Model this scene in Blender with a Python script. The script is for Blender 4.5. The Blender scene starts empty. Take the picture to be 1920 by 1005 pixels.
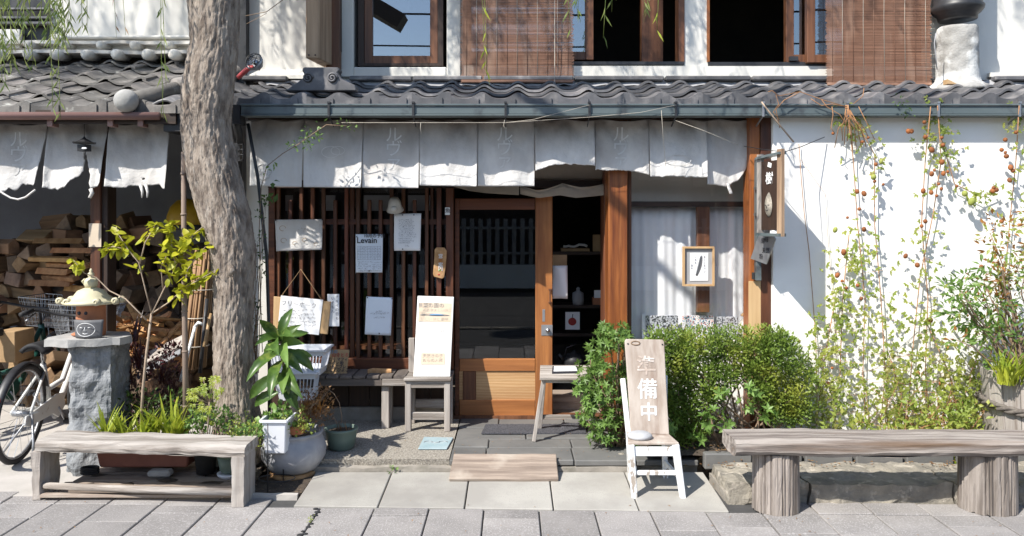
import bpy, bmesh, math, random
import numpy as np
from mathutils import Vector, Matrix, Euler, noise
R = random.Random(7)
SC = bpy.context.scene
COL = SC.collection
rad = math.radians
# ------------------------------------------------------------------ camera, sky, sun, exposure
F, H, HY = 1450.0, 1.65, 410.0          # focal length in photo pixels, eye height, horizon row
cam = bpy.data.cameras.new('camera'); camo = bpy.data.objects.new('camera', cam); COL.objects.link(camo)
camo.location = (0, 0, H); camo.rotation_euler = (math.pi/2, 0, 0)
cam.sensor_width = 36; cam.lens = 36*F/1920; cam.shift_x = 0.0; cam.shift_y = (HY-502.5)/1920
cam.clip_start = .05; cam.clip_end = 500
SC.camera = camo
SUND = Vector((.68, .67, -1.0)).normalized()
w = bpy.data.worlds.new('World'); SC.world = w; w.use_nodes = True
wn = w.node_tree.nodes; wl = w.node_tree.links
sky = wn.new('ShaderNodeTexSky'); sky.sky_type = 'NISHITA'; sky.sun_disc = False
sky.sun_elevation = math.asin(-SUND.z); sky.sun_rotation = rad(225.4)
sky.air_density = 1.0; sky.dust_density = .6
wn['Background'].inputs['Strength'].default_value = .15
wl.new(sky.outputs[0], wn['Background'].inputs['Color'])
sl = bpy.data.lights.new('sun', 'SUN'); sl.energy = 5.0; sl.angle = rad(.55); sl.color = (1, .95, .87)
so = bpy.data.objects.new('sun', sl); COL.objects.link(so)
so.rotation_euler = SUND.to_track_quat('-Z', 'Y').to_euler(); so.location = (-6, -6, 10)
SC.view_settings.view_transform = 'Standard'; SC.view_settings.look = 'None'
SC.view_settings.gamma = 1; SC.view_settings.exposure = .58; SC.view_settings.use_curve_mapping = False

# ------------------------------------------------------------------ helpers
def PX(px, Y): return (px-960)*Y/F
def PZ(py, Y): return H-(py-HY)*Y/F
def PP(px, py, Y): return Vector((PX(px, Y), Y, PZ(py, Y)))
def YG(py, z=0.0): return F*(H-z)/(py-HY)          # depth at which a ground point of height z shows in row py
def tag(o, label=None, cat=None, group=None, kind=None):
    if label: o['label'] = label
    if cat: o['category'] = cat
    if group: o['group'] = group
    if kind: o['kind'] = kind
    return o
ORG = {}
def thing(name, label, cat, loc, group=None, rotz=0):
    o = bpy.data.objects.new(name, None); COL.objects.link(o); o.empty_display_size = .1
    o.location = loc; o.rotation_euler = (0, 0, rotz)
    ORG[o] = Vector(loc)
    return tag(o, label, cat, group)
def link(name, me, parent=None, loc=(0, 0, 0), rot=(0, 0, 0), label=None):
    o = bpy.data.objects.new(name, me); COL.objects.link(o); o.location = loc; o.rotation_euler = rot
    if parent: o.parent = parent
    if label: o['label'] = label
    return o
def dup(o, parent=None):
    c = o.copy(); COL.objects.link(c); c.parent = parent
    for ch in list(o.children): dup(ch, c)
    return c
class MB:
    def __init__(s): s.v = []; s.f = []; s.sm = []
    def add(s, vs, fs, smooth=False):
        n = len(s.v); s.v += [tuple(v) for v in vs]
        for f in fs: s.f.append(tuple(i+n for i in f)); s.sm.append(smooth)
        return s
    def box(s, x0, x1, y0, y1, z0, z1, rot=None, piv=None):
        vs = [Vector((x, y, z)) for z in (z0, z1) for y in (y0, y1) for x in (x0, x1)]
        if rot is not None:
            c = Vector(piv) if piv is not None else Vector(((x0+x1)/2, (y0+y1)/2, (z0+z1)/2))
            m = Euler(rot).to_matrix(); vs = [m@(v-c)+c for v in vs]
        return s.add(vs, [(0, 2, 3, 1), (4, 5, 7, 6), (0, 1, 5, 4), (2, 6, 7, 3), (0, 4, 6, 2), (1, 3, 7, 5)])
    def bar(s, a, b, w, h, up=(0, 0, 1), w2=None, h2=None):
        a = Vector(a); b = Vector(b); d = (b-a).normalized(); up = Vector(up)
        x = d.cross(up)
        if x.length < 1e-4: x = d.cross(Vector((1, 0, 0)))
        x.normalize(); u = x.cross(d).normalized(); w2 = w2 or w; h2 = h2 or h
        vs = []
        for p, ww, hh in ((a, w, h), (b, w2, h2)):
            vs += [p-x*ww/2-u*hh/2, p+x*ww/2-u*hh/2, p+x*ww/2+u*hh/2, p-x*ww/2+u*hh/2]
        return s.add(vs, [(3, 2, 1, 0), (4, 5, 6, 7), (0, 1, 5, 4), (1, 2, 6, 5), (2, 3, 7, 6), (3, 0, 4, 7)])
    def tube(s, pts, r, n=8, cap=True, smooth=True, wob=0, seed=0):
        pts = [Vector(p) for p in pts]; m = len(pts)
        rs = r if isinstance(r, (list, tuple)) else [r]*m
        d = (pts[1]-pts[0]).normalized(); x = d.orthogonal().normalized(); vs = []
        for i, p in enumerate(pts):
            t = (pts[min(i+1, m-1)]-pts[max(i-1, 0)])
            t = t.normalized() if t.length > 1e-9 else d
            x = (x-t*x.dot(t)); x = x.normalized() if x.length > 1e-6 else t.orthogonal().normalized()
            y = t.cross(x)
            for k in range(n):
                a = 2*math.pi*k/n; rr = rs[i]
                if wob: rr *= 1+wob*noise.noise(Vector((math.cos(a)*1.7+seed, math.sin(a)*1.7, i*.45)))
                vs.append(p+(x*math.cos(a)+y*math.sin(a))*rr)
        fs = [(i*n+k, i*n+(k+1) % n, (i+1)*n+(k+1) % n, (i+1)*n+k) for i in range(m-1) for k in range(n)]
        if cap: fs += [tuple(range(n-1, -1, -1)), tuple(range((m-1)*n, m*n))]
        return s.add(vs, fs, smooth)
    def lathe(s, c, prof, n=24, smooth=True, mtx=None, ex=1.0, ey=1.0):
        c = Vector(c); vs = []; m = len(prof)
        for r, z in prof:
            for k in range(n):
                a = 2*math.pi*k/n; v = Vector((r*math.cos(a)*ex, r*math.sin(a)*ey, z))
                if mtx is not None: v = mtx@v
                vs.append(c+v)
        fs = [(i*n+k, i*n+(k+1) % n, (i+1)*n+(k+1) % n, (i+1)*n+k) for i in range(m-1) for k in range(n)]
        if prof[0][0] > 1e-5: fs.append(tuple(range(n-1, -1, -1)))
        if prof[-1][0] > 1e-5: fs.append(tuple(range((m-1)*n, m*n)))
        return s.add(vs, fs, smooth)
    def ball(s, c, r, n=10, m=7, sc=(1, 1, 1)):
        c = Vector(c)
        prof = [(r*math.sin(math.pi*i/m), -r*math.cos(math.pi*i/m)) for i in range(m+1)]
        return s.lathe(c, [(p[0]+1e-6, p[1]) for p in prof], n, True, Matrix.Diagonal(sc))
    def prism(s, poly, y0, y1):                      # polygon given as (x, z), extruded along y
        n = len(poly); vs = [(x, y0, z) for x, z in poly]+[(x, y1, z) for x, z in poly]
        fs = [tuple(range(n)), tuple(range(2*n-1, n-1, -1))]+[(i, i+n, (i+1) % n+n, (i+1) % n) for i in range(n)]
        return s.add(vs, fs)
    def grid(s, fn, nu, nv, smooth=True, skip=None):
        vs = [fn(i/nu, j/nv) for j in range(nv+1) for i in range(nu+1)]
        fs = [(j*(nu+1)+i, j*(nu+1)+i+1, (j+1)*(nu+1)+i+1, (j+1)*(nu+1)+i) for j in range(nv) for i in range(nu)
              if not (skip and skip((i+.5)/nu, (j+.5)/nv))]
        return s.add(vs, fs, smooth)
    def leaf(s, b, d, nrm, L, W, fold=.25, droop=.0):
        b = Vector(b); d = Vector(d).normalized(); nrm = Vector(nrm)
        x = d.cross(nrm)
        x = x.normalized() if x.length > 1e-5 else d.orthogonal().normalized()
        u = x.cross(d)
        m = b+d*L*.45; t = b+d*L-u*droop*L
        return s.add([b, m-x*W/2+u*fold*W, m-u*droop*L*.2, m+x*W/2+u*fold*W, t], [(0, 2, 1), (0, 3, 2), (1, 2, 4), (2, 3, 4)], True)
    def mesh(s, name, mat, off=Vector((0, 0, 0)), bevel=0, sub=0, disp=0, dsc=3, seg=1):
        me = bpy.data.meshes.new(name)
        me.from_pydata([(v[0]-off[0], v[1]-off[1], v[2]-off[2]) for v in s.v], [], s.f)
        me.polygons.foreach_set('use_smooth', s.sm)
        if bevel or sub or disp:
            bm = bmesh.new(); bm.from_mesh(me)
            if sub:
                bmesh.ops.recalc_face_normals(bm, faces=bm.faces[:])
                for _ in range(sub[1] if isinstance(sub, tuple) else 1):
                    lim = sub[0] if isinstance(sub, tuple) else sub
                    es = [e for e in bm.edges if e.calc_length() > lim]
                    if es: bmesh.ops.subdivide_edges(bm, edges=es, cuts=1, use_grid_fill=True)
            if bevel:
                bmesh.ops.recalc_face_normals(bm, faces=bm.faces[:])
                es = [e for e in bm.edges if len(e.link_faces) == 2 and e.calc_face_angle(0) > .6]
                bmesh.ops.bevel(bm, geom=es, offset=bevel, segments=seg, profile=.6, affect='EDGES', clamp_overlap=True)
            if disp:
                o3 = Vector(off)
                for v in bm.verts:
                    p = v.co*dsc+o3*1.7
                    v.co += Vector((noise.noise(p), noise.noise(p+Vector((9, 3, 5))), noise.noise(p+Vector((4, 8, 1)))))*disp
            bm.to_mesh(me); bm.free()
        me.materials.append(mat)
        return me
    def build(s, name, mat, parent=None, label=None, **k):
        if parent is not None: off = ORG[parent]; loc = (0, 0, 0)
        else:
            a = np.array(s.v); mn = a.min(0); mx = a.max(0)
            off = Vector(((mn[0]+mx[0])/2, (mn[1]+mx[1])/2, mn[2])); loc = off
        o = link(name, s.mesh(name, mat, off, **k), parent, loc)
        ORG[o] = Vector(off)
        if label: o['label'] = label
        return o
def PB(px0, py0, px1, py1, Y, dep, mb=None, Yb=None):
    """box with its front face at depth Y, measured on that plane, going back by dep"""
    mb = mb or MB()
    return mb.box(PX(px0, Y), PX(px1, Y), Y, Y+dep, PZ(py1, Y), PZ(py0, Y))
def densify(me, L=.018):
    bm = bmesh.new(); bm.from_mesh(me); bmesh.ops.triangulate(bm, faces=bm.faces[:])
    for _ in range(3):
        es = [e for e in bm.edges if e.calc_length() > L]
        if es: bmesh.ops.subdivide_edges(bm, edges=es, cuts=1)
        bmesh.ops.triangulate(bm, faces=[f for f in bm.faces if len(f.verts) > 3])
    bm.to_mesh(me); bm.free()
def text(name, s, loc, size, mat, parent=None, rot=(math.pi/2, 0, 0), ext=.0006, align='CENTER', off=0.0, shear=0):
    cu = bpy.data.curves.new(name, 'FONT'); cu.body = s; cu.size = size; cu.extrude = ext; cu.offset = off
    cu.align_x = align; cu.align_y = 'CENTER'; cu.shear = shear; cu.resolution_u = 3
    to = bpy.data.objects.new('tmp', cu); COL.objects.link(to)
    bpy.context.view_layer.update()
    me = bpy.data.meshes.new_from_object(to.evaluated_get(bpy.context.evaluated_depsgraph_get()))
    bpy.data.objects.remove(to); me.materials.clear(); me.materials.append(mat)
    o = link(name, me, parent, rot=rot)
    o.location = Vector(loc)-(ORG[parent] if parent else Vector((0, 0, 0)))
    return o
def scribble(mb, x0, z0, wd, h, Y, rnd, n=None, th=.0012, dY=.0012, shear=0):
    """a line of small pen strokes on the plane y=Y"""
    x = x0
    while x < x0+wd:
        k = rnd.randint(2, 4); cw = h*rnd.uniform(.6, 1.0)
        for _ in range(k):
            ax = x+rnd.uniform(0, cw*.8); az = z0+rnd.uniform(0, h)
            if rnd.random() < .55: bx, bz = ax+rnd.uniform(.3, .8)*cw, az+rnd.uniform(-.15, .15)*h
            else: bx, bz = ax+rnd.uniform(-.3, .3)*cw, az-rnd.uniform(.3, .8)*h
            mb.bar((ax, Y-dY/2, az), (bx, Y-dY/2, bz), dY, th, up=(0, 0, 1) if abs(bx-ax) > abs(bz-az) else (1, 0, 0))
        x += cw*1.15
        if rnd.random() < .08: x += cw
# ------------------------------------------------------------------ materials
def mk(name, c1, c2=None, rough=.8, scale=6, stretch=(1, 1, 1), detail=6, lo=.35, hi=.65, bump=.15, bscale=None, bdist=.004,
       metal=0, ov=0.0, c3=None, s3=2.0, lo3=.55, hi3=.7, st3=None, rvar=0, wave=None, spec=.5, hvar=0, bst=None, trans=0, coat=0, zst=None):
    m = bpy.data.materials.new(name); m.use_nodes = True; nt = m.node_tree; N = nt.nodes; L = nt.links
    b = N['Principled BSDF']; b.inputs['Roughness'].default_value = rough; b.inputs['Metallic'].default_value = metal
    b.inputs['Specular IOR Level'].default_value = spec
    if coat: b.inputs['Coat Weight'].default_value = coat; b.inputs['Coat Roughness'].default_value = .2
    tc = N.new('ShaderNodeTexCoord'); oi = N.new('ShaderNodeObjectInfo')
    add = N.new('ShaderNodeVectorMath'); add.operation = 'ADD'
    mul = N.new('ShaderNodeVectorMath'); mul.operation = 'SCALE'; mul.inputs['Scale'].default_value = 17.0
    cmb = N.new('ShaderNodeCombineXYZ'); 
    for i in range(3): L.new(oi.outputs['Random'], cmb.inputs[i])
    L.new(cmb.outputs[0], mul.inputs[0]); L.new(tc.outputs['Object'], add.inputs[0]); L.new(mul.outputs[0], add.inputs[1])
    def nz(sc, st, det=detail, rg=.6, dist=0):
        mp = N.new('ShaderNodeMapping'); mp.inputs['Scale'].default_value = st; L.new(add.outputs[0], mp.inputs[0])
        n = N.new('ShaderNodeTexNoise'); n.inputs['Scale'].default_value = sc; n.inputs['Detail'].default_value = det
        n.inputs['Roughness'].default_value = rg; n.inputs['Distortion'].default_value = dist
        L.new(mp.outputs[0], n.inputs['Vector']); return n
    def rng(src, a, bb):
        r = N.new('ShaderNodeMapRange'); r.inputs[1].default_value = a; r.inputs[2].default_value = bb; L.new(src, r.inputs[0]); return r.outputs[0]
    def mix(fac, a, bb, bt='MIX'):
        x = N.new('ShaderNodeMix'); x.data_type = 'RGBA'; x.blend_type = bt
        for sock, val in ((x.inputs[0], fac), (x.inputs[6], a), (x.inputs[7], bb)):
            if hasattr(val, 'links') or hasattr(val, 'is_linked'): L.new(val, sock)
            elif isinstance(val, (int, float)): sock.default_value = val
            else: sock.default_value = (*val, 1)
        return x.outputs[2]
    c2 = c2 or tuple(x*.75 for x in c1)
    n1 = nz(scale, stretch); col = mix(rng(n1.outputs[0], lo, hi), c1, c2)
    if c3:
        n3 = nz(s3, st3 or (1, 1, 1), 4); col = mix(rng(n3.outputs[0], lo3, hi3), col, c3)
    if wave:
        mp = N.new('ShaderNodeMapping'); mp.inputs['Scale'].default_value = wave[1]; L.new(add.outputs[0], mp.inputs[0])
        wv = N.new('ShaderNodeTexWave'); wv.inputs['Scale'].default_value = wave[0]; wv.inputs['Distortion'].default_value = wave[2]
        wv.inputs['Detail'].default_value = 3; wv.inputs['Detail Scale'].default_value = 1.2; wv.bands_direction = wave[4] if len(wave) > 4 else 'X'
        L.new(mp.outputs[0], wv.inputs[0]); col = mix(rng(wv.outputs['Fac'], .0, 1.0), col, wave[3], 'MULTIPLY')
    if ov or hvar:
        hs = N.new('ShaderNodeHueSaturation'); L.new(rng(oi.outputs['Random'], 0, 1), hs.inputs['Value'])
        mr = N.new('ShaderNodeMapRange'); mr.inputs[3].default_value = 1-ov; mr.inputs[4].default_value = 1+ov
        L.new(oi.outputs['Random'], mr.inputs[0]); L.new(mr.outputs[0], hs.inputs['Value']); L.new(col, hs.inputs['Color'])
        if hvar:
            mh = N.new('ShaderNodeMapRange'); mh.inputs[3].default_value = .5-hvar; mh.inputs[4].default_value = .5+hvar
            wn_ = N.new('ShaderNodeTexWhiteNoise'); wn_.noise_dimensions = '1D'; L.new(oi.outputs['Random'], wn_.inputs['W'])
            L.new(wn_.outputs[0], mh.inputs[0]); L.new(mh.outputs[0], hs.inputs['Hue'])
        col = hs.outputs[0]
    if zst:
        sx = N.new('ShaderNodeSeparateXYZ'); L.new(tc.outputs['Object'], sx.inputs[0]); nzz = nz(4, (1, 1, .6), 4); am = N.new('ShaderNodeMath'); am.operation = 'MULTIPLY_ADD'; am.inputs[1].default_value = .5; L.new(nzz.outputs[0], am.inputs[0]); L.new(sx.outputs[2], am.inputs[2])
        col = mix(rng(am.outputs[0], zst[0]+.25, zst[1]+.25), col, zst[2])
    L.new(col, b.inputs['Base Color'])
    if rvar:
        r = N.new('ShaderNodeMapRange'); r.inputs[3].default_value = rough-rvar; r.inputs[4].default_value = rough+rvar
        L.new(n1.outputs[0], r.inputs[0]); L.new(r.outputs[0], b.inputs['Roughness'])
    if bump:
        nb = nz(bscale or scale*6, bst or stretch, 5, .65)
        bp = N.new('ShaderNodeBump'); bp.inputs['Strength'].default_value = bump; bp.inputs['Distance'].default_value = bdist
        L.new(nb.outputs[0], bp.inputs['Height']); L.new(bp.outputs[0], b.inputs['Normal'])
    if trans:
        t = N.new('ShaderNodeBsdfTranslucent'); L.new(col, t.inputs['Color']); ms = N.new('ShaderNodeMixShader'); ms.inputs[0].default_value = trans
        L.new(b.outputs[0], ms.inputs[1]); L.new(t.outputs[0], ms.inputs[2]); L.new(ms.outputs[0], N['Material Output'].inputs['Surface'])
    return m
def leafmat(name, c1, c2, scale=9, trans=.4, rough=.45, c3=None, s3=5, lo3=.58, hi3=.68):
    return mk(name, c1, c2, rough=rough, scale=scale, detail=3, bump=0, trans=trans, c3=c3, s3=s3, lo3=lo3, hi3=hi3, lo=.4, hi=.6, ov=.12)
def woodm(name, c1, c2, ax=2, rough=.7, gs=40, **k):
    st = [1, 1, 1]; st[ax] = .06
    d = dict(rough=rough, scale=gs, stretch=tuple(st), bump=.35, bscale=gs*2.2, bdist=.003, lo=.3, hi=.7, ov=.12)
    d.update(k); return mk(name, c1, c2, **d)
M = {}
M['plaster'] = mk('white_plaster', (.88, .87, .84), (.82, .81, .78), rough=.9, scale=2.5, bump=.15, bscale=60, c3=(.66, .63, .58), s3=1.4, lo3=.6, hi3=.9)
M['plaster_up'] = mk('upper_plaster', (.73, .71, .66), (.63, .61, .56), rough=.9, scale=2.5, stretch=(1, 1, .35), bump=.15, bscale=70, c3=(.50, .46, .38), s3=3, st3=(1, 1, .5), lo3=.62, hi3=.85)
M['plaster_grey'] = mk('grey_plaster', (.36, .36, .37), (.30, .30, .31), rough=.9, scale=3, bump=.1, bscale=60)
M['rough_plaster'] = mk('rough_lime_render', (.37, .36, .34), (.22, .21, .19), rough=.95, scale=7, bump=.8, bscale=30, bdist=.012, lo=.45, hi=.75, c3=(.60, .60, .58), s3=5, lo3=.5, hi3=.6)
M['tile'] = mk('smoked_roof_tile', (.085, .085, .09), (.145, .14, .145), rough=.5, scale=7, bump=.2, bscale=60, ov=.35, c3=(.26, .245, .235), s3=7, lo3=.54, hi3=.72, rvar=.1)
M['tile_old'] = mk('weathered_roof_tile', (.10, .095, .09), (.19, .175, .16), rough=.75, scale=8, bump=.5, bscale=40, bdist=.006, ov=.35, c3=(.42, .42, .38), s3=10, lo3=.62, hi3=.72, hvar=.015)
M['tile_pale'] = mk('plastered_roof_tile', (.74, .72, .66), (.50, .47, .42), rough=.9, scale=9, bump=.5, bscale=40, bdist=.006, ov=.15)
M['gutter'] = mk('grey_green_gutter', (.085, .11, .115), (.12, .145, .15), rough=.35, scale=3, stretch=(.3, 1, 1), bump=.03, c3=(.05, .055, .06), s3=6, rvar=.1)
M['gutter_red'] = mk('faded_pink_brown_gutter', (.30, .175, .15), (.22, .125, .105), rough=.45, scale=5, stretch=(.3, 1, 1), bump=.05)
M['black_metal'] = mk('black_metal', (.02, .02, .022), (.035, .035, .038), rough=.45, scale=9, bump=.05)
M['red_wood'] = woodm('red_stained_wood', (.125, .042, .018), (.052, .019, .010), 2, rough=.5, gs=35, ov=.3, hvar=.01, c3=(.22, .08, .035), s3=3, st3=(3, 3, .3), lo3=.5, hi3=.8)
M['red_wood_h'] = woodm('red_stained_rail', (.155, .05, .02), (.065, .022, .01), 0, rough=.5, gs=35)
M['post_wood'] = woodm('orange_post_wood', (.36, .12, .03), (.13, .035, .012), 2, rough=.45, gs=32, coat=.15, c3=(.50, .20, .06), s3=2.5, st3=(4, 4, .3), lo3=.5, hi3=.8)
M['dark_wood'] = woodm('dark_brown_wood', (.05, .026, .016), (.024, .013, .009), 2, rough=.6)
M['dark_wood_h'] = woodm('dark_brown_beam', (.05, .028, .018), (.022, .013, .009), 0, rough=.65)
M['door_stile'] = woodm('varnished_door_stile', (.42, .175, .055), (.20, .075, .026), 2, rough=.35, gs=22, coat=.2, c3=(.17, .045, .015), s3=1.8, st3=(2, 2, .6), lo3=.5, hi3=.72)
M['door_rail'] = woodm('varnished_door_rail', (.42, .17, .055), (.24, .09, .03), 0, rough=.4, gs=22)
M['door_panel'] = woodm('pale_ribbed_door_panel', (.60, .39, .20), (.40, .22, .10), 0, rough=.55, gs=10, bump=.7, bscale=16, bdist=.006, wave=(14, (.12, 1, 1), 5, (.85, .78, .68), 'Z'))
M['grey_wood'] = woodm('weathered_grey_wood', (.43, .395, .36), (.22, .19, .165), 0, rough=.85, gs=24, bump=1, bdist=.008, lo=.40, hi=.60, c3=(.17, .14, .12), s3=5, st3=(.2, 4, 4), lo3=.56, hi3=.68)
M['grey_wood_v'] = woodm('weathered_grey_wood_upright', (.44, .405, .37), (.25, .215, .19), 2, rough=.85, gs=26, bump=.9, bdist=.005, c3=(.16, .12, .095), s3=3, st3=(3, 3, .3), lo3=.6, hi3=.75)
M['log_wood'] = woodm('weathered_log', (.31, .275, .245), (.15, .125, .11), 0, rough=.85, gs=26, bump=1, bdist=.010, lo=.40, hi=.60, c3=(.13, .085, .055), s3=2.2, st3=(.25, 4, 4), lo3=.56, hi3=.72)
M['log_wood_v'] = woodm('weathered_stump', (.33, .29, .26), (.155, .13, .112), 2, rough=.85, gs=24, bump=1, bdist=.012, lo=.40, hi=.60, c3=(.14, .10, .06), s3=2.2, st3=(4, 4, .25), lo3=.58, hi3=.72)
M['bench_slat'] = woodm('dark_weathered_slat', (.16, .135, .12), (.085, .07, .06), 1, rough=.85, gs=24, bump=.7, bdist=.004)
M['bench_rail'] = woodm('dark_weathered_rail', (.16, .135, .12), (.085, .07, .06), 0, rough=.85, gs=24, bump=.7, bdist=.004)
M['plank'] = woodm('tan_plank', (.36, .29, .235), (.20, .155, .125), 0, rough=.85, gs=24, bump=1, bdist=.006, lo=.4, hi=.62, c3=(.42, .36, .30), s3=3)
M['sign_wood'] = woodm('stained_sign_plank', (.50, .445, .39), (.30, .235, .19), 2, rough=.75, gs=14, bump=.5, c3=(.13, .065, .04), s3=1.7, st3=(4, 4, .7), lo3=.5, hi3=.75)
M['new_wood'] = woodm('light_wood', (.56, .38, .20), (.42, .26, .125), 2, rough=.55, gs=24, bump=.2)
M['beam_wood'] = woodm('pale_weathered_beam', (.50, .36, .24), (.28, .18, .11), 2, rough=.8, gs=18, bump=.7, c3=(.16, .09, .055), s3=2.5, st3=(5, 5, .3), lo3=.5, hi3=.7)
M['frame_wood'] = woodm('brown_window_frame', (.22, .09, .04), (.08, .032, .016), 2, rough=.5, gs=26)
M['bamboo'] = woodm('brown_bamboo_blind', (.34, .18, .115), (.19, .095, .06), 0, rough=.7, gs=60, bump=.2, c3=(.48, .31, .22), s3=3, st3=(3, 1, .4), lo3=.52, hi3=.8)
M['reed'] = woodm('brown_reed', (.42, .26, .13), (.26, .14, .07), 2, rough=.7, gs=30)
M['white_paint'] = mk('flaking_white_paint', (.80, .82, .83), (.72, .74, .75), rough=.6, scale=9, bump=.5, bscale=30, c3=(.36, .31, .26), s3=16, lo3=.57, hi3=.62, st3=(1, 1, .4))
M['white_board'] = mk('white_board', (.82, .82, .80), (.75, .75, .73), rough=.6, scale=3, bump=.1, c3=(.62, .62, .64), s3=5, lo3=.66, hi3=.8)
M['paper'] = mk('paper', (.86, .87, .88), (.80, .81, .83), rough=.4, scale=4, bump=.1, bscale=5, bdist=.01)
M['paper_blue'] = mk('laminated_paper', (.80, .86, .92), (.74, .80, .88), rough=.22, scale=4, bump=.25, bscale=4, bdist=.01)
M['kraft'] = mk('brown_cardboard', (.42, .28, .15), (.34, .22, .11), rough=.85, scale=8, bump=.1)
M['kraft_pale'] = mk('pale_cardboard', (.62, .52, .40), (.56, .46, .35), rough=.85, scale=8, bump=.1)
M['ink'] = mk('dark_ink', (.03, .03, .04), rough=.6, bump=0)
M['ink_grey'] = mk('grey_ink', (.22, .22, .25), rough=.7, bump=0)
M['ink_faint'] = mk('faint_pencil', (.45, .42, .40), rough=.8, bump=0)
M['ink_blue'] = mk('blue_ink', (.16, .30, .48), rough=.7, bump=0)
M['ink_red'] = mk('red_ink', (.45, .04, .03), rough=.6, bump=0)
M['ink_green'] = mk('green_ink', (.20, .35, .05), rough=.6, bump=0)
M['ink_orange'] = mk('orange_ink', (.50, .20, .05), rough=.6, bump=0)
M['white_mark'] = mk('white_brush_paint', (.86, .87, .87), (.70, .70, .69), rough=.8, scale=30, bump=.1)
M['faded_mark'] = mk('faded_white_paint', (.62, .56, .51), (.40, .31, .25), rough=.8, scale=30, bump=.1)
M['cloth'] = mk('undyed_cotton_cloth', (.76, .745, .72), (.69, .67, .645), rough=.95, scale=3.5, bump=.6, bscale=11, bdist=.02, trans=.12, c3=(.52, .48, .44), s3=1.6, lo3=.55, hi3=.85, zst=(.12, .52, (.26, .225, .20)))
M['cloth_mark'] = mk('pale_cloth_print', (.80, .79, .77), (.66, .65, .63), rough=.95, scale=20, bump=0, trans=.2)
M['cloth_dark'] = mk('beige_valance_cloth', (.46, .40, .33), (.38, .33, .27), rough=.95, scale=6, bump=.3, bscale=20, trans=.15)
M['curtain'] = mk('white_curtain', (.90, .91, .92), (.86, .87, .89), rough=.9, scale=3, bump=.05, trans=.12)
M['stone_pillar'] = mk('split_grey_stone', (.26, .27, .28), (.16, .17, .18), rough=.85, scale=9, bump=1, bscale=18, bdist=.02, c3=(.42, .42, .42), s3=8, lo3=.6, hi3=.7)
M['stone_cap'] = mk('pale_stone_slab', (.42, .41, .39), (.30, .30, .29), rough=.85, scale=9, bump=.5, bscale=30, bdist=.008)
M['paver'] = mk('grey_concrete_paver', (.29, .272, .26), (.21, .198, .19), rough=.85, scale=3, bump=.6, bscale=160, bdist=.003, ov=.14, c3=(.36, .345, .335), s3=120, lo3=.55, hi3=.6)
M['slab'] = mk('pale_granite_slab', (.385, .37, .335), (.30, .285, .26), rough=.85, scale=2.2, lo=.42, hi=.62, bump=.4, bscale=220, bdist=.002, ov=.08, c3=(.30, .285, .265), s3=170, lo3=.56, hi3=.62)
M['slate'] = mk('dark_slate_slab', (.115, .115, .112), (.155, .152, .145), rough=.75, scale=4, bump=.35, bscale=50, bdist=.004, ov=.12)
M['aggregate'] = mk('washed_gravel_concrete', (.36, .33, .28), (.20, .18, .155), rough=.9, scale=75, bump=1, bscale=90, bdist=.008, lo=.42, hi=.58, c3=(.5, .47, .41), s3=110, lo3=.58, hi3=.62)
M['concrete'] = mk('stained_concrete', (.34, .31, .27), (.23, .21, .18), rough=.9, scale=7, bump=.6, bscale=60, bdist=.005, c3=(.16, .15, .12), s3=4)
M['yard'] = mk('pale_yard_concrete', (.47, .44, .41), (.38, .36, .33), rough=.9, scale=4, bump=.4, bscale=60, bdist=.004)
M['kerb_stone'] = mk('mossy_kerb_stone', (.30, .27, .22), (.18, .165, .14), rough=.95, scale=9, bump=1, bscale=22, bdist=.015, c3=(.40, .36, .30), s3=14, lo3=.55, hi3=.65, ov=.1)
M['soil'] = mk('dry_soil', (.10, .075, .055), (.055, .042, .032), rough=1, scale=20, bump=1, bscale=50, bdist=.02, c3=(.26, .18, .11), s3=40, lo3=.6, hi3=.65)
M['asphalt'] = mk('asphalt', (.05, .05, .05), (.065, .065, .065), rough=.9, scale=20, bump=.5, bscale=150)
M['terracotta'] = mk('terracotta', (.46, .19, .095), (.36, .14, .07), rough=.8, scale=12, bump=.3, bscale=50)
M['red_planter'] = mk('red_brown_planter', (.26, .10, .07), (.20, .075, .055), rough=.6, scale=6, bump=.1)
M['cream_glaze'] = mk('cream_green_glaze', (.60, .55, .38), (.50, .46, .31), rough=.5, scale=9, bump=.2)
M['grey_tile_clay'] = mk('grey_clay_tile', (.085, .087, .095), (.13, .13, .135), rough=.6, scale=12, bump=.2)
M['urn'] = mk('blue_grey_ceramic', (.27, .28, .31), (.36, .36, .38), rough=.55, scale=9, bump=.3, c3=(.44, .44, .45), s3=5)
M['green_pot'] = mk('celadon_pot', (.12, .17, .14), (.17, .22, .18), rough=.45, scale=7, bump=.1)
M['plastic_white'] = mk('white_plastic', (.74, .76, .80), (.70, .72, .77), rough=.4, scale=4, bump=.03)
M['teal_cover'] = mk('blue_grey_painted_metal', (.27, .38, .42), (.36, .45, .48), rough=.6, scale=12, bump=.3, c3=(.42, .44, .43), s3=9)
M['mat'] = mk('charcoal_doormat', (.045, .047, .056), (.11, .11, .125), rough=1, scale=130, bump=1, bscale=160, bdist=.01, lo=.42, hi=.58)
M['bark'] = mk('grey_brown_bark', (.34, .285, .235), (.15, .118, .095), rough=.95, scale=20, stretch=(1, 1, .38), bump=1, bscale=26, bdist=.03, lo=.42, hi=.62, c3=(.37, .32, .27), s3=24, st3=(1, 1, .35), lo3=.55, hi3=.65, bst=(1, 1, .28))
M['twig'] = mk('brown_twig', (.20, .13, .085), (.30, .22, .15), rough=.9, scale=20, bump=.4)
M['pale_stem'] = mk('pale_stem', (.44, .35, .26), (.30, .22, .16), rough=.9, scale=20, bump=.4)
M['pole_wood'] = woodm('bamboo_support_pole', (.25, .19, .145), (.14, .10, .08), 2, rough=.8, gs=18)
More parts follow.
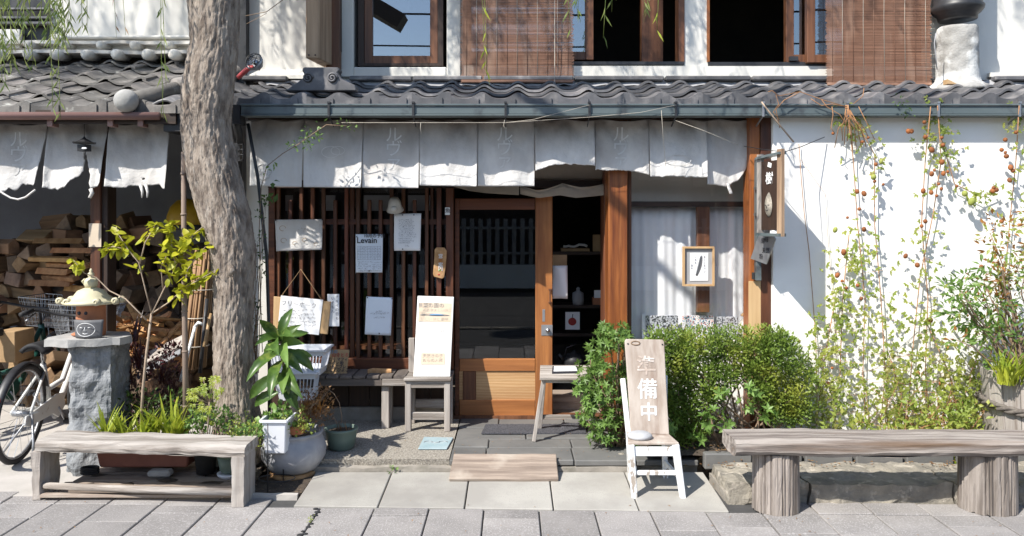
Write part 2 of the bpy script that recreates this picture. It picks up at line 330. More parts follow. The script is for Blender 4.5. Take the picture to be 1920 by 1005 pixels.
M['vine_stem'] = mk('dry_vine_stem', (.42, .22, .10), (.30, .15, .075), rough=.9, scale=30, bump=.3)
M['leaf_yellow'] = leafmat('yellow_green_leaf', (.52, .50, .035), (.36, .40, .025))
M['leaf_mid'] = leafmat('mid_green_leaf', (.075, .135, .028), (.045, .09, .018))
M['leaf_hedge'] = leafmat('hedge_leaf', (.22, .32, .055), (.13, .21, .035), scale=5, c3=(.34, .38, .06), s3=3.5, lo3=.52, hi3=.65)
M['leaf_fresh'] = leafmat('fresh_green_leaf', (.20, .33, .075), (.12, .22, .045), scale=6)
M['leaf_dark'] = leafmat('dark_glossy_leaf', (.085, .155, .03), (.05, .10, .02), scale=14, trans=.25, rough=.35, c3=(.20, .26, .055), s3=8)
M['leaf_vine'] = leafmat('vine_leaf', (.42, .46, .10), (.27, .36, .07), scale=6, trans=.5, c3=(.46, .42, .14), s3=4)
M['leaf_orange'] = leafmat('orange_autumn_leaf', (.50, .23, .05), (.32, .15, .05), scale=10)
M['leaf_red'] = leafmat('dark_red_leaf', (.085, .02, .022), (.04, .014, .014), scale=10, trans=.2)
M['leaf_lime'] = leafmat('lime_strap_leaf', (.44, .48, .05), (.27, .36, .035), scale=9)
M['leaf_willow'] = leafmat('willow_leaf', (.15, .22, .05), (.30, .34, .10), scale=8)
M['leaf_dry'] = leafmat('dried_leaf', (.30, .17, .07), (.20, .10, .045), scale=12, trans=.2)
M['pod'] = mk('papery_seed_pod', (.42, .15, .045), (.30, .11, .04), rough=.7, scale=20, bump=.2, trans=.3, ov=.2)
M['pod_green'] = mk('green_seed_pod', (.33, .38, .08), (.42, .45, .12), rough=.7, scale=20, bump=.2, trans=.3)
M['firewood'] = woodm('split_firewood', (.33, .205, .115), (.16, .095, .05), 1, rough=.9, gs=16, ov=.4, hvar=.012, bump=.6)
M['fire_end'] = mk('aged_log_end', (.25, .175, .12), (.12, .085, .06), rough=.9, scale=12, bump=.6, ov=.45, hvar=.012)
M['fire_pale'] = woodm('fresh_split_firewood', (.58, .33, .15), (.34, .16, .065), 0, rough=.85, gs=14, ov=.3, hvar=.012, bump=.5)
M['chrome'] = mk('bright_steel', (.55, .56, .58), rough=.25, metal=1, bump=0)
M['steel_dull'] = mk('dull_steel', (.42, .43, .45), rough=.5, metal=.8, bump=.05)
M['rubber'] = mk('black_rubber', (.022, .022, .024), rough=.75, scale=20, bump=.1)
M['bike_white'] = mk('white_bicycle_paint', (.70, .70, .67), (.62, .62, .60), rough=.3, scale=5, bump=0, coat=.3, c3=(.40, .34, .28), s3=22, lo3=.68, hi3=.72)
M['bike_green'] = mk('dark_green_bicycle_paint', (.02, .09, .07), rough=.3, bump=0, coat=.3)
M['red_reflector'] = mk('red_reflector', (.75, .03, .015), rough=.2, bump=0, spec=.8)
M['red_paint'] = mk('red_lamp_paint', (.42, .02, .04), (.5, .1, .1), rough=.4, bump=.1)
M['yellow'] = mk('yellow_plastic', (.55, .33, .01), (.45, .25, .01), rough=.45, scale=4, bump=.03)
M['rope'] = mk('pale_string', (.62, .56, .47), rough=.9, bump=0)
M['dark_rope'] = mk('dark_twisted_rope', (.10, .085, .075), (.17, .15, .13), rough=.95, scale=40, bump=.6)
M['pebble'] = mk('smooth_grey_pebble', (.34, .35, .36), (.42, .42, .43), rough=.75, scale=10, bump=.15)
M['lamp_white'] = mk('milk_glass', (.74, .72, .66), rough=.25, bump=0, trans=.2)
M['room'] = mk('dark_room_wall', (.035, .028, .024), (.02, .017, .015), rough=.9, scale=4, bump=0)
M['bread'] = mk('bread_crust', (.52, .31, .15), (.36, .19, .08), rough=.85, scale=25, bump=.6)
M['pattern_dark'] = mk('dark_doodle_print', (.50, .52, .55), (.03, .03, .04), rough=.8, scale=95, detail=2, lo=.5, hi=.53, bump=0)
M['hedge_twig'] = M['twig']
def glassm(name, tint=(.9, .95, .95), refl=1.0):
    m = bpy.data.materials.new(name); m.use_nodes = True; nt = m.node_tree; N = nt.nodes; L = nt.links
    N.remove(N['Principled BSDF']); g = N.new('ShaderNodeBsdfGlossy'); g.inputs['Roughness'].default_value = .0; g.inputs['Color'].default_value = (1, 1, 1, 1)
    t = N.new('ShaderNodeBsdfTransparent'); t.inputs['Color'].default_value = (*tint, 1)
    lw = N.new('ShaderNodeLayerWeight'); pw = N.new('ShaderNodeMath'); pw.operation = 'POWER'; pw.inputs[1].default_value = 4.5; L.new(lw.outputs['Facing'], pw.inputs[0])
    ma = N.new('ShaderNodeMath'); ma.operation = 'MULTIPLY_ADD'; ma.inputs[1].default_value = .9; ma.inputs[2].default_value = .042*refl; L.new(pw.outputs[0], ma.inputs[0])
    mx = N.new('ShaderNodeMixShader'); L.new(ma.outputs[0], mx.inputs[0]); L.new(t.outputs[0], mx.inputs[1]); L.new(g.outputs[0], mx.inputs[2])
    L.new(mx.outputs[0], N['Material Output'].inputs['Surface']); return m
M['glass'] = glassm('window_glass', (1, 1, 1))
M['glass_dark'] = glassm('coated_window_glass', (.45, .5, .55), 6)
def multicol(name):
    m = mk(name, (.75, .74, .72), (.75, .74, .72), rough=.8, bump=0); nt = m.node_tree; N = nt.nodes; L = nt.links
    v = N.new('ShaderNodeTexVoronoi'); v.inputs['Scale'].default_value = 150; tc = N.new('ShaderNodeTexCoord'); L.new(tc.outputs['Object'], v.inputs[0])
    r = N.new('ShaderNodeValToRGB'); r.color_ramp.interpolation = 'CONSTANT'; e = r.color_ramp.elements
    e[0].color = (.75, .74, .72, 1); e[1].position = .5; e[1].color = (.08, .25, .42, 1)
    for p, c in ((.62, (.55, .12, .10, 1)), (.72, (.75, .74, .72, 1)), (.85, (.05, .07, .10, 1))): x = e.new(p); x.color = c
    sp = N.new('ShaderNodeSeparateColor'); L.new(v.outputs['Color'], sp.inputs[0]); L.new(sp.outputs[0], r.inputs[0])
    L.new(r.outputs[0], N['Principled BSDF'].inputs['Base Color']); return m
M['pattern_colour'] = multicol('colourful_doodle_print')
# ------------------------------------------------------------------ ground, pavement, path, platforms
def S(o): o['kind'] = 'structure'; return o
S(MB().box(-120, 120, -120, 120, -.5, -.09).build('ground', M['soil']))
S(MB().box(-60, 60, -4.6, .4, -.2, -.03).build('road', M['asphalt']))
pv = S(MB().box(-9, 9, .4, 4.75, -.085, -.014).build('pavement', M['asphalt']))
kb = MB()
for i in range(-14, 15): kb.box(i*.62-.3, i*.62+.3, .30, .44, -.15, .012)
S(kb.build('road_kerb', M['kerb_stone'], bevel=.012))
PAVM = {}
def paver(x0, x1, ya, yb, z=0.0):
    key = (round(x1-x0, 3), round(yb-ya, 3))
    if key not in PAVM: PAVM[key] = MB().box(-(x1-x0)/2, (x1-x0)/2, -(yb-ya)/2, (yb-ya)/2, -.05, 0).mesh('paver', M['paver'], bevel=.004)
    o = link('paver', PAVM[key], pv, rot=(R.uniform(-.004, .004), R.uniform(-.004, .004), R.uniform(-.002, .002)))
    o.location = Vector(((x0+x1)/2, (ya+yb)/2, z+R.uniform(-.003, .003)))-ORG[pv]
rp = random.Random(3)
first = {-8: .22, -9: .3, -7: .6, -6: .26, -5: .12, -4: .6, -3: .6, -2: .6, -1: .11, 0: .6, 1: .13, 2: .6, 3: .6, 4: .27, 5: .19, 6: .29, 7: .28, 8: .6, 9: .16, 10: .3}
for k in range(-15, 15):
    xa = -.155+.312*(k-2)+.312; xb = xa+.304
    xc = (xa+xb)/2; yt = 4.39-.035*xc
    kk = k
    y = yt-.004
    L0 = first.get(kk, rp.choice([.2, .3, .6]))
    first_one = True
    while y > 2.35:
        ln = L0 if first_one else rp.choice([.3, .6, .6, .3]); first_one = False
        paver(xa, xb, y-ln+.006, y); y -= ln
    # the row between the entrance strip and the kerbs
    if xc < -1.30:
        paver(xa, xb, yt+.002, yt+.21 if xc > -1.9 else yt+.17)
    elif xc > 1.25:
        paver(xa, xb, yt+.002, yt+.17)
# entrance path of pale slabs, ramping up a little
path = S(MB().box(-1.3, 1.28, 4.37, 4.96, -.085, -.03).build('entrance_path', M['concrete']))
jf = [-1.257, -.767, -.27, .236, .72, 1.226]
for a, b in zip(jf, jf[1:]):
    a2, b2 = a+.004, b-.004
    ya, yb = 4.396-.035*a, 4.396-.035*b
    vs = [(a2, ya, .003), (b2, yb, .003), (b2, 4.945, .03), (a2, 4.945, .03)]
    lo = [(v[0], v[1], -.05) for v in vs]
    m = MB().add(vs+lo, [(0, 1, 2, 3), (7, 6, 5, 4), (0, 4, 5, 1), (1, 5, 6, 2), (2, 6, 7, 3), (3, 7, 4, 0)])
    m.build('path_slab', M['slab'], path, bevel=.004)
S(MB().box(-1.52, .78, 4.950, 5.02, -.05, .057).build('concrete_ledge', M['concrete'], sub=(.06, 4), disp=.009, dsc=14))
# washed gravel platform left of the door and slate platform at the door
m = MB(); xl, xr = -1.62, -.405
m.grid(lambda u, v: (xl+(xr-xl)*u, 4.985+(0 if v > .02 else -0)+.012*noise.noise(Vector((u*9, 3, 0)))*(1 if v < .1 else 0)+1.1*v, .10), 40, 12, False)
m.grid(lambda u, v: (xl+(xr-xl)*u, 4.985+.012*noise.noise(Vector((u*9, 3, 0)))+.02*(1-v), .0+.10*v), 40, 2, False)
S(m.build('gravel_platform', M['aggregate']))
sp = S(MB().box(-.40, 1.2, 5.01, 6.05, -.05, .075).build('slate_platform', M['concrete']))
rows = [(4.965, 5.245, [-.405, -.17, .40, .80, 1.2]), (5.25, 5.45, [-.40, -.16, .41, .85, 1.2]), (5.455, 5.74, [-.40, .1, .55, 1.2]), (5.745, 6.04, [-.40, -.1, .4, .8, 1.2])]
for ya, yb, xs in rows:
    for a, b in zip(xs, xs[1:]):
        dz = R.uniform(-.003, .004)
        MB().box(a+.003, b-.003, ya+R.uniform(-.008, .004), yb-.005, .062, .10+dz).build('slate', M['slate'], sp, bevel=.006)
# right: rough kerb stones, dark edging blocks, planting bed
kerb = S(MB().box(1.25, 5.2, 4.56, 4.90, -.085, .04).build('planting_kerb', M['concrete']))
for a, b in ((1.262, 1.72), (1.73, 2.56), (2.57, 3.3), (3.31, 4.1), (4.11, 5.1)):
    yf = 4.545-.035*a
    MB().box(a, b, yf, 4.885, -.04, .108).build('kerb_stone', M['kerb_stone'], kerb, sub=(.07, 4), disp=.022, dsc=11)
for i in range(12):
    a = 1.22+i*.32
    MB().box(a, a+.30, 4.895, 4.955, .06, .165+R.uniform(-.012, .012)).build('edging_block', M['slate'], kerb, bevel=.008)
S(MB().grid(lambda u, v: (.86+4.4*u, 4.95+.5*v, .135+.03*noise.noise(Vector((u*14, v*4, 2)))), 60, 10).build('planting_bed', M['soil']))
for px, py, r in ((1318, 850, .05), (1335, 856, .045), (1163, 862, .035), (1150, 866, .03), (1300, 852, .06)):
    p = PP(px, py, YG(py, .06))
    tag(MB().ball((p.x, p.y, .075), r, sc=(1.2, .8, .8)).build('rock', M['urn'] if px > 1310 else M['kerb_stone'], disp=.012, dsc=20), 'small pale rock at px row', 'rock', 'rocks along the planting bed edge')
for o, l in zip([o for o in COL.objects if o.name.startswith('rock')],
    ['white rounded rock at the foot of the hedge left of the long log bench', 'pale rock just right of the white rock under the hedge', 'broken stone at the right end of the slate edge', 'small chip of stone beneath the slate edge left of the white chair', 'dark grey rock in shade behind the white chair']): o['label'] = l
# left: timber boards, soil bed, yard floor
yard = S(MB().box(-7, -1.5, 4.60, 9.3, -.085, .0).build('yard_floor', M['yard']))
S(MB().grid(lambda u, v: (-2.62+1.05*u, 4.66+.85*v, .045+.035*noise.noise(Vector((u*6, v*7, 5)))), 24, 20).build('garden_soil', M['soil']))
S(MB().box(-1.62, -1.26, 4.60, 5.0, -.05, .012).build('dirt_recess', M['soil'], sub=(.05, 3), disp=.014, dsc=12))
for i, (ya, yb, zz) in enumerate(((4.63, 4.71, .05), (4.72, 4.83, .05), (4.84, 4.96, .062), (4.97, 5.10, .06))):
    MB().box(-2.72+.04*i, -1.60, ya, yb, .0, zz).build('timber_board', M['plank'], yard, sub=(.12, 3), disp=.008, dsc=5)
MB().box(-1.60, -1.27, 4.565, 4.60, -.02, .02).build('edging_strip', M['yard'], yard, sub=(.08, 2), disp=.006, dsc=9)
S(MB().box(-1.9, 2.4, 6.06, 9.6, -.05, .11).build('shop_floor', mk('shop_floor_concrete', (.30, .25, .20), rough=.7, scale=4)))

# ------------------------------------------------------------------ the shop building
SH = thing('shop_building', 'old white plastered shop house with lattice front, sliding door and tiled pent roof', 'building', (0.6, 5.9, 0))
YU = 6.10
def part(name, mb, mat, parent=SH, **k): return mb.build(name, M[mat], parent, **k)
# right hand wall, thick, standing forward
rwm = MB()
rwm.box(PX(1449, 5.41), 5.4, 5.41, 5.75, .10, 2.42)
part('wall', rwm, 'plaster', bevel=.012, seg=2)
# upper wall with openings
uw = MB(); zt = 4.5; zb = PZ(152, YU)
def U(px0, px1, py0, py1): uw.box(PX(px0, YU), PX(px1, YU), YU, YU+.14, PZ(py1, YU), zt if py0 is None else PZ(py0, YU))
U(440, 664, None, 150); U(664, 838, 132, 150); U(838, 868, None, 150); U(868, 1283, 123, 150); U(1283, 1327, None, 150)
U(1327, 1745, 123, 150); U(1745, 2200, None, 150)
U(664, 838, -150, -230)if False else None
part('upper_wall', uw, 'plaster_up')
rv = MB()   # flat raised surround left of the window and the base ledge under the wall
rv.box(PX(640, YU), PX(664, YU), YU-.03, YU, PZ(146, YU), zt); rv.box(PX(838, YU), PX(865, YU), YU-.03, YU, PZ(146, YU), zt)
rv.box(PX(664, YU), PX(838, YU), YU-.03, YU, PZ(146, YU), PZ(127, YU))
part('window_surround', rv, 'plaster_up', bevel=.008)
lb = MB()
lb.add([(PX(462, YU), YU, PZ(130, YU)), (PX(640, YU), YU, PZ(130, YU)), (PX(640, YU), YU-.06, PZ(143, YU)), (PX(462, YU), YU-.06, PZ(143, YU)), (PX(462, YU), YU-.06, PZ(150, YU)), (PX(640, YU), YU-.06, PZ(150, YU))],
       [(0, 3, 2, 1), (3, 4, 5, 2)])
part('wall_ledge', lb, 'plaster_up'); lb = MB(); lb.box(PX(1075, YU), PX(1575, YU), YU-.025, YU, PZ(148, YU), PZ(125, YU)); part('wall_ledge', lb, 'plaster_up'); lb = MB()
lb.box(PX(1850, YU), PX(2150, YU), YU-.05, YU, PZ(146, YU), PZ(138, YU))
part('wall_ledge', lb, 'plaster_up')
for a, b in ((462, 545), (660, 775), (778, 905), (908, 1073), (1076, 1240), (1243, 1400), (1403, 1560), (1560, 1740), (1850, 2000), (2003, 2150)):
    part('flashing_tile', MB().box(PX(a, YU), PX(b, YU), YU-.11, YU-.045, PZ(155, YU), PZ(146.5, YU)), 'tile', bevel=.008)
part('corner_post', MB().box(PX(444, 6.02), PX(461, 6.02), 6.02, 6.2, 2.5, zt), 'black_metal')
# dark rooms
def room(x0, x1, y0, y1, z0, z1):
    m = MB(); m.box(x0, x1, y1, y1+.1, z0, z1); m.box(x0-.1, x0, y0, y1+.1, z0, z1); m.box(x1, x1+.1, y0, y1+.1, z0, z1)
    m.box(x0-.1, x1+.1, y0, y1+.1, z1, z1+.1); return m
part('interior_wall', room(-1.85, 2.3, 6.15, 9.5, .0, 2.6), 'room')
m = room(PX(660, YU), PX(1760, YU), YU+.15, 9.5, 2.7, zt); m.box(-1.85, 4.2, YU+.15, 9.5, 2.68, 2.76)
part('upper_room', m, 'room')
# windows upstairs
def up_window(x0, x1, y0, y1, Y, t, glass=True, mat='frame_wood', lab=None):
    f = MB(); d = .06
    f.box(PX(x0, Y), PX(x0, Y)+t, Y, Y+d, PZ(y1, Y), zt-.1); f.box(PX(x1, Y)-t, PX(x1, Y), Y, Y+d, PZ(y1, Y), zt-.1)
    f.box(PX(x0, Y)+t, PX(x1, Y)-t, Y+.003, Y+d, PZ(y1, Y), PZ(y1, Y)+t)
    o = part('window_frame', f, mat, bevel=.003)
    if glass: MB().box(PX(x0, Y)+t-.005, PX(x1, Y)-t+.005, Y+.028, Y+.034, PZ(y1, Y)+t-.005, zt-.1).build('glass_pane', M['glass_dark'], o)
    return o
o = MB(); o.box(PX(672, YU), PX(683, YU), YU-.01, YU+.1, PZ(124, YU), zt-.1); o.box(PX(821, YU), PX(831, YU), YU-.01, YU+.1, PZ(124, YU), zt-.1); o.box(PX(683, YU), PX(821, YU), YU-.01, YU+.1, PZ(124, YU), PZ(119, YU))
part('outer_window_frame', o, 'dark_wood')
up_window(683, 821, 0, 119, YU, .062)
up_window(868, 1113, 0, 112, YU+.03, .065)
part('window_bottom_rail', MB().box(PX(868, YU), PX(1074, YU), YU-.004, YU+.02, PZ(121, YU), PZ(98, YU)), 'frame_wood')
sl_ = MB(); sl_.box(PX(1073, YU), PX(1282, YU), YU-.015, YU+.14, PZ(122, YU), PZ(116, YU)); sl_.box(PX(1327, YU), PX(1550, YU), YU-.015, YU+.14, PZ(124, YU), PZ(117, YU))
part('window_sill', sl_, 'black_metal')
part('window_jamb', MB().box(PX(1272, YU), PX(1283, YU), YU-.01, YU+.12, PZ(116, YU), zt-.1), 'frame_wood')
part('window_jamb', MB().box(PX(1325, YU), PX(1330, YU), YU-.01, YU+.12, PZ(116, YU), zt-.1), 'post_wood')
part('inner_post', MB().box(PX(1203, 6.5), PX(1243, 6.5), 6.5, 6.6, 2.7, zt-.1), 'frame_wood')
o = up_window(1474, 1535, 0, 117, YU-.0, .062); up_window(1514, 1600, 0, 117, YU-.06, .062)
part('window_latch', MB().box(PX(1480, 6.08), PX(1496, 6.08), 6.07, 6.10, PZ(115, 6.1), PZ(107, 6.1)), 'black_metal')
# ------------------------------------------------------------------ pent roof with pantiles
def hw(u): return .022*math.cos(2*math.pi*(u-.88))+.005*math.cos(4*math.pi*(u-.88))
def tile_mesh(name, P, L, slope, mat, eave=False, apron=.075, th=.016):
    m = MB(); nu, nv = 14, 3; ca, sa = math.cos(slope), math.sin(slope)
    def top(u, v):
        uu = -.04+1.08*u; s = L*v
        return Vector((P*uu, s*ca, s*sa+hw(uu)*(1-.12*v)+.016*(1-v)+.003*uu))
    m.grid(top, nu, nv)
    m.grid(lambda u, v: top(u, v)-Vector((0, 0, th)), nu, nv)
    m.grid(lambda u, v: top(u, 0)-Vector((0, 0, th*(1-v))), nu, 1, False)
    m.grid(lambda u, v: top(0, u)-Vector((0, 0, th*(1-v))), 3, 1, False); m.grid(lambda u, v: top(1, u)-Vector((0, 0, th*(1-v))), 3, 1, False)
    if eave:
        base = -apron
        def ap(u, v):
            t = top(u, 0); return Vector((t.x, -.002, (t.z-.004)*(v)+base*(1-v)))
        m.grid(ap, nu, 1, False); m.grid(lambda u, v: ap(u, v)+Vector((0, .018, 0)), nu, 1, False)
        m.grid(lambda u, v: ap(u, 0)+Vector((0, .018*v, 0)), nu, 1, False)
        # raised corner lobe at the crest
        m.box(P*.60, P*.80, -.012, -.001, base, base+.058)
    me = m.mesh(name, M[mat]); return me
slope = math.atan(.31)
roof = MB(); Ye = 5.335; Ze = 2.478; n_t = 26; Pt = .2505; x0r = -1.93
xe = x0r+Pt*n_t
roof.add([(x0r-.08, Ye+.03, Ze-.03), (xe, Ye+.03, Ze-.03), (xe, 6.12, Ze-.03+.31*.8), (x0r-.08, 6.12, Ze-.03+.31*.8), (x0r-.08, Ye+.03, Ze-.09), (xe, Ye+.03, Ze-.09), (xe, 6.12, Ze-.09+.31*.8), (x0r-.08, 6.12, Ze-.09+.31*.8)],
         [(0, 1, 2, 3), (7, 6, 5, 4), (0, 4, 5, 1), (3, 2, 6, 7), (0, 3, 7, 4), (1, 5, 6, 2)])
rf = part('roof', roof, 'dark_wood_h')
te = tile_mesh('eave_tile', Pt, .27, slope-.06, 'tile', True, .055); tm = tile_mesh('roof_tile', Pt, .27, slope-.05, 'tile')
for r in range(4):
    for i in range(n_t):
        x = x0r+i*Pt; s = .205*r
        if r == 3 and R.random() < .0: continue
        o = link('eave_tile' if r == 0 else 'roof_tile', te if r == 0 else tm, rf, rot=(R.uniform(-.012, .012), R.uniform(-.012, .012), R.uniform(-.012, .012)))
        o.location = Vector((x+R.uniform(-.003, .003), Ye+s*math.cos(slope), Ze+s*math.sin(slope)+R.uniform(-.002, .003)))-ORG[SH]
# plaster packing in the gaps along the wall
pk = MB()
pk.grid(lambda u, v: (x0r+u*(xe-x0r), 6.0+.05*v, Ze+.255+.02*noise.noise(Vector((u*60, 0, 0)))-.05*(1-v)), 120, 1)
part('plaster_packing', pk, 'plaster_grey')
# soffit and wall plate
part('soffit', MB().box(PX(448, 5.5), 4.4, 5.40, 6.12, 2.40, 2.425), 'dark_wood_h')
# gutter: half open channel with lips, brackets
g = MB(); Yg = 5.30
def zg(py): return PZ(py, Yg)
x1g, x2g = PX(452, Yg), 4.5
g.box(x1g, x2g, Yg, Yg+.012, zg(214), zg(199)); g.box(x1g, x2g, Yg-.012, Yg+.008, zg(198.5), zg(195))
g.box(x1g, x2g, Yg-.008, Yg+.02, zg(217.5), zg(214.5)); g.box(x1g, x2g, Yg+.02, Yg+.10, zg(217.5), zg(215.5)); g.box(x1g, x2g, Yg+.095, Yg+.105, zg(215), zg(194))
gt = part('gutter', g, 'gutter', bevel=.003)
for px in (617, 775, 948, 1105, 1267, 1430, 1588, 1758, 1910, 2060):
    b = MB(); b.box(PX(px-2, Yg), PX(px+2, Yg), Yg-.016, Yg-.002, zg(219), zg(193)); b.box(PX(px-2.5, Yg), PX(px+2.5, Yg), Yg-.02, Yg+.03, zg(194.5), zg(191))
    b.bar((PX(px, Yg), Yg, zg(218)), (PX(px, Yg), Yg+.14, zg(232)), .006, .012)
    part('gutter_bracket', b, 'steel_dull' if px > 1400 else 'black_metal', gt)
dpm = MB(); dpm.box(PX(436, 5.31), PX(450, 5.31), 5.31, 5.42, PZ(232, 5.3), PZ(196, 5.3)); dpm.tube([(PX(443, 5.36), 5.36, PZ(230, 5.36)), (PX(446, 5.5), 5.55, PZ(262, 5.5)), (PX(450, 5.9), 5.86, PZ(290, 5.9)), (PX(452, 5.9), 5.88, .2)], .028, 8)
part('downpipe', dpm, 'black_metal')
# ground floor timber structure
YL = 5.95
part('side_wall', MB().box(PX(462, YL), PX(503, YL), YL, YL+.18, .08, 2.4), 'plaster_up')
part('lattice_header', MB().box(PX(503, YL), PX(1142, YL), YL-.01, YL+.15, PZ(352, YL), PZ(338, YL)), 'dark_wood_h')
part('lintel_plaster', MB().box(PX(503, YL), PX(1142, YL), YL+.02, YL+.12, PZ(338, YL), 2.42), 'cloth_dark')
part('main_post', MB().box(PX(1141, 5.6), PX(1177, 5.6), 5.6, 5.82, .09, 2.42), 'post_wood', bevel=.006)
part('door_jamb', MB().box(PX(1133, 5.83), PX(1145, 5.83), 5.83, 6.08, .09, 2.4), 'red_wood', bevel=.004)
part('window_post', MB().box(PX(1406, 5.46), PX(1425, 5.46), 5.46, 5.62, .10, 2.40), 'post_wood', bevel=.004)
part('corner_pillar', MB().box(PX(1427, 5.44), PX(1447.5, 5.44), 5.445, 5.62, .10, 2.42), 'red_wood', bevel=.004)
part('new_wood_splice', MB().box(PX(1404, 5.45), PX(1426, 5.45), 5.445, 5.458, .3, PZ(527, 5.45)), 'new_wood')
part('floor_sill', MB().box(PX(503, YL), PX(845, YL), YL-.01, YL+.14, .10, .20), 'concrete')
for i in range(9):
    a = 503+i*38; part('skirting_board', MB().box(PX(a, YL+.02), PX(a+36.5, YL+.02), YL+.02, YL+.05, .20, PZ(693, YL+.02)), 'dark_wood')
# lattice window: slats are single pieces
lat = MB()
lat.box(PX(503, YL), PX(515, YL), YL-.0, YL+.10, PZ(693, YL), PZ(352, YL))
lat.box(PX(515, YL), PX(838, YL), YL+.0, YL+.10, PZ(693, YL), PZ(672, YL))
lo = part('lattice_window', lat, 'red_wood_h', bevel=.004)
sm_ = {}
def slat(px, wpx, y0, y1, Y, d, mat='red_wood'):
    w_ = wpx*Y/F; z1 = PZ(y0, Y); z0 = PZ(y1, Y); key = (wpx, round(z1-z0, 3), mat)
    if key not in sm_: sm_[key] = MB().box(-w_/2, w_/2, 0, d, 0, z1-z0).mesh('slat', M[mat], bevel=.003)
    o = link('slat', sm_[key], lo); o.location = Vector((PX(px, Y), Y, z0))-ORG[SH]
zs = [(521, 0), (544, 1), (564.5, 0), (585.5, 0), (606, 0), (628, 1), (649, 0), (671, 0), (692, 1), (713, 1), (734, 0), (756, 0), (777, 1), (800, 0)]
for px, short in zs: slat(px, 6.5, 375 if short else 352, 672, YL+.02, .035)
slat(823, 9, 352, 693, YL-.03, .05); slat(843, 14, 352, 693, YL-.02, .11); slat(660, 8, 352, 672, YL+.06, .04); slat(810, 6, 352, 672, YL+.06, .03)
for y0, y1 in ((411, 421),): lat2 = MB().box(PX(515, YL+.05), PX(838, YL+.05), YL+.058, YL+.08, PZ(y1, YL), PZ(y0, YL)); part('lattice_rail', lat2, 'red_wood_h', lo)
part('lattice_glass', MB().box(PX(515, YL+.1), PX(838, YL+.1), YL+.105, YL+.11, PZ(672, YL), PZ(352, YL)), 'glass', lo)
wb = MB()
for a, b in ((535, 548), (603, 628), (682, 730), (765, 808)): wb.box(PX(a, 6.12), PX(b, 6.12), 6.12, 6.14, PZ(395, 6.12), PZ(366, 6.12))
part('inner_paper', wb, 'plaster_grey', lo)
part('inner_shelf', MB().box(-1.8, -.5, 6.35, 6.6, PZ(655, 6.35), PZ(648, 6.35)), 'frame_wood')
jr = MB()
for i in range(14):
    x = -1.7+i*.085+R.uniform(-.02, .02); jr.tube([(x, 6.42, PZ(648, 6.35)), (x, 6.42, PZ(648, 6.35)+R.uniform(.06, .14))], R.uniform(.02, .035), 8)
# paper label
def label_plate(px0, py0, px1, py1, Y, mat, nm='paper_label', cat='label', lab='', d=.003):
    return tag(PB(px0, py0, px1, py1, Y-d, d).build(nm, M[mat]), lab, cat)
# sliding door
YD = 6.0
d = MB()
d.box(PX(853, YD), PX(861, YD), YD, YD+.035, PZ(785, YD), PZ(372, YD)); d.box(PX(861, YD), PX(1003, YD), YD+.001, YD+.034, PZ(393, YD), PZ(372, YD))
dr = part('sliding_door', d, 'red_wood_h', bevel=.003)
part('door_stile', MB().box(PX(1004, YD), PX(1036, YD), YD-.002, YD+.036, PZ(785, YD), PZ(355, YD)), 'door_stile', dr, bevel=.004)
part('door_rail', MB().box(PX(861.5, YD), PX(1003.5, YD), YD+.001, YD+.034, PZ(696, YD), PZ(673, YD)), 'door_rail', dr, bevel=.003)
part('door_rail', MB().box(PX(861.5, YD), PX(1003.5, YD), YD+.001, YD+.034, PZ(785, YD), PZ(750, YD)), 'door_rail', dr, bevel=.003)
part('door_muntin', MB().box(PX(868, YD), PX(892, YD), YD+.002, YD+.03, PZ(750, YD), PZ(696, YD)), 'red_wood', dr, bevel=.003)
part('door_panel', MB().box(PX(892.5, YD), PX(1003.5, YD), YD+.012, YD+.02, PZ(750, YD), PZ(696, YD)), 'door_panel', dr)
part('door_panel', MB().box(PX(853, YD), PX(867.5, YD), YD+.012, YD+.02, PZ(750, YD), PZ(696, YD)), 'door_panel', dr)
part('door_glass', MB().box(PX(861, YD), PX(1004, YD), YD+.014, YD+.019, PZ(673, YD), PZ(393, YD)), 'glass', dr)
part('lock_plate', MB().box(PX(1015, YD), PX(1036, YD), YD-.006, YD-.002, PZ(629, YD), PZ(609, YD)), 'steel_dull', dr, bevel=.001)
k = MB(); k.lathe((PX(1027, YD), YD-.006, PZ(619, YD)), [(.001, .03), (.012, .028), (.017, .018), (.015, .008), (.009, .004), (.009, 0)], 16, mtx=Matrix.Rotation(math.pi/2, 3, 'X'))
part('lock_knob', k, 'chrome', dr)
k = MB(); xh = PX(1031, YD); k.bar((xh, YD-.028, PZ(567, YD)), (xh, YD-.028, PZ(541, YD)), .009, .012); k.box(xh-.012, xh+.012, YD-.03, YD-.002, PZ(544, YD), PZ(541, YD)); k.box(xh-.012, xh+.012, YD-.03, YD-.002, PZ(568, YD), PZ(565, YD))
part('door_handle', k, 'frame_wood', dr, bevel=.002)
part('finger_pull', MB().box(PX(1017, YD), PX(1022, YD), YD-.004, YD-.002, PZ(603, YD), PZ(580, YD)), 'steel_dull', dr, bevel=.0015)
part('door_track', MB().box(PX(848, YD), PX(1140, YD), YD-.02, YD+.08, .095, .125), 'frame_wood')
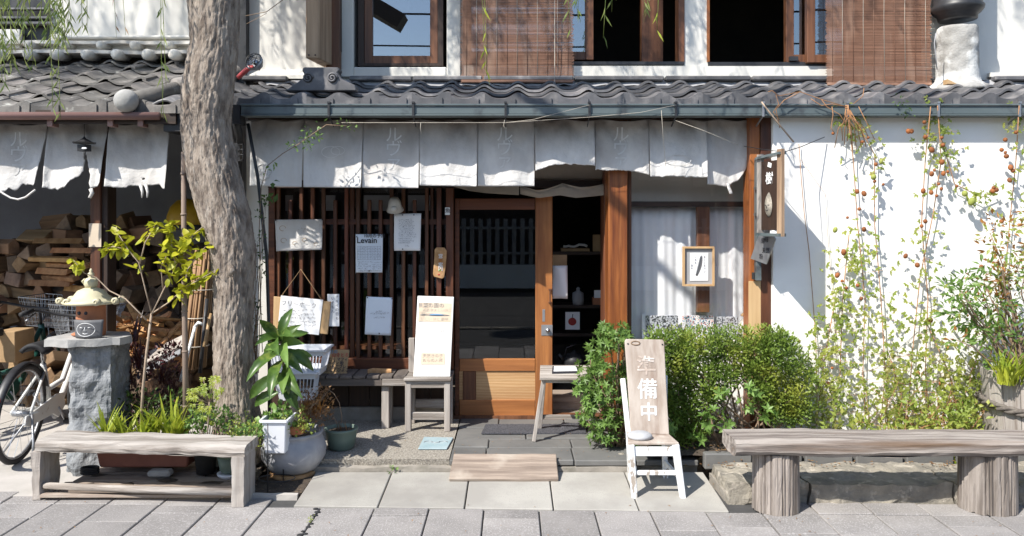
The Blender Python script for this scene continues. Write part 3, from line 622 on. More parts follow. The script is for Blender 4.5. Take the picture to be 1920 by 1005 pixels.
# display window right of the door
YW = 5.72
wf = MB(); wf.box(PX(1178, YW), PX(1184, YW), YW, YW+.06, .5, 2.4)
df = part('display_window', wf, 'frame_wood')
part('window_glass', MB().box(PX(1178, YW), PX(1408, YW), YW+.02, YW+.025, PZ(642, YW), PZ(300, YW)), 'glass', df)
part('window_mullion', MB().box(PX(1304, YW+.1), PX(1327, YW+.1), YW+.04, YW+.09, PZ(584, YW+.1), PZ(388, YW+.1)), 'frame_wood', df, bevel=.003)
part('window_transom', MB().box(PX(1178, YW+.1), PX(1410, YW+.1), YW+.04, YW+.08, PZ(388, YW+.1), PZ(378, YW+.1)), 'dark_wood_h', df)
part('upper_panel', MB().box(PX(1172, 5.95), PX(1420, 5.95), 5.95, 5.97, PZ(384, 5.95), 2.4), 'plaster_up', df)
part('window_sill', MB().box(PX(1172, YW), PX(1420, YW), YW-.02, 6.0, PZ(648, YW), PZ(640, YW)), 'plaster_up', df)
part('wall_below_window', MB().box(PX(1178, YW), PX(1424, YW), YW, YW+.1, .08, PZ(648, YW)), 'plaster', SH)
part('window_back_wall', MB().box(PX(1172, 6.1), PX(1430, 6.1), 6.06, 6.1, .1, 2.4), 'plaster', SH)
part('window_side_wall', MB().box(PX(1179, 6.0)-.05, PX(1179, 6.0)-.03, 5.84, 6.08, .1, 2.4), 'plaster', SH)
def curtain(px0, px1, y0, y1, Y, nf, lab, sweep=0):
    m = MB(); rr = R.random()*9
    def f(u, v):
        x = px0+(px1-px0)*u+sweep*(v**1.5)*(1-u if sweep < 0 else u)
        fd = .009*math.sin(u*nf*6.28+rr)+.005*math.sin(u*nf*14.1+rr*2+v)
        return (PX(x, Y), Y+fd*(1-.3*v), PZ(y1+(y0-y1)*v, Y))
    m.grid(f, 60, 10); o = m.build('curtain', M['curtain']); sm2 = o.modifiers.new('thickness', 'SOLIDIFY'); sm2.thickness = .002
    return tag(o, lab, 'curtain', 'white curtains in the display window')
curtain(1180, 1306, 390, 640, 5.86, 3.2, 'white curtain in the display window, left of the framed bread picture')
curtain(1326, 1408, 390, 640, 5.86, 2.3, 'white curtain in the display window, right of the framed bread picture')
# ------------------------------------------------------------------ left building: wood store
WS = thing('woodshed', 'open fronted wood store with a weathered tile roof and grey plastered back wall', 'building', (-3.6, 5.6, 0))
def wpart(name, mb, mat, parent=WS, **k): return mb.build(name, M[mat], parent, **k)
wpart('back_wall', MB().box(-6.8, -1.7, 8.6, 8.75, 0, 3.2), 'plaster_grey')
wpart('side_wall', MB().box(-1.99, -1.88, 6.12, 8.6, 0, 3.0), 'plaster_grey')
wpart('outer_wall', MB().box(-6.9, -6.8, 5.5, 8.6, 0, 3.0), 'plaster_grey')
YLU = 6.65
uw2 = MB(); uw2.box(PX(95, YLU), PX(447, YLU), YLU, YLU+.15, 2.9, 4.6); uw2.box(-6.9, PX(95, YLU), YLU, YLU+.15, 2.9, PZ(90, YLU))
uw2.box(-6.9, PX(42, YLU), YLU-.04, YLU, PZ(92, YLU), PZ(57, YLU))
wpart('upper_wall', uw2, 'plaster_up')
ub = MB(); ub.box(-6.9, PX(95, YLU), YLU+.05, YLU+.2, PZ(90, YLU), 4.6)
wpart('shuttered_window', ub, 'black_metal')
for a, b in ((33, 37), (43, 47), (17, 20)):
    wpart('window_rail', MB().box(-6.9, PX(100, YLU), YLU-.05, YLU+.02, PZ(b, YLU), PZ(a, YLU)), 'tile')
wpart('cornice', MB().box(PX(95, 6.6), PX(447, 6.6), YLU-.05, YLU, PZ(72, 6.6), PZ(66, 6.6)), 'plaster_up', bevel=.01)
sl2 = math.atan(.445); Y2, Z2 = 5.335, 2.425; n2 = 15; P2 = .268; x02 = -5.75
rb = MB(); xr2 = PX(345, 5.33)
yb2 = 6.62; dz2 = .445*(yb2-Y2-.03)
rb.add([(x02, Y2+.03, Z2-.03), (xr2, Y2+.03, Z2-.03), (xr2, yb2, Z2-.03+dz2), (x02, yb2, Z2-.03+dz2), (x02, Y2+.03, Z2-.07), (xr2, Y2+.03, Z2-.07), (xr2, yb2, Z2-.07+dz2), (x02, yb2, Z2-.07+dz2)],
       [(0, 1, 2, 3), (7, 6, 5, 4), (0, 4, 5, 1), (3, 2, 6, 7), (0, 3, 7, 4), (1, 5, 6, 2)])
# rear slope of the store so that it is roofed right back
rb.box(-6.9, -1.9, 6.62, 8.75, 2.95, 3.05)
r2 = wpart('roof', rb, 'dark_wood_h')
te2 = tile_mesh('weathered_eave_tile', P2, .29, sl2-.08, 'tile_old', True, .05); tm2 = tile_mesh('weathered_roof_tile', P2, .29, sl2-.07, 'tile_old')
for r in range(7):
    for i in range(n2):
        x = x02+i*P2
        if x > -2.30 : continue
        s = .205*r
        o = link('eave_tile' if r == 0 else 'roof_tile', te2 if r == 0 else tm2, r2, rot=(R.uniform(-.03, .03), R.uniform(-.03, .03), R.uniform(-.03, .03)))
        o.location = Vector((x+R.uniform(-.008, .008), Y2+s*math.cos(sl2), Z2+s*math.sin(sl2)+R.uniform(-.003, .008)))-ORG[WS]
# pale plastered rows below the wall
for (Yr, py, pitch, rr) in ((6.42, 104, .235, .045), (6.56, 86, .30, .035)):
    zc = PZ(py, Yr); x = -5.6; i = 0
    while x < -2.3:
        m = MB(); m.tube([(x, Yr+.12, zc+.02), (x, Yr-.05, zc-.004), (x, Yr-.075, zc-.006)], [rr, rr, rr*.75], 10)
        m.build('ridge_cap', M['tile_pale'], r2, disp=.006, dsc=12); x += pitch*R.uniform(.92, 1.08)
    wpart('ridge_course', MB().box(-5.8, -2.22, Yr, Yr+.2, zc+.018, zc+.045), 'tile_pale', r2, sub=(.15, 4), disp=.012, dsc=6)
# end roll of the roof coming down to the round cap
a = PP(233, 188, 5.26); b = Vector((a.x+.62, 6.3, a.z+.40))
er = MB(); er.tube([a+Vector((0, .04, 0)), a.lerp(b, .38)], [.055, .055], 14); wpart('roof_end_roll', er, 'tile_old', r2)
er = MB(); er.tube([a.lerp(b, .33)+Vector((0, 0, .015)), a.lerp(b, .68)+Vector((0, 0, .015))], [.066, .06], 14); wpart('roof_end_roll', er, 'tile_old', r2)
er = MB(); er.tube([a.lerp(b, .62)+Vector((0, 0, .03)), b+Vector((0, 0, .03))], [.07, .065], 14); wpart('roof_end_roll', er, 'tile_old', r2)
er = MB(); er.lathe(a+Vector((0, .03, 0)), [(.001, .075), (.04, .07), (.065, .05), (.078, .02), (.08, -.01), (.07, -.03)], 24, mtx=Matrix.Rotation(math.pi/2, 3, 'X')); wpart('round_end_cap', er, 'stone_cap', r2)
for i in range(4):
    m = MB(); sx = PX(268+i*14, 5.4)
    m.grid(lambda u, v: (PX(262, 5.4)+.36*u+.12*i, 5.36+.22*i+.24*v, 2.43+.09*i+.02*(1-v)+.1*v+.03*math.cos(u*7+2.6)), 10, 3); o = m.build('edge_tile', M['tile'], r2); o.modifiers.new('thickness', 'SOLIDIFY').thickness = .018
wpart('fascia_sun_block', MB().box(-6.8, PX(330, 5.34), 5.335, 5.352, 2.305, 2.40), 'dark_wood_h')  # board added behind the gutter to stop sun leaking through the eave gap
wpart('wall_plate', MB().box(-6.8, PX(330, 5.6), 5.60, 5.72, 2.30, 2.40), 'dark_wood_h')
wpart('soffit', MB().box(-6.8, PX(332, 5.5), 5.42, 6.4, 2.355, 2.375), 'dark_wood_h')
wpart('eave_corner', MB().box(PX(304, 5.34), PX(345, 5.34), 5.36, 5.6, PZ(246, 5.34), PZ(212, 5.34)), 'black_metal', sub=(.1, 2), disp=.01)
gp = MB(); gp.tube([(-6.8, 5.30, PZ(216.5, 5.3)), (PX(299, 5.3), 5.30, PZ(217.5, 5.3))], .027, 14); o = wpart('gutter', gp, 'gutter_red')
for px in (93, 206, 263): wpart('gutter_bracket', MB().box(PX(px-5, 5.32), PX(px+5, 5.32), 5.32, 5.40, PZ(236, 5.3), PZ(222, 5.3)), 'gutter_red', o)
wpart('post', MB().box(PX(169, 5.75), PX(188, 5.75), 5.75, 5.87, .0, 2.36), 'red_wood', bevel=.004)
wpart('post_side', MB().box(PX(188.5, 5.77), PX(202, 5.77), 5.77, 5.9, .0, 2.36), 'dark_wood', bevel=.004)
wpart('paper_plate', MB().box(PX(167, 5.745), PX(190, 5.745), 5.742, 5.749, PZ(463, 5.75), PZ(419, 5.75)), 'kraft_pale')
# ------------------------------------------------------------------ other side of the street (seen in the glass)
OP = thing('opposite_house', 'dark timber house with low white wall across the street seen in reflection', 'building', (0, -8, 0))
m = MB(); m.box(-14, 14, -9.5, -8.6, 0, 4.2); m.build('wall', M['dark_wood_h'], OP)
m = MB(); m.box(-14.5, 14.5, -9.6, -7.9, 4.2, 4.4); m.build('roof', M['tile'], OP)
m = MB(); m.box(-9, 6, -6.5, -6.3, 0, .55); m.build('low_wall', M['plaster'], OP)
m = MB()
for i in range(75): m.box(-9+i*.2, -8.9+i*.2, -6.45, -6.4, .55, 1.65)
m.box(-9, 6, -6.39, -6.35, .8, .86); m.box(-9, 6, -6.39, -6.35, 1.4, 1.46); m.build('fence_slats', M['stone_cap'], OP)['kind'] = 'stuff'
m = MB(); m.bar((-5.2, -4, 7.45), (-2.3, -4, 5.75), .5, .32); m.build('gable_eave', M['dark_wood_h'], OP)
for i, z_ in enumerate((6.02, 6.1, 6.2, 5.55)):
    m = MB(); m.tube([(-20, -4.2-.3*i, z_+.2), (0, -4.2-.3*i, z_-.05), (20, -4.2-.3*i, z_+.2)], .012 if i < 3 else .02, 5); tag(m.build('overhead_wire', M['rubber']), 'black overhead wire over the street, '+('lowest thin one', 'middle thin one', 'highest one', 'thick lowest one')[i]+' reflected in the upper window', 'wire')
# ------------------------------------------------------------------ cloth curtains under the eaves
def interp(pts, x):
    if x <= pts[0][0]: return pts[0][1]
    for (a, b), (c, d) in zip(pts, pts[1:]):
        if x <= c: return b+(d-b)*(x-a)/(c-a)
    return pts[-1][1]
def cloth_panel(parent, x0, x1, ytop, bott, Y, seed, hooks, rag=0.0, x0b=None, x1b=None, tears=(), mat='cloth', name='cloth_panel', amp=1.0, topf=None):
    rr = random.Random(seed); x0b = x0 if x0b is None else x0b; x1b = x1 if x1b is None else x1b
    ph = rr.uniform(0, 6); nu, nv = 44, 40
    def f(u, v):
        k = min(1, max(0, (v-.25)/.75))
        px = (x0+(x0b-x0)*k)+((x1+(x1b-x1)*k)-(x0+(x0b-x0)*k))*u
        yt = topf(px) if topf else ytop
        yb = interp(bott, px)
        if rag: yb += rag*(noise.noise(Vector((px*.11, seed, 0)))+.7*noise.noise(Vector((px*.45, seed, 3))))
        tdist = min(abs(px-h) for h in hooks)/30.0
        sag = 5.0*min(1, tdist)**.8*max(0, 1-v*3)
        y = yt+sag+(yb-yt-sag)*v
        tri = math.exp(-((tdist-1.1*v*2.2)**2)*5)*max(0, 1-v*1.5)
        d = .018*tri+amp*(.012*math.sin(u*6.28*1.3+ph)*v+.008*noise.noise(Vector((u*3+seed, v*2.0, 1)))+.004*noise.noise(Vector((u*9+seed, v*6, 4))))
        edge = min(u, 1-u)*2; d -= .02*v*max(0, 1-edge*5)*(1 if rr else 0)*amp
        return Vector((PX(px, Y), Y+d+.0-.03*v*amp*math.sin(ph), PZ(y, Y)))
    m = MB(); m.grid(f, nu, nv, True, (lambda u, v: any(t(u, v) for t in tears)) if tears else None)
    o = m.build(name, M[mat], parent); s = o.modifiers.new('thickness', 'SOLIDIFY'); s.thickness = .0015
    return o
YN = 5.53
NR = thing('shop_curtain', 'long undyed cotton curtain of nine frayed panels hanging under the shop eave', 'shop curtain', (0, YN, 1.9))
xs = [470, 569.5, 680, 787, 895, 1003, 1115, 1217, 1325, 1413]
bots = [[(470, 349), (569, 351)], [(570, 351), (680, 352)], [(680, 352), (787, 353)], [(787, 348), (895, 350)], [(895, 349), (1003, 349)],
        [(1003, 321), (1018, 316), (1030, 311), (1065, 308), (1115, 311)], [(1115, 318), (1140, 320), (1160, 319), (1190, 321), (1217, 328)],
        [(1217, 332), (1255, 331), (1282, 332), (1325, 333)], [(1325, 345), (1345, 347), (1362, 350), (1380, 342), (1392, 330), (1404, 305), (1413, 296)]]
hooks = [500, 570, 640, 700, 787, 860, 940, 1003, 1060, 1130, 1217, 1290, 1350, 1413]
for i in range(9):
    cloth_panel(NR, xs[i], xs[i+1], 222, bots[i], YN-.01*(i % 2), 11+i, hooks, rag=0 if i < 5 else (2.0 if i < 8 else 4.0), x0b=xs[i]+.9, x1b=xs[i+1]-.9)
pl = MB(); pl.tube([(PX(466, YN+.03), YN+.03, PZ(221, YN)), (PX(1416, YN+.03), YN+.03, PZ(220, YN))], .012, 8); pl.build('hanging_pole', M['dark_wood_h'], NR)
m = MB(); m.grid(lambda u, v: (PX(1362+6*u+5*v, YN-.03), YN-.03+.01*math.sin(v*5), PZ(344+20*v, YN)), 2, 4); o = m.build('loose_thread', M['cloth'], NR); o.modifiers.new('thickness', 'SOLIDIFY').thickness = .003
from mathutils.bvhtree import BVHTree
def drape(objs, root):
    panels = [c for c in root.children if c.name.startswith('cloth_panel')]; org = ORG[root]; tr = []
    for p in panels: tr.append(BVHTree.FromPolygons([v.co for v in p.data.vertices], [tuple(q.vertices) for q in p.data.polygons]))
    for o in objs:
        mi = o.matrix_local.copy() if o.rotation_euler.x == 0 else Matrix.LocRotScale(o.location, o.rotation_euler, None)
        inv = mi.inverted(); densify(o.data); ym = sum((mi@v.co).y for v in o.data.vertices)/len(o.data.vertices)
        for v in o.data.vertices:
            q = mi@v.co; best = None
            for t in tr:
                h = t.ray_cast(Vector((q.x, -1, q.z)), Vector((0, 1, 0)))
                if h[0] is not None and (best is None or h[0].y < best): best = h[0].y
            if best is not None: q.y = best-.0035+(q.y-ym); v.co = inv@q
def vtext(s, px, pys, size, Y, mat, parent, nm='lettering', px2=None):
    for i, (ch, py) in enumerate(zip(s, pys)):
        text(nm, ch, PP(px, py, Y), size, M[mat], parent)
for cx in (737, 946, 1166):
    vtext('ルヴァ', cx, (253, 280, 306) if cx < 900 else (252, 278, 302), .125, YN-.045, 'cloth_mark', NR)
m = MB(); c = PP(491, 322, YN-.045); m.tube([c+Vector((.055*math.cos(a*.3), 0, .055*math.sin(a*.3))) for a in range(22)], .004, 5); m.build('round_emblem', M['cloth_mark'], NR)
text('lettering', '米', c, .075, M['cloth_mark'], NR)
m = MB(); c = PP(620, 285, YN-.045)
for cc, r in ((c, .04), (c+Vector((.05, 0, .01)), .03)): m.tube([cc+Vector((r*1.6*math.cos(a*.3), 0, r*math.sin(a*.3))) for a in range(22)], .002, 4)
m.build('bread_drawing', M['cloth_mark'], NR)
m = MB(); c = PP(1272, 300, YN-.045)
m.tube([c+Vector((.09*math.cos(a*.3), 0, .04*math.sin(a*.3))) for a in range(22)], .002, 4); m.build('bread_drawing', M['cloth_mark'], NR)
drape([c for c in NR.children if c.name.split('.')[0] in ('lettering', 'round_emblem', 'bread_drawing')], NR)
# left curtain
YN2 = 5.50
NL = thing('torn_shop_curtain', 'badly torn grey white cotton curtain of three panels hanging before the wood store', 'shop curtain', (-3.3, YN2, 1.9))
hk2 = [10, 90, 158, 205, 270, 312]
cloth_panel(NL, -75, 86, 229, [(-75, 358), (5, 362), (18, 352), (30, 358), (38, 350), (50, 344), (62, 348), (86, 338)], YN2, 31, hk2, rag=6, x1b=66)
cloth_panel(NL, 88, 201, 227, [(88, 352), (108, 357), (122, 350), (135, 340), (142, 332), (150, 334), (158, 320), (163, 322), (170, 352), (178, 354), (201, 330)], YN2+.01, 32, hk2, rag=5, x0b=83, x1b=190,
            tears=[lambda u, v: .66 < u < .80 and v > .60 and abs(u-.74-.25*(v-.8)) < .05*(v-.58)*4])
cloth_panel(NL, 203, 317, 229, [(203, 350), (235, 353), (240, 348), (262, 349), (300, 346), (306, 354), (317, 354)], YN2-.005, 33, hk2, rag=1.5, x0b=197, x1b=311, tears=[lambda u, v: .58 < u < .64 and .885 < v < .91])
pl = MB(); pl.tube([(-4.0, YN2+.03, PZ(226, YN2)), (PX(320, YN2), YN2+.03, PZ(228, YN2))], .012, 8); pl.build('hanging_pole', M['dark_wood_h'], NL)
m = MB(); m.tube([PP(p, q, YN2-.03) for p, q in ((-12, 350), (2, 360), (8, 364), (20, 371), (34, 374), (48, 370), (58, 362), (66, 356))], .007, 6); m.build('torn_strip', M['cloth'], NL)
for q in (263, 273):
    m = MB(); m.tube([PP(q, 345, YN2-.02), PP(q+4, 360, YN2-.02), PP(q+3, 371, YN2-.02)], [.012, .009, .005], 6); m.build('torn_strip', M['cloth'], NL)
m = MB(); m.tube([PP(170, 354, YN2-.02), PP(173, 362, YN2-.02), PP(168, 371, YN2-.02)], [.014, .014, .012], 6); m.build('torn_strip', M['cloth'], NL)
vtext('ルヴァ', 28, (262, 290, 316), .13, YN2-.045, 'cloth_mark', NL)
drape([c for c in NL.children if c.name.startswith('lettering')], NL)
# small iron lantern on a cord
YLn = 5.40; LN = thing('hanging_lantern', 'small black iron pagoda lantern hanging before the torn curtain', 'lantern', PP(158, 284, YLn))
m = MB(); m.tube([PP(158, 222, YLn), PP(158, 258, YLn)], .002, 5); m.build('cord', M['black_metal'], LN)
m = MB(); c = PP(158, 275, YLn); m.lathe(c, [(.05, -.032), (.05, .012), (.045, .012)], 6, False); m.build('lantern_body', M['black_metal'], LN)
m = MB(); m.lathe(PP(158, 268, YLn), [(.085, .003), (.078, -.004), (.03, .022), (.012, .032), (.004, .045)], 6, False); m.build('lantern_roof', M['black_metal'], LN)
m = MB(); m.ball(PP(158, 278, YLn-.05), .012, sc=(1.6, .3, .6)); m.build('lantern_opening', M['paper'], LN)
# valance inside the door
VL = thing('door_valance', 'low beige cloth valance hung along the top of the doorway', 'valance', PP(990, 360, 5.86))
cloth_panel(VL, 851, 973, 335, [(851, 350), (880, 358), (910, 362), (940, 364), (973, 366)], 5.88, 51, [851, 910, 973], mat='cloth_dark', amp=.6)
cloth_panel(VL, 975, 1134, 346, [(975, 364), (1010, 371), (1050, 366), (1080, 371), (1134, 366)], 5.87, 52, [975, 1055, 1134], mat='cloth_dark', amp=.6, topf=lambda x: interp([(975, 347), (1010, 352), (1055, 343), (1090, 346), (1134, 344)], x))
# ------------------------------------------------------------------ bamboo blinds upstairs: rods joined, binding cords
def blind(px0, px1, Yb, zbot, ztop, label):
    t = thing('bamboo_blind', label, 'blind', (PX((px0+px1)/2, Yb), Yb, zbot), 'bamboo blinds on the upper windows')
    m = MB(); x0, x1 = PX(px0, Yb), PX(px1, Yb); z = zbot; k = 0; rr = random.Random(px0)
    while z < ztop:
        a = x0+rr.uniform(-.012, .006); b = x1+rr.uniform(-.006, .012); y = Yb+.012*math.sin((z-zbot)*3)+rr.uniform(-.001, .001)
        m.bar((a, y, z), (b, y+rr.uniform(-.002, .002), z+rr.uniform(-.0015, .0015)), .0035, .0042); z += .0072
    o = m.build('bamboo_rods', M['bamboo'], t); o['kind'] = 'stuff'
    n = int((x1-x0)/.074)
    for i in range(n):
        x = x0+(x1-x0)*(i+.5)/n; c = MB(); c.tube([(x, Yb-.004, zbot), (x, Yb+.012*math.sin(1.5)-.004, zbot+.5), (x, Yb-.004, ztop)], .0016, 4); c.build('binding_cord', M['rope'] if i % 2 else M['bamboo'], t)
    MB().bar((x0, Yb-.003, zbot+.012), (x1, Yb-.003, zbot+.012), .012, .02).build('bottom_rod', M['bamboo'], t)
blind(865, 1074, 6.0, PZ(155, 6.0), 4.2, 'thin reddish bamboo blind left of the two dark upper windows')
blind(1551, 1746, 5.98, PZ(160, 5.98), 4.2, 'thick brown bamboo blind right of the dark upper windows beside the rendered chimney')
m = MB(); m.bar(PP(1040, 158, 5.95), PP(1040, -80, 5.95), .004, .004); tag(m.build('blind_pull_cord', M['rope']), 'pale pull cord hanging down the left bamboo blind', 'cord')
# ------------------------------------------------------------------ signboard beam, ornamental tile, flood lamp, chimney
YB = 5.72
t = thing('edge_on_signboard', 'tall weathered timber signboard seen edge on above the carved roof tile', 'signboard', PP(605, 128, YB))
m = MB(); z0 = PZ(109, YB); z1 = 4.3; xa, xb = PX(573, YB), PX(597, YB)
m.add([(xa, YB, z0), (xb, YB, z0), (xb+.06, YB+.42, z0-.0), (xa+.06, YB+.42, z0), (xa, YB, z1), (xb, YB, z1), (xb+.06, YB+.42, z1), (xa+.06, YB+.42, z1)],
      [(0, 3, 2, 1), (4, 5, 6, 7), (0, 1, 5, 4), (1, 2, 6, 5), (2, 3, 7, 6), (3, 0, 4, 7)])
m.build('board', M['beam_wood'], t, bevel=.006)
m = MB(); m.box(PX(613, 6.0), PX(637, 6.0), 5.98, 6.06, PZ(128, 6.0), 4.3); m.build('back_post', M['frame_wood'], t)
m = MB(); m.box(PX(570, YB)-.0, PX(600, YB), YB-.012, YB-.001, z0+.55, z0+.6); m.build('iron_strap', M['black_metal'], t)
for px in (579, 591):
    b = MB(); b.ball(PP(px, 103, YB-.002), .006); b.build('bolt', M['black_metal'], t)
m = MB(); m.box(PX(624, 6.05), PX(640, 6.05), 6.02, 6.08, PZ(97, 6.05), 4.3); tag(m.build('dark_stay', M['dark_wood']), 'dark timber stay hanging between the signboard and the left upper window', 'timber')
YO = 5.45
t = thing('ornamental_roof_tile', 'grey carved ridge end tile with two spiral eyes under the signboard', 'roof tile', PP(603, 170, YO))
m = MB(); px = [(533, 170), (540, 166), (566, 148), (571, 141), (566, 131), (569, 126), (634, 126), (637, 131), (632, 136), (641, 148), (666, 160), (668, 170)]
m.prism([(PX(a, YO), PZ(b, YO)) for a, b in px][::-1], YO, YO+.10); m.build('tile_face', M['tile'], t, bevel=.006)
for cx in (577.5, 623):
    c = PP(cx, 146, YO-.004)
    b = MB(); b.tube([c+Vector(((.036-.0011*a)*math.cos(a*.42), -.004, (.036-.0011*a)*math.sin(a*.42))) for a in range(28)], .007, 6); b.build('spiral', M['tile'], t)
    b = MB(); b.lathe(c, [(.001, .0), (.03, .001), (.034, .004)], 16, mtx=Matrix.Rotation(math.pi/2, 3, 'X')); b.build('eye_hollow', M['black_metal'], t)
t = thing('flood_lamp', 'red handled flood lamp with round wire guard beside the tree trunk', 'lamp', PP(470, 140, 5.5))
mt = Matrix.Rotation(rad(-28), 3, 'Z')@Matrix.Rotation(rad(62), 3, 'X')
c = PP(478, 117, 5.45)
m = MB(); m.lathe(c, [(.012, -.06), (.03, -.05), (.058, -.015), (.066, .012), (.060, .010), (.05, -.012), (.02, -.03), (.001, -.03)], 20, mtx=mt); m.build('reflector', M['steel_dull'], t)
m = MB(); m.ball(c+mt@Vector((0, 0, -.01)), .028); m.build('bulb', M['chrome'], t)
m = MB()
for r, z in ((.064, .014), (.05, .04), (.028, .055)): m.tube([c+mt@Vector((r*math.cos(a*.4), r*math.sin(a*.4), z)) for a in range(17)], .0022, 4)
for a in range(8): m.tube([c+mt@Vector((r*math.cos(a*.785), r*math.sin(a*.785), z)) for r, z in ((.066, .012), (.05, .04), (.001, .06))], .002, 4)
m.build('wire_guard', M['black_metal'], t)
m = MB(); m.tube([c+mt@Vector((0, 0, -.055)), c+Vector((-.05, .02, -.035)), c+Vector((-.14, .06, -.095))], [.022, .019, .017], 10); m.build('handle', M['red_paint'], t)
m = MB(); m.box(PX(437, 5.55), PX(450, 5.55), 5.55, 5.62, PZ(300, 5.55), PZ(268, 5.55))
for i in range(3): m.tube([PP(447, 272+i*9, 5.54), PP(456, 270+i*10, 5.5), PP(455, 280+i*10, 5.52), PP(446, 284+i*9, 5.54)], .006, 5)
tag(m.build('meter_box', M['black_metal']), 'black cable box with looped wires right of the tree trunk', 'cable box')
YC = 5.78
t = thing('rendered_chimney', 'rough white rendered chimney stump with black cap standing on the tiled roof', 'chimney', PP(1795, 170, YC))
prof = [(.225, -.02), (.20, .02), (.150, .055), (.142, .10), (.138, .30), (.136, .46), (.13, .475)]
m = MB(); cx = PP(1795, 168, YC+.15); m.lathe(cx, prof, 24, True, Matrix.Diagonal((1.06, 1, 1)))
m.build('shaft', M['rough_plaster'], t, sub=(.03, 4), disp=.009, dsc=16)
m = MB(); zc = PZ(25, YC); m.lathe((cx.x, cx.y, zc), [(.135, -.012), (.14, .02), (.16, .035), (.18, .06), (.185, .085), (.17, .10), (.17, .9)], 28); m.build('cap', M['black_metal'], t)
m = MB(); m.tube([PP(1755, 62, 5.74), PP(1752, 80, 5.73), PP(1754, 100, 5.74), PP(1757, 130, 5.76)], .004, 5); m.build('cable', M['plaster_grey'], t)
m = MB(); m.prism([(PX(1774, 5.62), PZ(158, 5.62)), (PX(1791, 5.62), PZ(158, 5.62)), (PX(1774, 5.62), PZ(149, 5.62))], 5.60, 5.66); m.build('wood_chip', M['new_wood'], t)
# ------------------------------------------------------------------ projecting sign at the right post
t = thing('projecting_sign', 'narrow framed dark sign with white brushwork and a drop shaped clay face', 'sign', PP(1450, 445, 5.15))
Ys = 5.0
A = Vector((PX(1424, 5.22), 5.22, 0)); B = Vector((PX(1467, 4.98), 4.98, 0)); dd = (B-A).normalized(); nn = Vector((dd.y, -dd.x, 0))
ztp = PZ(293, 5.1); zbt = PZ(440, 5.1)
def onb(u, z, o=0): p = A+(B-A)*u+nn*o; return Vector((p.x, p.y, z))
m = MB(); m.bar(onb(.14, (ztp+zbt)/2+.0), onb(.86, (ztp+zbt)/2), .018, ztp-zbt-.06); m.build('board', M['dark_wood'], t)
for u in (.04, .93):
    m = MB(); m.bar(onb(u, zbt-.01), onb(u, ztp+.02+.02*u), .05, .022, up=nn); m.build('frame_post', M['beam_wood'] if u > .5 else M['grey_wood_v'], t)
m = MB(); m.bar(onb(-.02, ztp-.005), onb(1.0, ztp+.012), .055, .016); m.build('frame_cap', M['gutter'], t)
m = MB(); m.bar(onb(-.02, zbt), onb(1.0, zbt), .055, .02); m.build('frame_foot', M['gutter'], t)
zm = PZ(385, 5.1)
m = MB(); c = onb(.5, zm, .014); pts = []
for i in range(24):
    a = i/24*2*math.pi; r = .036*(1-.35*max(0, math.cos(a))**2); pts.append((math.sin(a)*r, math.cos(a)*.075*(1 if math.cos(a) < 0 else 1.15)))
vs = [c+dd*p[0]+Vector((0, 0, p[1])) for p in pts]; n = len(vs)
m.add([v+nn*0 for v in vs]+[c+(v-c)*.8+nn*.012 for v in vs]+[c+nn*.016], [(i, (i+1) % n, n+(i+1) % n, n+i) for i in range(n)]+[(n+i, n+(i+1) % n, 2*n) for i in range(n)], True)
m.build('clay_face', M['terracotta'] if False else M['kerb_stone'], t)
m = MB()
for s in (-1, 1): m.tube([c+nn*.016+dd*(s*.015+k*.007)+Vector((0, 0, .0+.003*abs(k))) for k in (-1, 0, 1)], .0018, 4)
m.tube([c+nn*.016+dd*(k*.009)+Vector((0, 0, -.035+.004*abs(k))) for k in (-1.5, -.5, .5, 1.5)], .002, 4)
m.tube([c+nn*.02+Vector((0, 0, .0)), c+nn*.02+dd*.004+Vector((0, 0, -.02))], .0018, 4); m.build('face_lines', M['ink'], t)
ang = math.atan2(dd.y, dd.x)
text('lettering', '樹', onb(.52, PZ(336, 5.1), .014), .085, M['white_mark'], t, rot=(math.pi/2, 0, ang), off=.001)
m = MB(); m.bar(onb(.45, PZ(308, 5.1), .012), onb(.6, PZ(311, 5.1), .012), .002, .03); m.build('white_chip', M['white_mark'], t)
m = MB(); m.bar(onb(.55, PZ(436, 5.1), .012), onb(.82, PZ(437, 5.1), .012), .004, .025); m.build('small_tag', M['paper'], t)
for q in (353, 402):
    m = MB(); m.bar(PP(1416, q, 5.40), onb(.02, PZ(q, 5.2)), .02, .02); m.build('bracket_arm', M['gutter'], t)
m = MB(); m.box(PX(1415, 5.42), PX(1424, 5.42), 5.38, 5.43, PZ(525, 5.42), PZ(297, 5.42)); m.build('mounting_bar', M['gutter'], t)
m = MB(); m.tube([PP(1395, 274, 5.4), PP(1430, 280, 5.2), PP(1470, 285, 5.0), PP(1500, 276, 5.2), PP(1546, 257, 5.38)], .003, 4); m.build('stay_wire', M['black_metal'], t)
t = thing('openwork_metal_sign', 'small grey metal plate with cut out characters below the framed sign', 'sign', PP(1430, 490, 5.3))
p0 = Vector((PX(1421, 5.36), 5.36, 0)); p1 = Vector((PX(1446, 5.22), 5.22, 0)); dq = (p1-p0).normalized(); n2_ = Vector((dq.y, -dq.x, 0))
m = MB(); m.bar(p0.lerp(p1, 0)+Vector((0, 0, (PZ(405, 5.3)+PZ(492, 5.3))/2)), p1+Vector((0, 0, (PZ(445, 5.3)+PZ(492, 5.3))/2-.01)), .008, .32, h2=.2); m.build('plate', M['steel_dull'], t)
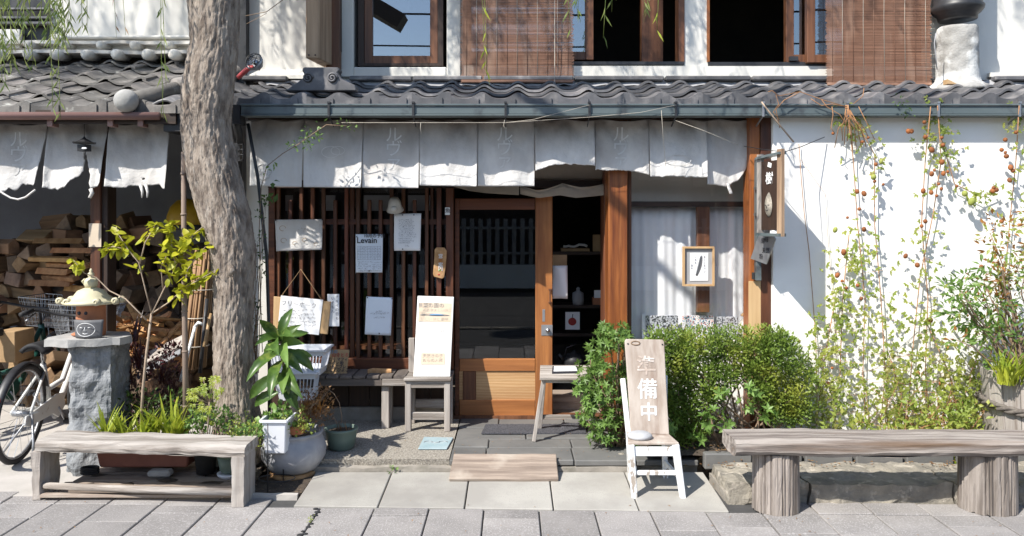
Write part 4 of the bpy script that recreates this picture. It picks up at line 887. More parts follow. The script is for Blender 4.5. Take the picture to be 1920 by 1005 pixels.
for i, (ch, u, py) in enumerate((('パ', .25, 420), ('ン', .3, 435), ('酵', .45, 452), ('母', .7, 450), ('天', .5, 470), ('然', .8, 470), ('粉', .3, 482))):
    q = p0.lerp(p1, u)+n2_*.006; text('lettering', ch, (q.x, q.y, PZ(py, 5.3)), .042, M['ink'], t, rot=(math.pi/2, 0, math.atan2(dq.y, dq.x)))
tag(MB().box(PX(1411, 5.42), PX(1418, 5.42), 5.41, 5.44, PZ(524, 5.42), PZ(511, 5.42)).build('junction_box', M['black_metal'], bevel=.003), 'small black box on the post under the metal sign', 'box')
# ------------------------------------------------------------------ strings from the gutter
def string(pts, lab, r=.0014, mat='rope'):
    m = MB(); m.tube([PP(*p) for p in pts], r, 5); return tag(m.build('string', M[mat]), lab, 'string')
string([(640, 230, 5.27), (790, 230, 5.27), (948, 230, 5.27), (1100, 220, 5.27), (1200, 211, 5.27), (1267, 197, 5.27)], 'long pale string stretched under the shop gutter')
string([(948, 230, 5.26), (1000, 224, 5.26), (1050, 211, 5.26), (1105, 197, 5.26)], 'short pale string rising to the gutter bracket at mid roof')
string([(789, 230, 5.26), (788, 240, 5.25), (790, 250, 5.25)], 'short string end dangling from the long string at left')
string([(946, 225, 5.25), (944, 236, 5.25), (949, 243, 5.25)], 'short frayed string end hanging under the middle gutter bracket')
string([(1240, 207, 5.25), (1243, 250, 5.3), (1248, 312, 5.42)], 'thin white string hanging over the curtain near its right end')
string([(1267, 226, 5.26), (1320, 245, 5.27), (1384, 272, 5.3)], 'thin sloping wire before the right end of the curtain', .0016)
string([(1428, 191, 5.26), (1452, 222, 5.2), (1488, 266, 5.3)], 'stiff pale stick slanting down from the gutter right of the curtain', .006, 'pale_stem')
string([(460, 30, 5.6), (500, 22, 5.6), (530, 0, 5.6), (560, -30, 5.6)], 'bare dark twig reaching across the upper wall right of the trunk', .003, 'twig')
string([(462, 45, 5.6), (500, 25, 5.6)], 'thin bare twig beside the other on the upper wall', .002, 'twig')
# ------------------------------------------------------------------ notices on the lattice
YP = YL-.012
def pins(t, pts, Y): 
    for a, b in pts: m = MB(); m.ball(PP(a, b, Y-.003), .005, 8, 5); m.build('pin', M['ink'], t)
def sheet(name, lab, cat, quad, Y, mat, pn=(), curl=.006, th=.0012, group=None):
    (a0, b0), (a1, b1), (a2, b2), (a3, b3) = quad   # tl, tr, br, bl
    t = thing(name, lab, cat, PP((a2+a3)/2, max(b2, b3), Y), group)
    m = MB(); rr = R.uniform(0, 9)
    def f(u, v):
        x = (a3*(1-u)+a2*u)*(1-v)+(a0*(1-u)+a1*u)*v; y = (b3*(1-u)+b2*u)*(1-v)+(b0*(1-u)+b1*u)*v
        return PP(x, y, Y)+Vector((0, -abs(curl)*(.5+noise.noise(Vector((u*2+rr, v*2, 0)))) , 0))
    m.grid(f, 10, 12); o = m.build('sheet', M[mat], t); o.modifiers.new('thickness', 'SOLIDIFY').thickness = th
    pins(t, pn, Y-curl); return t
# fabric flag
t = sheet('cloth_notice', 'plain greyish cotton cloth with faint bread sketches pinned on the lattice', 'cloth notice', ((516, 412), (605, 411), (604, 468), (518, 471)), YP-.01, 'cloth', ((517, 413), (604, 412), (604, 467)), .012)
m = MB()
for cx, cy, r in ((532, 451, .018), (553, 456, .014), (571, 450, .014), (530, 428, .02), (592, 458, .012)): m.tube([PP(cx, cy, YP-.03)+Vector((1.2*r*math.cos(a*.5), 0, r*math.sin(a*.5))) for a in range(11)], .0018, 4)
scribble(m, PX(560, YP), PZ(432, YP), .08, .02, YP-.03, R); m.build('drawing', M['kraft'], t)
# october schedule
t = sheet('schedule_poster', 'white monthly schedule poster headed Levain with a calendar grid', 'poster', ((667, 439), (718, 439), (717, 511), (667, 511)), YP-.012, 'paper_blue', ((692, 508), (669, 444)), .003)
Yt = YP-.019
text('lettering', 'Levain', PP(688, 451, Yt), .062, M['ink'], t, off=.0008); text('lettering', '10月の予定', PP(702, 442.5, Yt), .033, M['ink'], t, off=.0004)
m = MB(); g0, g1, h0, h1 = PX(670, Yt), PX(714, Yt), PZ(487, Yt), PZ(462, Yt)
for i in range(8): x = g0+(g1-g0)*i/7; m.bar((x, Yt, h0), (x, Yt, h1), .001, .0012)
for i in range(6): z = h0+(h1-h0)*i/5; m.bar((g0, Yt, z), (g1, Yt, z), .001, .0012)
m.build('calendar_grid', M['ink_grey'], t)
m = MB()
for i in range(7):
    for j in range(5): scribble(m, g0+(g1-g0)*(i+.3)/7, h0+(h1-h0)*(j+.2)/5, .006, .010, Yt, R)
for j in range(5): scribble(m, g0+R.uniform(0, .01), PZ(492+j*4, Yt), .07 if j % 2 else .10, .009, Yt, R); scribble(m, PX(698, Yt), PZ(493+j*3.6, Yt), .065, .008, Yt, R)
m.build('handwriting', M['ink_blue'] if False else M['ink_grey'], t)
# letter notice
t = sheet('letter_notice', 'white sheet with many handwritten lines pinned below the glass lamp', 'notice', ((739, 401), (790, 400), (788, 470), (739, 470)), YP-.012, 'paper', ((755, 403), (776, 403), (755, 467)), .006)
m = MB()
for j in range(12): scribble(m, PX(747+R.uniform(-1, 3), Yt), PZ(413+j*3.9, Yt), .13+R.uniform(-.05, .02), .010, YP-.022, R)
scribble(m, PX(760, Yt), PZ(462, Yt), .03, .012, YP-.022, R); m.build('handwriting', M['ink_grey'], t)
# lower sheet
t = sheet('short_notice', 'bluish white sheet with two small centred lines pinned low on the lattice', 'notice', ((687, 556), (736, 558), (733, 629), (684, 627)), YP-.015, 'paper_blue', ((689, 558), (735, 560), (711, 625)), .004)
m = MB(); scribble(m, PX(694, Yt), PZ(588, Yt), .14, .011, YP-.022, R); scribble(m, PX(701, Yt), PZ(596, Yt), .08, .010, YP-.022, R); scribble(m, PX(705, Yt), PZ(584, Yt), .05, .007, YP-.022, R); m.build('handwriting', M['ink_grey'], t)
# hanging board with white paper, on a cord
YHB = YP-.04
t = thing('hanging_menu_board', 'wooden board with handwritten white sheet hung by a cord on the lattice', 'menu board', PP(568, 628, YHB))
m = MB(); m.prism([(PX(a, YHB), PZ(b, YHB)) for a, b in ((513, 556), (620, 566), (614, 627), (512, 615))], YHB, YHB+.02); m.build('board', M['new_wood'], t, bevel=.002)
m = MB(); m.prism([(PX(a, YHB), PZ(b, YHB)) for a, b in ((527, 554), (606, 562), (598, 628), (521, 618))], YHB-.006, YHB-.001); m.build('sheet', M['paper'], t)
m = MB(); m.tube([PP(527, 556, YHB), PP(564, 505, YHB+.01), PP(603, 562, YHB)], .0035, 6); m.build('cord', M['kraft'], t)
text('lettering', 'フリーホーク', PP(560, 571, YHB-.008), .046, M['ink_faint'], t, rot=(math.pi/2, rad(5), 0), off=-.0008)
m = MB()
for j in range(5): scribble(m, PX(529+R.uniform(0, 3), YHB), PZ(583+j*7, YHB), .24, .016, YHB-.008, R)
m.build('handwriting', M['ink_faint'], t)
t = thing('narrow_notice', 'narrow white upright card with vertical writing right of the hanging board', 'notice', PP(626, 612, YHB-.01))
MB().box(PX(615, YP), PX(637, YP), YP-.02, YP-.012, PZ(611, YP), PZ(551, YP)).build('card', M['paper'], t)
for s, px, y0 in (('チャイの日も', 632, 557), ('いそもん', 624, 560)):
    for i, ch in enumerate(s): text('lettering', ch, PP(px, y0+i*8, YP-.021), .027, M['ink_grey'], t)
t = thing('oval_plaque', 'rounded tan wooden plaque with painted vertical characters hung on a lattice post', 'plaque', PP(824, 522, YL-.07))
pts = [(818, 464), (833, 464), (838, 470), (836, 500), (833, 520), (829, 523), (814, 519), (812, 514), (814, 490), (815, 468)]
MB().prism([(PX(a, YL-.06), PZ(b, YL-.06)) for a, b in pts], YL-.065, YL-.048).build('plaque_board', M['bread'], t, bevel=.004)
for ch, py, mt_ in (('営', 481, 'white_mark'), ('業', 489, 'ink_orange'), ('案', 497, 'white_mark'), ('内', 504, 'white_mark')): text('lettering', ch, PP(826, py, YL-.068), .038, M[mt_], t)
m = MB(); m.ball(PP(824, 507, YL-.066), .008, sc=(1.4, .3, .8)); m.build('green_mark', M['ink_green'], t)
m = MB(); m.ball(PP(823, 515, YL-.066), .008, sc=(1.2, .3, .8)); m.build('red_mark', M['ink_red'], t)
t = thing('small_label', 'tiny white label with one black character on the dark door post', 'label', PP(839, 402, YL-.03))
MB().box(PX(835, YL), PX(844, YL), YL-.026, YL-.022, PZ(403, YL), PZ(389, YL)).build('label_card', M['paper'], t); text('lettering', '魚', PP(839.5, 395.5, YL-.028), .04, M['ink'], t)
# glass lamp on the lattice
t = thing('glass_wall_lamp', 'frosted bell shaped glass lamp mounted on the lattice below the curtain', 'lamp', PP(740, 390, YL-.08))
c = PP(740, 383, YL-.09); m = MB(); m.lathe(c, [(.012, .055), (.03, .05), (.045, .02), (.052, -.02), (.066, -.05), (.06, -.052), (.046, -.02), (.03, .03), (.01, .045)], 20, mtx=Matrix.Rotation(rad(25), 3, 'X')); m.build('shade', M['lamp_white'], t)
m = MB(); m.ball(c+Vector((0, -.03, -.035)), .028); m.build('bulb', M['lamp_white'], t)
m = MB(); m.tube([c+Vector((0, .02, .05)), c+Vector((0, .08, .08))], .014, 8); m.build('mount', M['black_metal'], t)
# framed picture in the display window
YF = 5.70
t = thing('framed_bread_picture', 'light wood framed drawing of a long loaf hung on the display window', 'picture', PP(1310, 538, YF))
f = MB(); X0, X1, Z0, Z1 = PX(1279, YF), PX(1338, YF), PZ(536, YF), PZ(462, YF); wf_ = .014
f.box(X0, X0+wf_, YF-.03, YF, Z0, Z1); f.box(X1-wf_, X1, YF-.03, YF, Z0, Z1); f.box(X0+wf_, X1-wf_, YF-.03, YF, Z1-wf_, Z1); f.box(X0+wf_, X1-wf_, YF-.03, YF, Z0, Z0+wf_); f.build('frame', M['new_wood'], t)
MB().box(X0+wf_, X1-wf_, YF-.012, YF-.004, Z0+wf_, Z1-wf_).build('mount_board', M['plaster_grey'], t)
MB().box(PX(1293, YF), PX(1327, YF), YF-.016, YF-.0125, PZ(526, YF), PZ(474, YF)).build('drawing_paper', M['paper'], t)
m = MB(); a = PP(1306, 517, YF-.018); b = PP(1315, 479, YF-.018); N_ = 12
m.tube([a.lerp(b, i/N_)+Vector((.006*math.sin(i/N_*3), 0, 0)) for i in range(N_+1)], [.006+.009*math.sin(math.pi*(i+.6)/(N_+1.2)) for i in range(N_+1)], 8)
for v_ in range(len(m.v)): m.v[v_] = (m.v[v_][0], YF-.0165+(m.v[v_][1]-(YF-.0165))*.1, m.v[v_][2])
m.build('loaf_drawing', M['ink_grey'] if False else M['steel_dull'], t)
m = MB()
for i in range(1, N_): c = a.lerp(b, i/N_)+Vector((.006*math.sin(i/N_*3)-.003, -.003, 0)); m.tube([c+Vector((.008*math.cos(q*.8), 0, .005*math.sin(q*.8))) for q in range(7)], .0009, 4)
m.build('loaf_outline', M['ink'], t)
for s, px, y0 in (('まごころパン', 1321, 482), ('いのち', 1304, 482), ('日々', 1297, 498)):
    for i, ch in enumerate(s): text('lettering', ch, PP(px, y0+i*5.5, YF-.018), .017, M['ink_grey'], t)
m = MB(); m.box(PX(1283, YF), PX(1303, YF), YF+.001, YF+.02, Z1-.05, Z1-.03); 
# printed cushions and lamp in the window
YI = 5.80
def cush(px0, px1, y0, mat, lab):
    m = MB(); c = PP((px0+px1)/2, (y0+645)/2, YI)
    m.box(PX(px0, YI), PX(px1, YI), YI, YI+.02, PZ(645, YI), PZ(y0, YI)); return tag(m.build('printed_board', M[mat], bevel=.004), lab, 'printed board')
cush(1211, 1272, 592, 'pattern_dark', 'dark doodle printed board standing on the display window sill')
cush(1280, 1339, 592, 'pattern_colour', 'board with colourful blue and red doodles on the window sill')
cush(1344, 1384, 594, 'pattern_dark', 'grey brushed print board right of the colourful one on the sill')
o = MB().box(PX(1204, YI), PX(1213, YI), YI+.01, YI+.03, PZ(645, YI), PZ(590, YI)).build('white_card', M['paper']); tag(o, 'narrow white card left of the dark doodle board', 'card')
t = thing('globe_lamp', 'white round lamp with a small brown top at the window corner', 'lamp', PP(1400, 640, YI))
m = MB(); m.ball(PP(1399, 615, YI-.03), .062, 18, 12, (1, .8, 1.25)); m.build('globe', M['lamp_white'], t)
m = MB(); m.lathe(PP(1396, 590, YI-.03), [(.03, -.01), (.028, 0), (.006, .02), (.003, .07)], 14); m.build('finial', M['kraft'], t)
# ------------------------------------------------------------------ left plank bench
LB = thing('plank_bench', 'low weathered grey plank bench with thick slab legs at the left kerbside', 'bench', (-2.15, 4.55, 0), 'rustic benches on the pavement')
def ysk(x): return 4.43-.088*(x+1.55)
xa, xb = -2.80, -1.53
m = MB()
def seat(u, v):
    x = xa+(xb-xa)*u; a = v*2*math.pi; y0 = ysk(x)
    prof = [(0, .286), (-.008, .31), (0, .335), (.03, .345), (.12, .343), (.225, .345), (.23, .29), (.12, .28), (0, .286)]
    k = v*8; i = min(7, int(k)); f = k-i; p = prof[i]; q = prof[i+1]
    w_ = .010*noise.noise(Vector((u*5, v*3, 3)))+.006*noise.noise(Vector((u*14, v*8, 7)))
    return Vector((x, y0+p[0]+(q[0]-p[0])*f+w_, p[1]+(q[1]-p[1])*f+w_*.8-.012*(1-u)*0))
m.grid(seat, 60, 24, False)
m.add([seat(0, i/8) for i in range(8)], [tuple(range(7, -1, -1))]); m.add([seat(1, i/8) for i in range(8)], [tuple(range(8))])
m.build('seat', M['grey_wood'], LB)
for (x0, x1, lab) in ((-2.815, -2.765, 'rotting left leg slab'), (-1.605, -1.535, None)):
    y0 = ysk(x0); m = MB().box(x0, x1, y0-.01, y0+.19, 0, .285)
    m.build('leg', M['grey_wood_v'], LB, lab, sub=(.03, 4), disp=.011 if lab else .006, dsc=14)
m = MB(); m.tube([(-2.76, ysk(-2.76)+.03, .075), (-2.2, ysk(-2.2)+.025, .07), (-1.6, ysk(-1.6)+.03, .072)], .02, 10, wob=.15); m.build('stretcher', M['grey_wood'], LB)
m = MB().box(-2.76, -1.61, 4.52, 4.56, .02, .035); m.build('lower_board', M['plank'], LB)
# ------------------------------------------------------------------ right log bench
RB = thing('log_bench', 'long weathered squared log bench on two round stumps at the right kerbside', 'bench', (2.2, 4.4, 0), 'rustic benches on the pavement')
m = MB(); xa2, xb2 = 1.235, 3.35
def seat2(u, v):
    x = xa2+(xb2-xa2)*u; prof = [(.01, .338), (-.012, .36), (-.005, .405), (.02, .424), (.12, .426), (.22, .43), (.235, .35), (.12, .335), (.01, .338)]
    k = v*8; i = min(7, int(k)); f = k-i; p = prof[i]; q = prof[i+1]
    w_ = .009*noise.noise(Vector((u*6, v*3, 13)))+.004*noise.noise(Vector((u*22, v*9, 17)))
    return Vector((x-.012*(v > .5)*(1-u), 4.27+p[0]+(q[0]-p[0])*f+w_, p[1]+(q[1]-p[1])*f+w_-.008*u))
m.grid(seat2, 90, 32, False); m.add([seat2(0, i/8) for i in range(8)], [tuple(range(7, -1, -1))]); m.add([seat2(1, i/8) for i in range(8)], [tuple(range(8))])
m.build('seat', M['log_wood'], RB)
for px0, px1, yb in ((1417, 1502, 4.40), (1811, 1911, 4.41)):
    r = (px1-px0)/2*4.36/F; cx = PX((px0+px1)/2, 4.36)
    m = MB(); n = 30
    def st(u, v):
        a = u*2*math.pi; k = 1+.035*noise.noise(Vector((math.cos(a)*2, math.sin(a)*2, px0)))-.07*(abs(noise.noise(Vector((math.cos(a)*7, math.sin(a)*7, px0))))<.05)-.03*(abs(noise.noise(Vector((math.cos(a)*15, math.sin(a)*15, px0+v*.6))))<.05)+.05*(1-v)*.6
        zz = .338*v-(0 if v > .05 else .0)
        if v < .02: zz += .012*max(0, noise.noise(Vector((a*6, 1, px0))))
        return Vector((cx+r*k*math.cos(a), yb+r*.9*k*math.sin(a), zz))
    m.grid(st, 128, 10, False); m.build('leg', M['log_wood_v'], RB)
# ------------------------------------------------------------------ white chair with the sign
CH = thing('white_chair', 'small flaking white wooden chair carrying a sign on the entrance slabs', 'chair', (.86, 4.7, 0))
def leg(mb_, a, b, w0, w1=None): mb_.bar(a, b, w0, w0, up=(0, 1, 0), w2=w1 or w0, h2=w1 or w0); return mb_
zs_ = .315
for a, b, w0, w1 in (((.722, 4.555, 0), (.70, 4.575, zs_), .034, .044), ((1.006, 4.55, 0), (.965, 4.575, zs_), .034, .044)):
    leg(MB(), a, b, w0, w1).build('leg', M['white_paint'], CH, bevel=.004)
m = MB(); m.bar((.742, 4.83, 0), (.725, 4.81, zs_), .032, .032, up=(0, 1, 0)); m.bar((.725, 4.81, zs_), (.700, 4.89, .64), .032, .03, up=(0, 1, 0)); m.build('back_leg', M['white_paint'], CH, bevel=.004)
m = MB(); m.bar((.965, 4.86, 0), (.945, 4.81, zs_), .032, .032, up=(0, 1, 0)); m.bar((.945, 4.81, zs_), (.965, 4.89, .66), .032, .03, up=(0, 1, 0)); m.build('back_leg', M['white_paint'], CH, bevel=.004)
for a, b in (((.71, 4.572, .275), (.965, 4.572, .275)), ((.73, 4.82, .275), (.94, 4.82, .275)), ((.70, 4.585, .28), (.73, 4.81, .28)), ((.962, 4.585, .28), (.945, 4.81, .28))):
    m = MB(); m.bar(a, b, .018, .055, up=(0, 0, 1)); m.build('apron', M['white_paint'], CH, bevel=.003)
for a, b in (((.712, 4.567, .15), (.985, 4.567, .15)), ((.728, 4.58, .17), (.735, 4.82, .17)), ((.98, 4.58, .13), (.955, 4.84, .13)), ((.735, 4.83, .19), (.955, 4.84, .19))):
    m = MB(); m.bar(a, b, .02, .026, up=(0, 0, 1)); m.build('rung', M['white_paint'], CH, bevel=.003)
m = MB(); m.bar((.73, 4.89, .60), (.95, 4.89, .60), .016, .04); m.build('back_rail', M['white_paint'], CH)
m = MB(); m.add([(.685, 4.56, zs_), (.985, 4.56, zs_), (.955, 4.83, zs_), (.715, 4.83, zs_), (.685, 4.56, zs_+.014), (.985, 4.56, zs_+.014), (.955, 4.83, zs_+.014), (.715, 4.83, zs_+.014)],
      [(3, 2, 1, 0), (4, 5, 6, 7), (0, 1, 5, 4), (1, 2, 6, 5), (2, 3, 7, 6), (3, 0, 4, 7)]); m.build('seat', M['sign_wood'], CH, bevel=.003)
SG = thing('closed_sign_board', 'weathered upright plank with white brushed characters propped on the white chair', 'sign', (.84, 4.75, zs_+.015))
a0 = Vector((.845, 4.735, zs_+.016)); a1 = Vector((.835, 4.86, .885)); up_ = (a1-a0).normalized(); xx = Vector((1, 0, -.02)).normalized(); nn_ = xx.cross(up_).normalized(); nn_ = nn_ if nn_.y < 0 else -nn_
pts = [(-.115, 0), (.118, 0), (.118, .3), (.122, .56), (.112, .575), (-.118, .575), (-.126, .56), (-.120, .3)]
m = MB(); vs = [a0+xx*p[0]+up_*p[1] for p in pts]; n = len(vs)
m.add(vs+[v-nn_*.022 for v in vs], [tuple(range(n)), tuple(range(2*n-1, n-1, -1))]+[(i, n+i, n+(i+1) % n, (i+1) % n) for i in range(n)]); m.build('board', M['sign_wood'], SG, bevel=.003)
tilt = -math.atan2(up_.y, up_.z)
for ch, h, mt_, s in (('準', .405, 'faded_mark', .125), ('備', .262, 'white_mark', .13), ('中', .125, 'white_mark', .115)):
    text('lettering', ch, a0+xx*.0+up_*h+nn_*.002, s, M[mt_], SG, rot=(math.pi/2+tilt, 0, 0), off=.0013)
for x_ in (-.108, .108): m = MB(); m.ball(a0+xx*x_+up_*.545+nn_*.002, .005); m.build('nail_hole', M['ink'], SG)
m = MB(); m.tube([a0+xx*(-.06+.028*math.cos(a*.5))+up_*(.55+.012*math.sin(a*.5))+nn_*.001 for a in range(13)], .004, 5); m.build('knot', M['twig'], SG)
m = MB(); m.ball(PP(1199, 817, 4.655), .077, 24, 14, (1, .9, .36)); tag(m.build('pebble', M['pebble'], disp=.003, dsc=10), 'large flat grey pebble resting on the white chair seat', 'stone')
# ------------------------------------------------------------------ little trestle table by the door
TB = thing('trestle_table', 'small grey weathered splay legged table standing in front of the open doorway', 'table', (.36, 5.45, .1))
m = MB(); z0, z1 = .535, .572
m.add([(PX(1012, 5.33), 5.33, z0), (PX(1110, 5.33), 5.33, z0), (PX(1107, 5.60), 5.60, z1), (PX(1013, 5.6), 5.60, z1)]+[(PX(1012, 5.33), 5.33, z0+.018), (PX(1110, 5.33), 5.33, z0+.018), (PX(1107, 5.60), 5.60, z1+.018), (PX(1013, 5.6), 5.60, z1+.018)],
      [(3, 2, 1, 0), (4, 5, 6, 7), (0, 1, 5, 4), (1, 2, 6, 5), (2, 3, 7, 6), (3, 0, 4, 7)]); m.build('tabletop', M['grey_wood'], TB, bevel=.003)
for a, b in (((PX(1001, 5.38), 5.38, .10), (PX(1019, 5.38), 5.38, z0)), ((PX(1115, 5.38), 5.38, .10), (PX(1107, 5.38), 5.38, z0)), ((PX(1012, 5.7), 5.68, .10), (PX(1022, 5.6), 5.56, z1)), ((PX(1112, 5.7), 5.68, .10), (PX(1104, 5.6), 5.56, z1))):
    leg(MB(), a, b, .026).build('leg', M['grey_wood_v'], TB, bevel=.003)
for a, b in (((PX(1018, 5.66), 5.66, .20), (PX(1112, 5.66), 5.66, .20)), ((PX(1019, 5.38), 5.385, z0-.012), (PX(1107, 5.38), 5.385, z0-.012))):
    m = MB(); m.bar(a, b, .016, .03); m.build('stretcher', M['grey_wood'], TB)
t = thing('table_plaque', 'small flat white plaque with dark border lying on the splay legged table', 'plaque', PP(1060, 700, 5.45))
def tb(px, py):   # a point on the sloping table top
    Y = 5.33+(5.6-5.33)*(710-py)/(710-686.); return Vector((PX(px, Y), Y, z0+.018+(z1-z0)*(Y-5.33)/.27))
q = [tb(1035, 703), tb(1086, 702), tb(1082, 691), tb(1036, 692)]
m = MB(); m.add([p+Vector((0, 0, .001)) for p in q]+[p+Vector((0, 0, .014)) for p in q], [(3, 2, 1, 0), (4, 5, 6, 7), (0, 1, 5, 4), (1, 2, 6, 5), (2, 3, 7, 6), (3, 0, 4, 7)]); m.build('plaque_body', M['ink'], t)
cq = sum(q, Vector())/4; m = MB(); m.add([cq+(p-cq)*.88+Vector((0, 0, .0155)) for p in q], [(0, 1, 2, 3)]); m.build('plaque_face', M['paper'], t)
m = MB()
for i in range(12): p = cq+(q[1]-q[0])*((i-5.5)/13); m.bar(p+Vector((0, -.015, .0165)), p+Vector((.006*math.sin(i*2), .015, .0165)), .004, .001)
m.build('handwriting', M['ink_grey'], t)
# ------------------------------------------------------------------ stool with the white leaning board
STL = thing('wooden_stool', 'grey weathered square stool under the tall white board', 'stool', (-.72, 5.72, .1))
zt_ = PZ(709, 5.62); xl, xr = PX(757, 5.62), PX(846, 5.62)
MB().box(xl, xr, 5.61, 5.90, zt_-.022, zt_).build('seat', M['grey_wood'], STL, bevel=.004)
for x in (xl+.03, xr-.03):
    for y in (5.65, 5.87): MB().box(x-.022, x+.022, y-.022, y+.022, .10, zt_-.022).build('leg', M['grey_wood_v'], STL, bevel=.004)
MB().box(xl+.01, xr-.01, 5.632, 5.65, zt_-.075, zt_-.024).build('apron', M['grey_wood'], STL, bevel=.003)
MB().box(xl+.052, xr-.052, 5.642, 5.662, PZ(787, 5.65), PZ(773, 5.65)).build('rung', M['grey_wood'], STL, bevel=.003)
MB().box(xl+.052, xr-.052, 5.86, 5.88, PZ(765, 5.87), PZ(748, 5.87)).build('rung', M['grey_wood'], STL, bevel=.003)
WBd = thing('leaning_white_board', 'tall white board with two pasted cardboard notes leaning on the stool', 'notice board', PP(805, 708, 5.7))
P0 = Vector((PX(775, 5.66), 5.66, zt_+.002)); P1 = Vector((PX(844, 5.66), 5.66, zt_+.002)); T1 = PP(851, 557, 5.84); T0 = PP(783, 555, 5.84)
def bq(px, py, o=0):
    u = (px-775)/70.; v = (708-py)/152.; b0 = P0.lerp(P1, u-.085*v); t0 = b0.lerp(b0+(T0-P0)+Vector((.03*0, 0, 0)), v); return t0+Vector((0, -.002-o, -.0))
q = [P0, P1, T1, T0]; m = MB(); m.add([p+Vector((0, 0, 0)) for p in q]+[p+Vector((0, .02, .0)) for p in q], [(0, 1, 2, 3), (7, 6, 5, 4), (0, 4, 5, 1), (1, 5, 6, 2), (2, 6, 7, 3), (3, 7, 4, 0)]); m.build('board', M['white_board'], WBd, bevel=.003)
def bl(u, v, o=.003):   # board-local point
    a = P0.lerp(P1, u); b = T0.lerp(T1, u); p = a.lerp(b, v); return p+Vector((0, -o, -.0))
m = MB(); m.add([bl(.05, .68), bl(.95, .68), bl(.95, .92), bl(.05, .92)]+[bl(.05, .68, .0005), bl(.95, .68, .0005), bl(.95, .92, .0005), bl(.05, .92, .0005)], [(0, 1, 2, 3), (0, 4, 5, 1), (1, 5, 6, 2), (2, 6, 7, 3), (3, 7, 4, 0)]); m.build('cardboard_note', M['kraft_pale'], WBd)
m = MB(); m.add([bl(.18, .15), bl(.84, .15), bl(.82, .29), bl(.18, .29)]+[bl(.18, .15, .0005), bl(.84, .15, .0005), bl(.82, .29, .0005), bl(.18, .29, .0005)], [(0, 1, 2, 3), (0, 4, 5, 1), (1, 5, 6, 2), (2, 6, 7, 3), (3, 7, 4, 0)]); m.build('cardboard_note', M['kraft_pale'], WBd)
tl = math.atan2(T0.y-P0.y, T0.z-P0.z)
for s, u, v, z_, mt_ in (('無菜の園の', .38, .882, .040, 'ink_grey'), ('への字大しいけこ', .56, .822, .027, 'ink_faint'), ('いしい ほど 酸味', .5, .712, .027, 'ink_faint'), ('天然きの子', .5, .255, .030, 'ink_faint'), ('おらめ入荷', .5, .20, .030, 'ink_faint'), ('仕', .74, .555, .036, 'ink_faint')):
    text('lettering', s, bl(u, v, .005), z_, M[mt_], WBd, rot=(math.pi/2-tl, 0, 0), off=-.0006)
m = MB(); m.tube([bl(.1+.8*i/12, .762+.018*math.sin(math.pi*i/12), .004) for i in range(13)], .002, 4); m.tube([bl(.1+.8*i/12, .762-.006*math.sin(math.pi*i/12), .004) for i in range(13)], .002, 4); m.build('loaf_outline', M['ink_grey'], WBd)
m = MB(); m.tube([bl(.35+.4*i/8, .765+.004*math.sin(math.pi*i/8), .004) for i in range(9)], [.001, .005, .007, .008, .008, .008, .007, .005, .001], 6); m.build('blue_stroke', M['ink_blue'], WBd)
m = MB(); c = bl(.74, .555, .004); m.tube([c+Vector((.028*math.cos(a*.35), 0, .024*math.sin(a*.35))) for a in range(19)], .001, 4); m.tube([bl(.92, .58, .004), bl(.90, .40, .004)], .001, 4); m.build('circle_mark', M['ink_grey'], WBd)
# ------------------------------------------------------------------ slatted bench in front of the lattice
SB = thing('slatted_bench', 'dark weathered slatted bench below the lattice window', 'bench', (-1.15, 5.8, .1))
zb_ = PZ(715, 5.68)+.02; bx0, bx1 = PX(535, 5.68), PX(762, 5.68)
for i in range(9):
    a = bx0+(bx1-bx0)*i/9; MB().box(a+.005, a+(bx1-bx0)/9-.005, 5.67+R.uniform(-.006, .006), 5.93, zb_, zb_+.022).build('slat', M['bench_slat'], SB, bevel=.003)
MB().box(bx0, bx1-.002, 5.68, 5.71, zb_-.055, zb_-.001).build('rail', M['bench_rail'], SB, bevel=.003); MB().box(bx0, bx1-.002, 5.89, 5.92, zb_-.055, zb_-.001).build('rail', M['bench_rail'], SB, bevel=.003)
for x in (bx0+.06, PX(721, 5.68)):
    for y in (5.74, 5.88): MB().box(x-.028, x+.028, y-.028, y+.028, .10, zb_-.001).build('leg', M['grey_wood_v'], SB, bevel=.004)
MB().box(PX(718, 5.7), PX(770, 5.7), 5.665, 5.679, zb_-.05, zb_-.0).build('side_rail', M['grey_wood'], SB, bevel=.003)
tag(MB().box(PX(766, 5.86), PX(777, 5.86), 5.86, 5.89, .48, PZ(634, 5.86)).build('wood_stake', M['grey_wood_v'], bevel=.003), 'short pale stake standing between the slatted bench and the white board', 'stake')
m = MB(); m.tube([PP(690, 697, 5.80)+Vector((0, 0, 0)), PP(700, 696, 5.8), PP(718, 697, 5.79), PP(734, 696, 5.79)], [.018, .024, .022, .016], 7, smooth=False, wob=.3); tag(m.build('driftwood', M['bread']), 'short pale piece of wood lying on the slatted bench', 'wood')
t = thing('cardboard_menu', 'square brown cardboard menu with black handwriting standing on the slatted bench', 'sign', PP(627, 700, 5.78))
m = MB(); q = [PP(601, 700, 5.76), PP(650, 701, 5.76), PP(655, 656, 5.80), PP(608, 655, 5.80)]; m.add(q+[p+Vector((0, .008, 0)) for p in q], [(0, 1, 2, 3), (7, 6, 5, 4), (0, 4, 5, 1), (1, 5, 6, 2), (2, 6, 7, 3), (3, 7, 4, 0)]); m.build('card', M['kraft'], t)
def mq(px, py): return PP(px, py, 5.76+.04*(700-py)/45-.003)
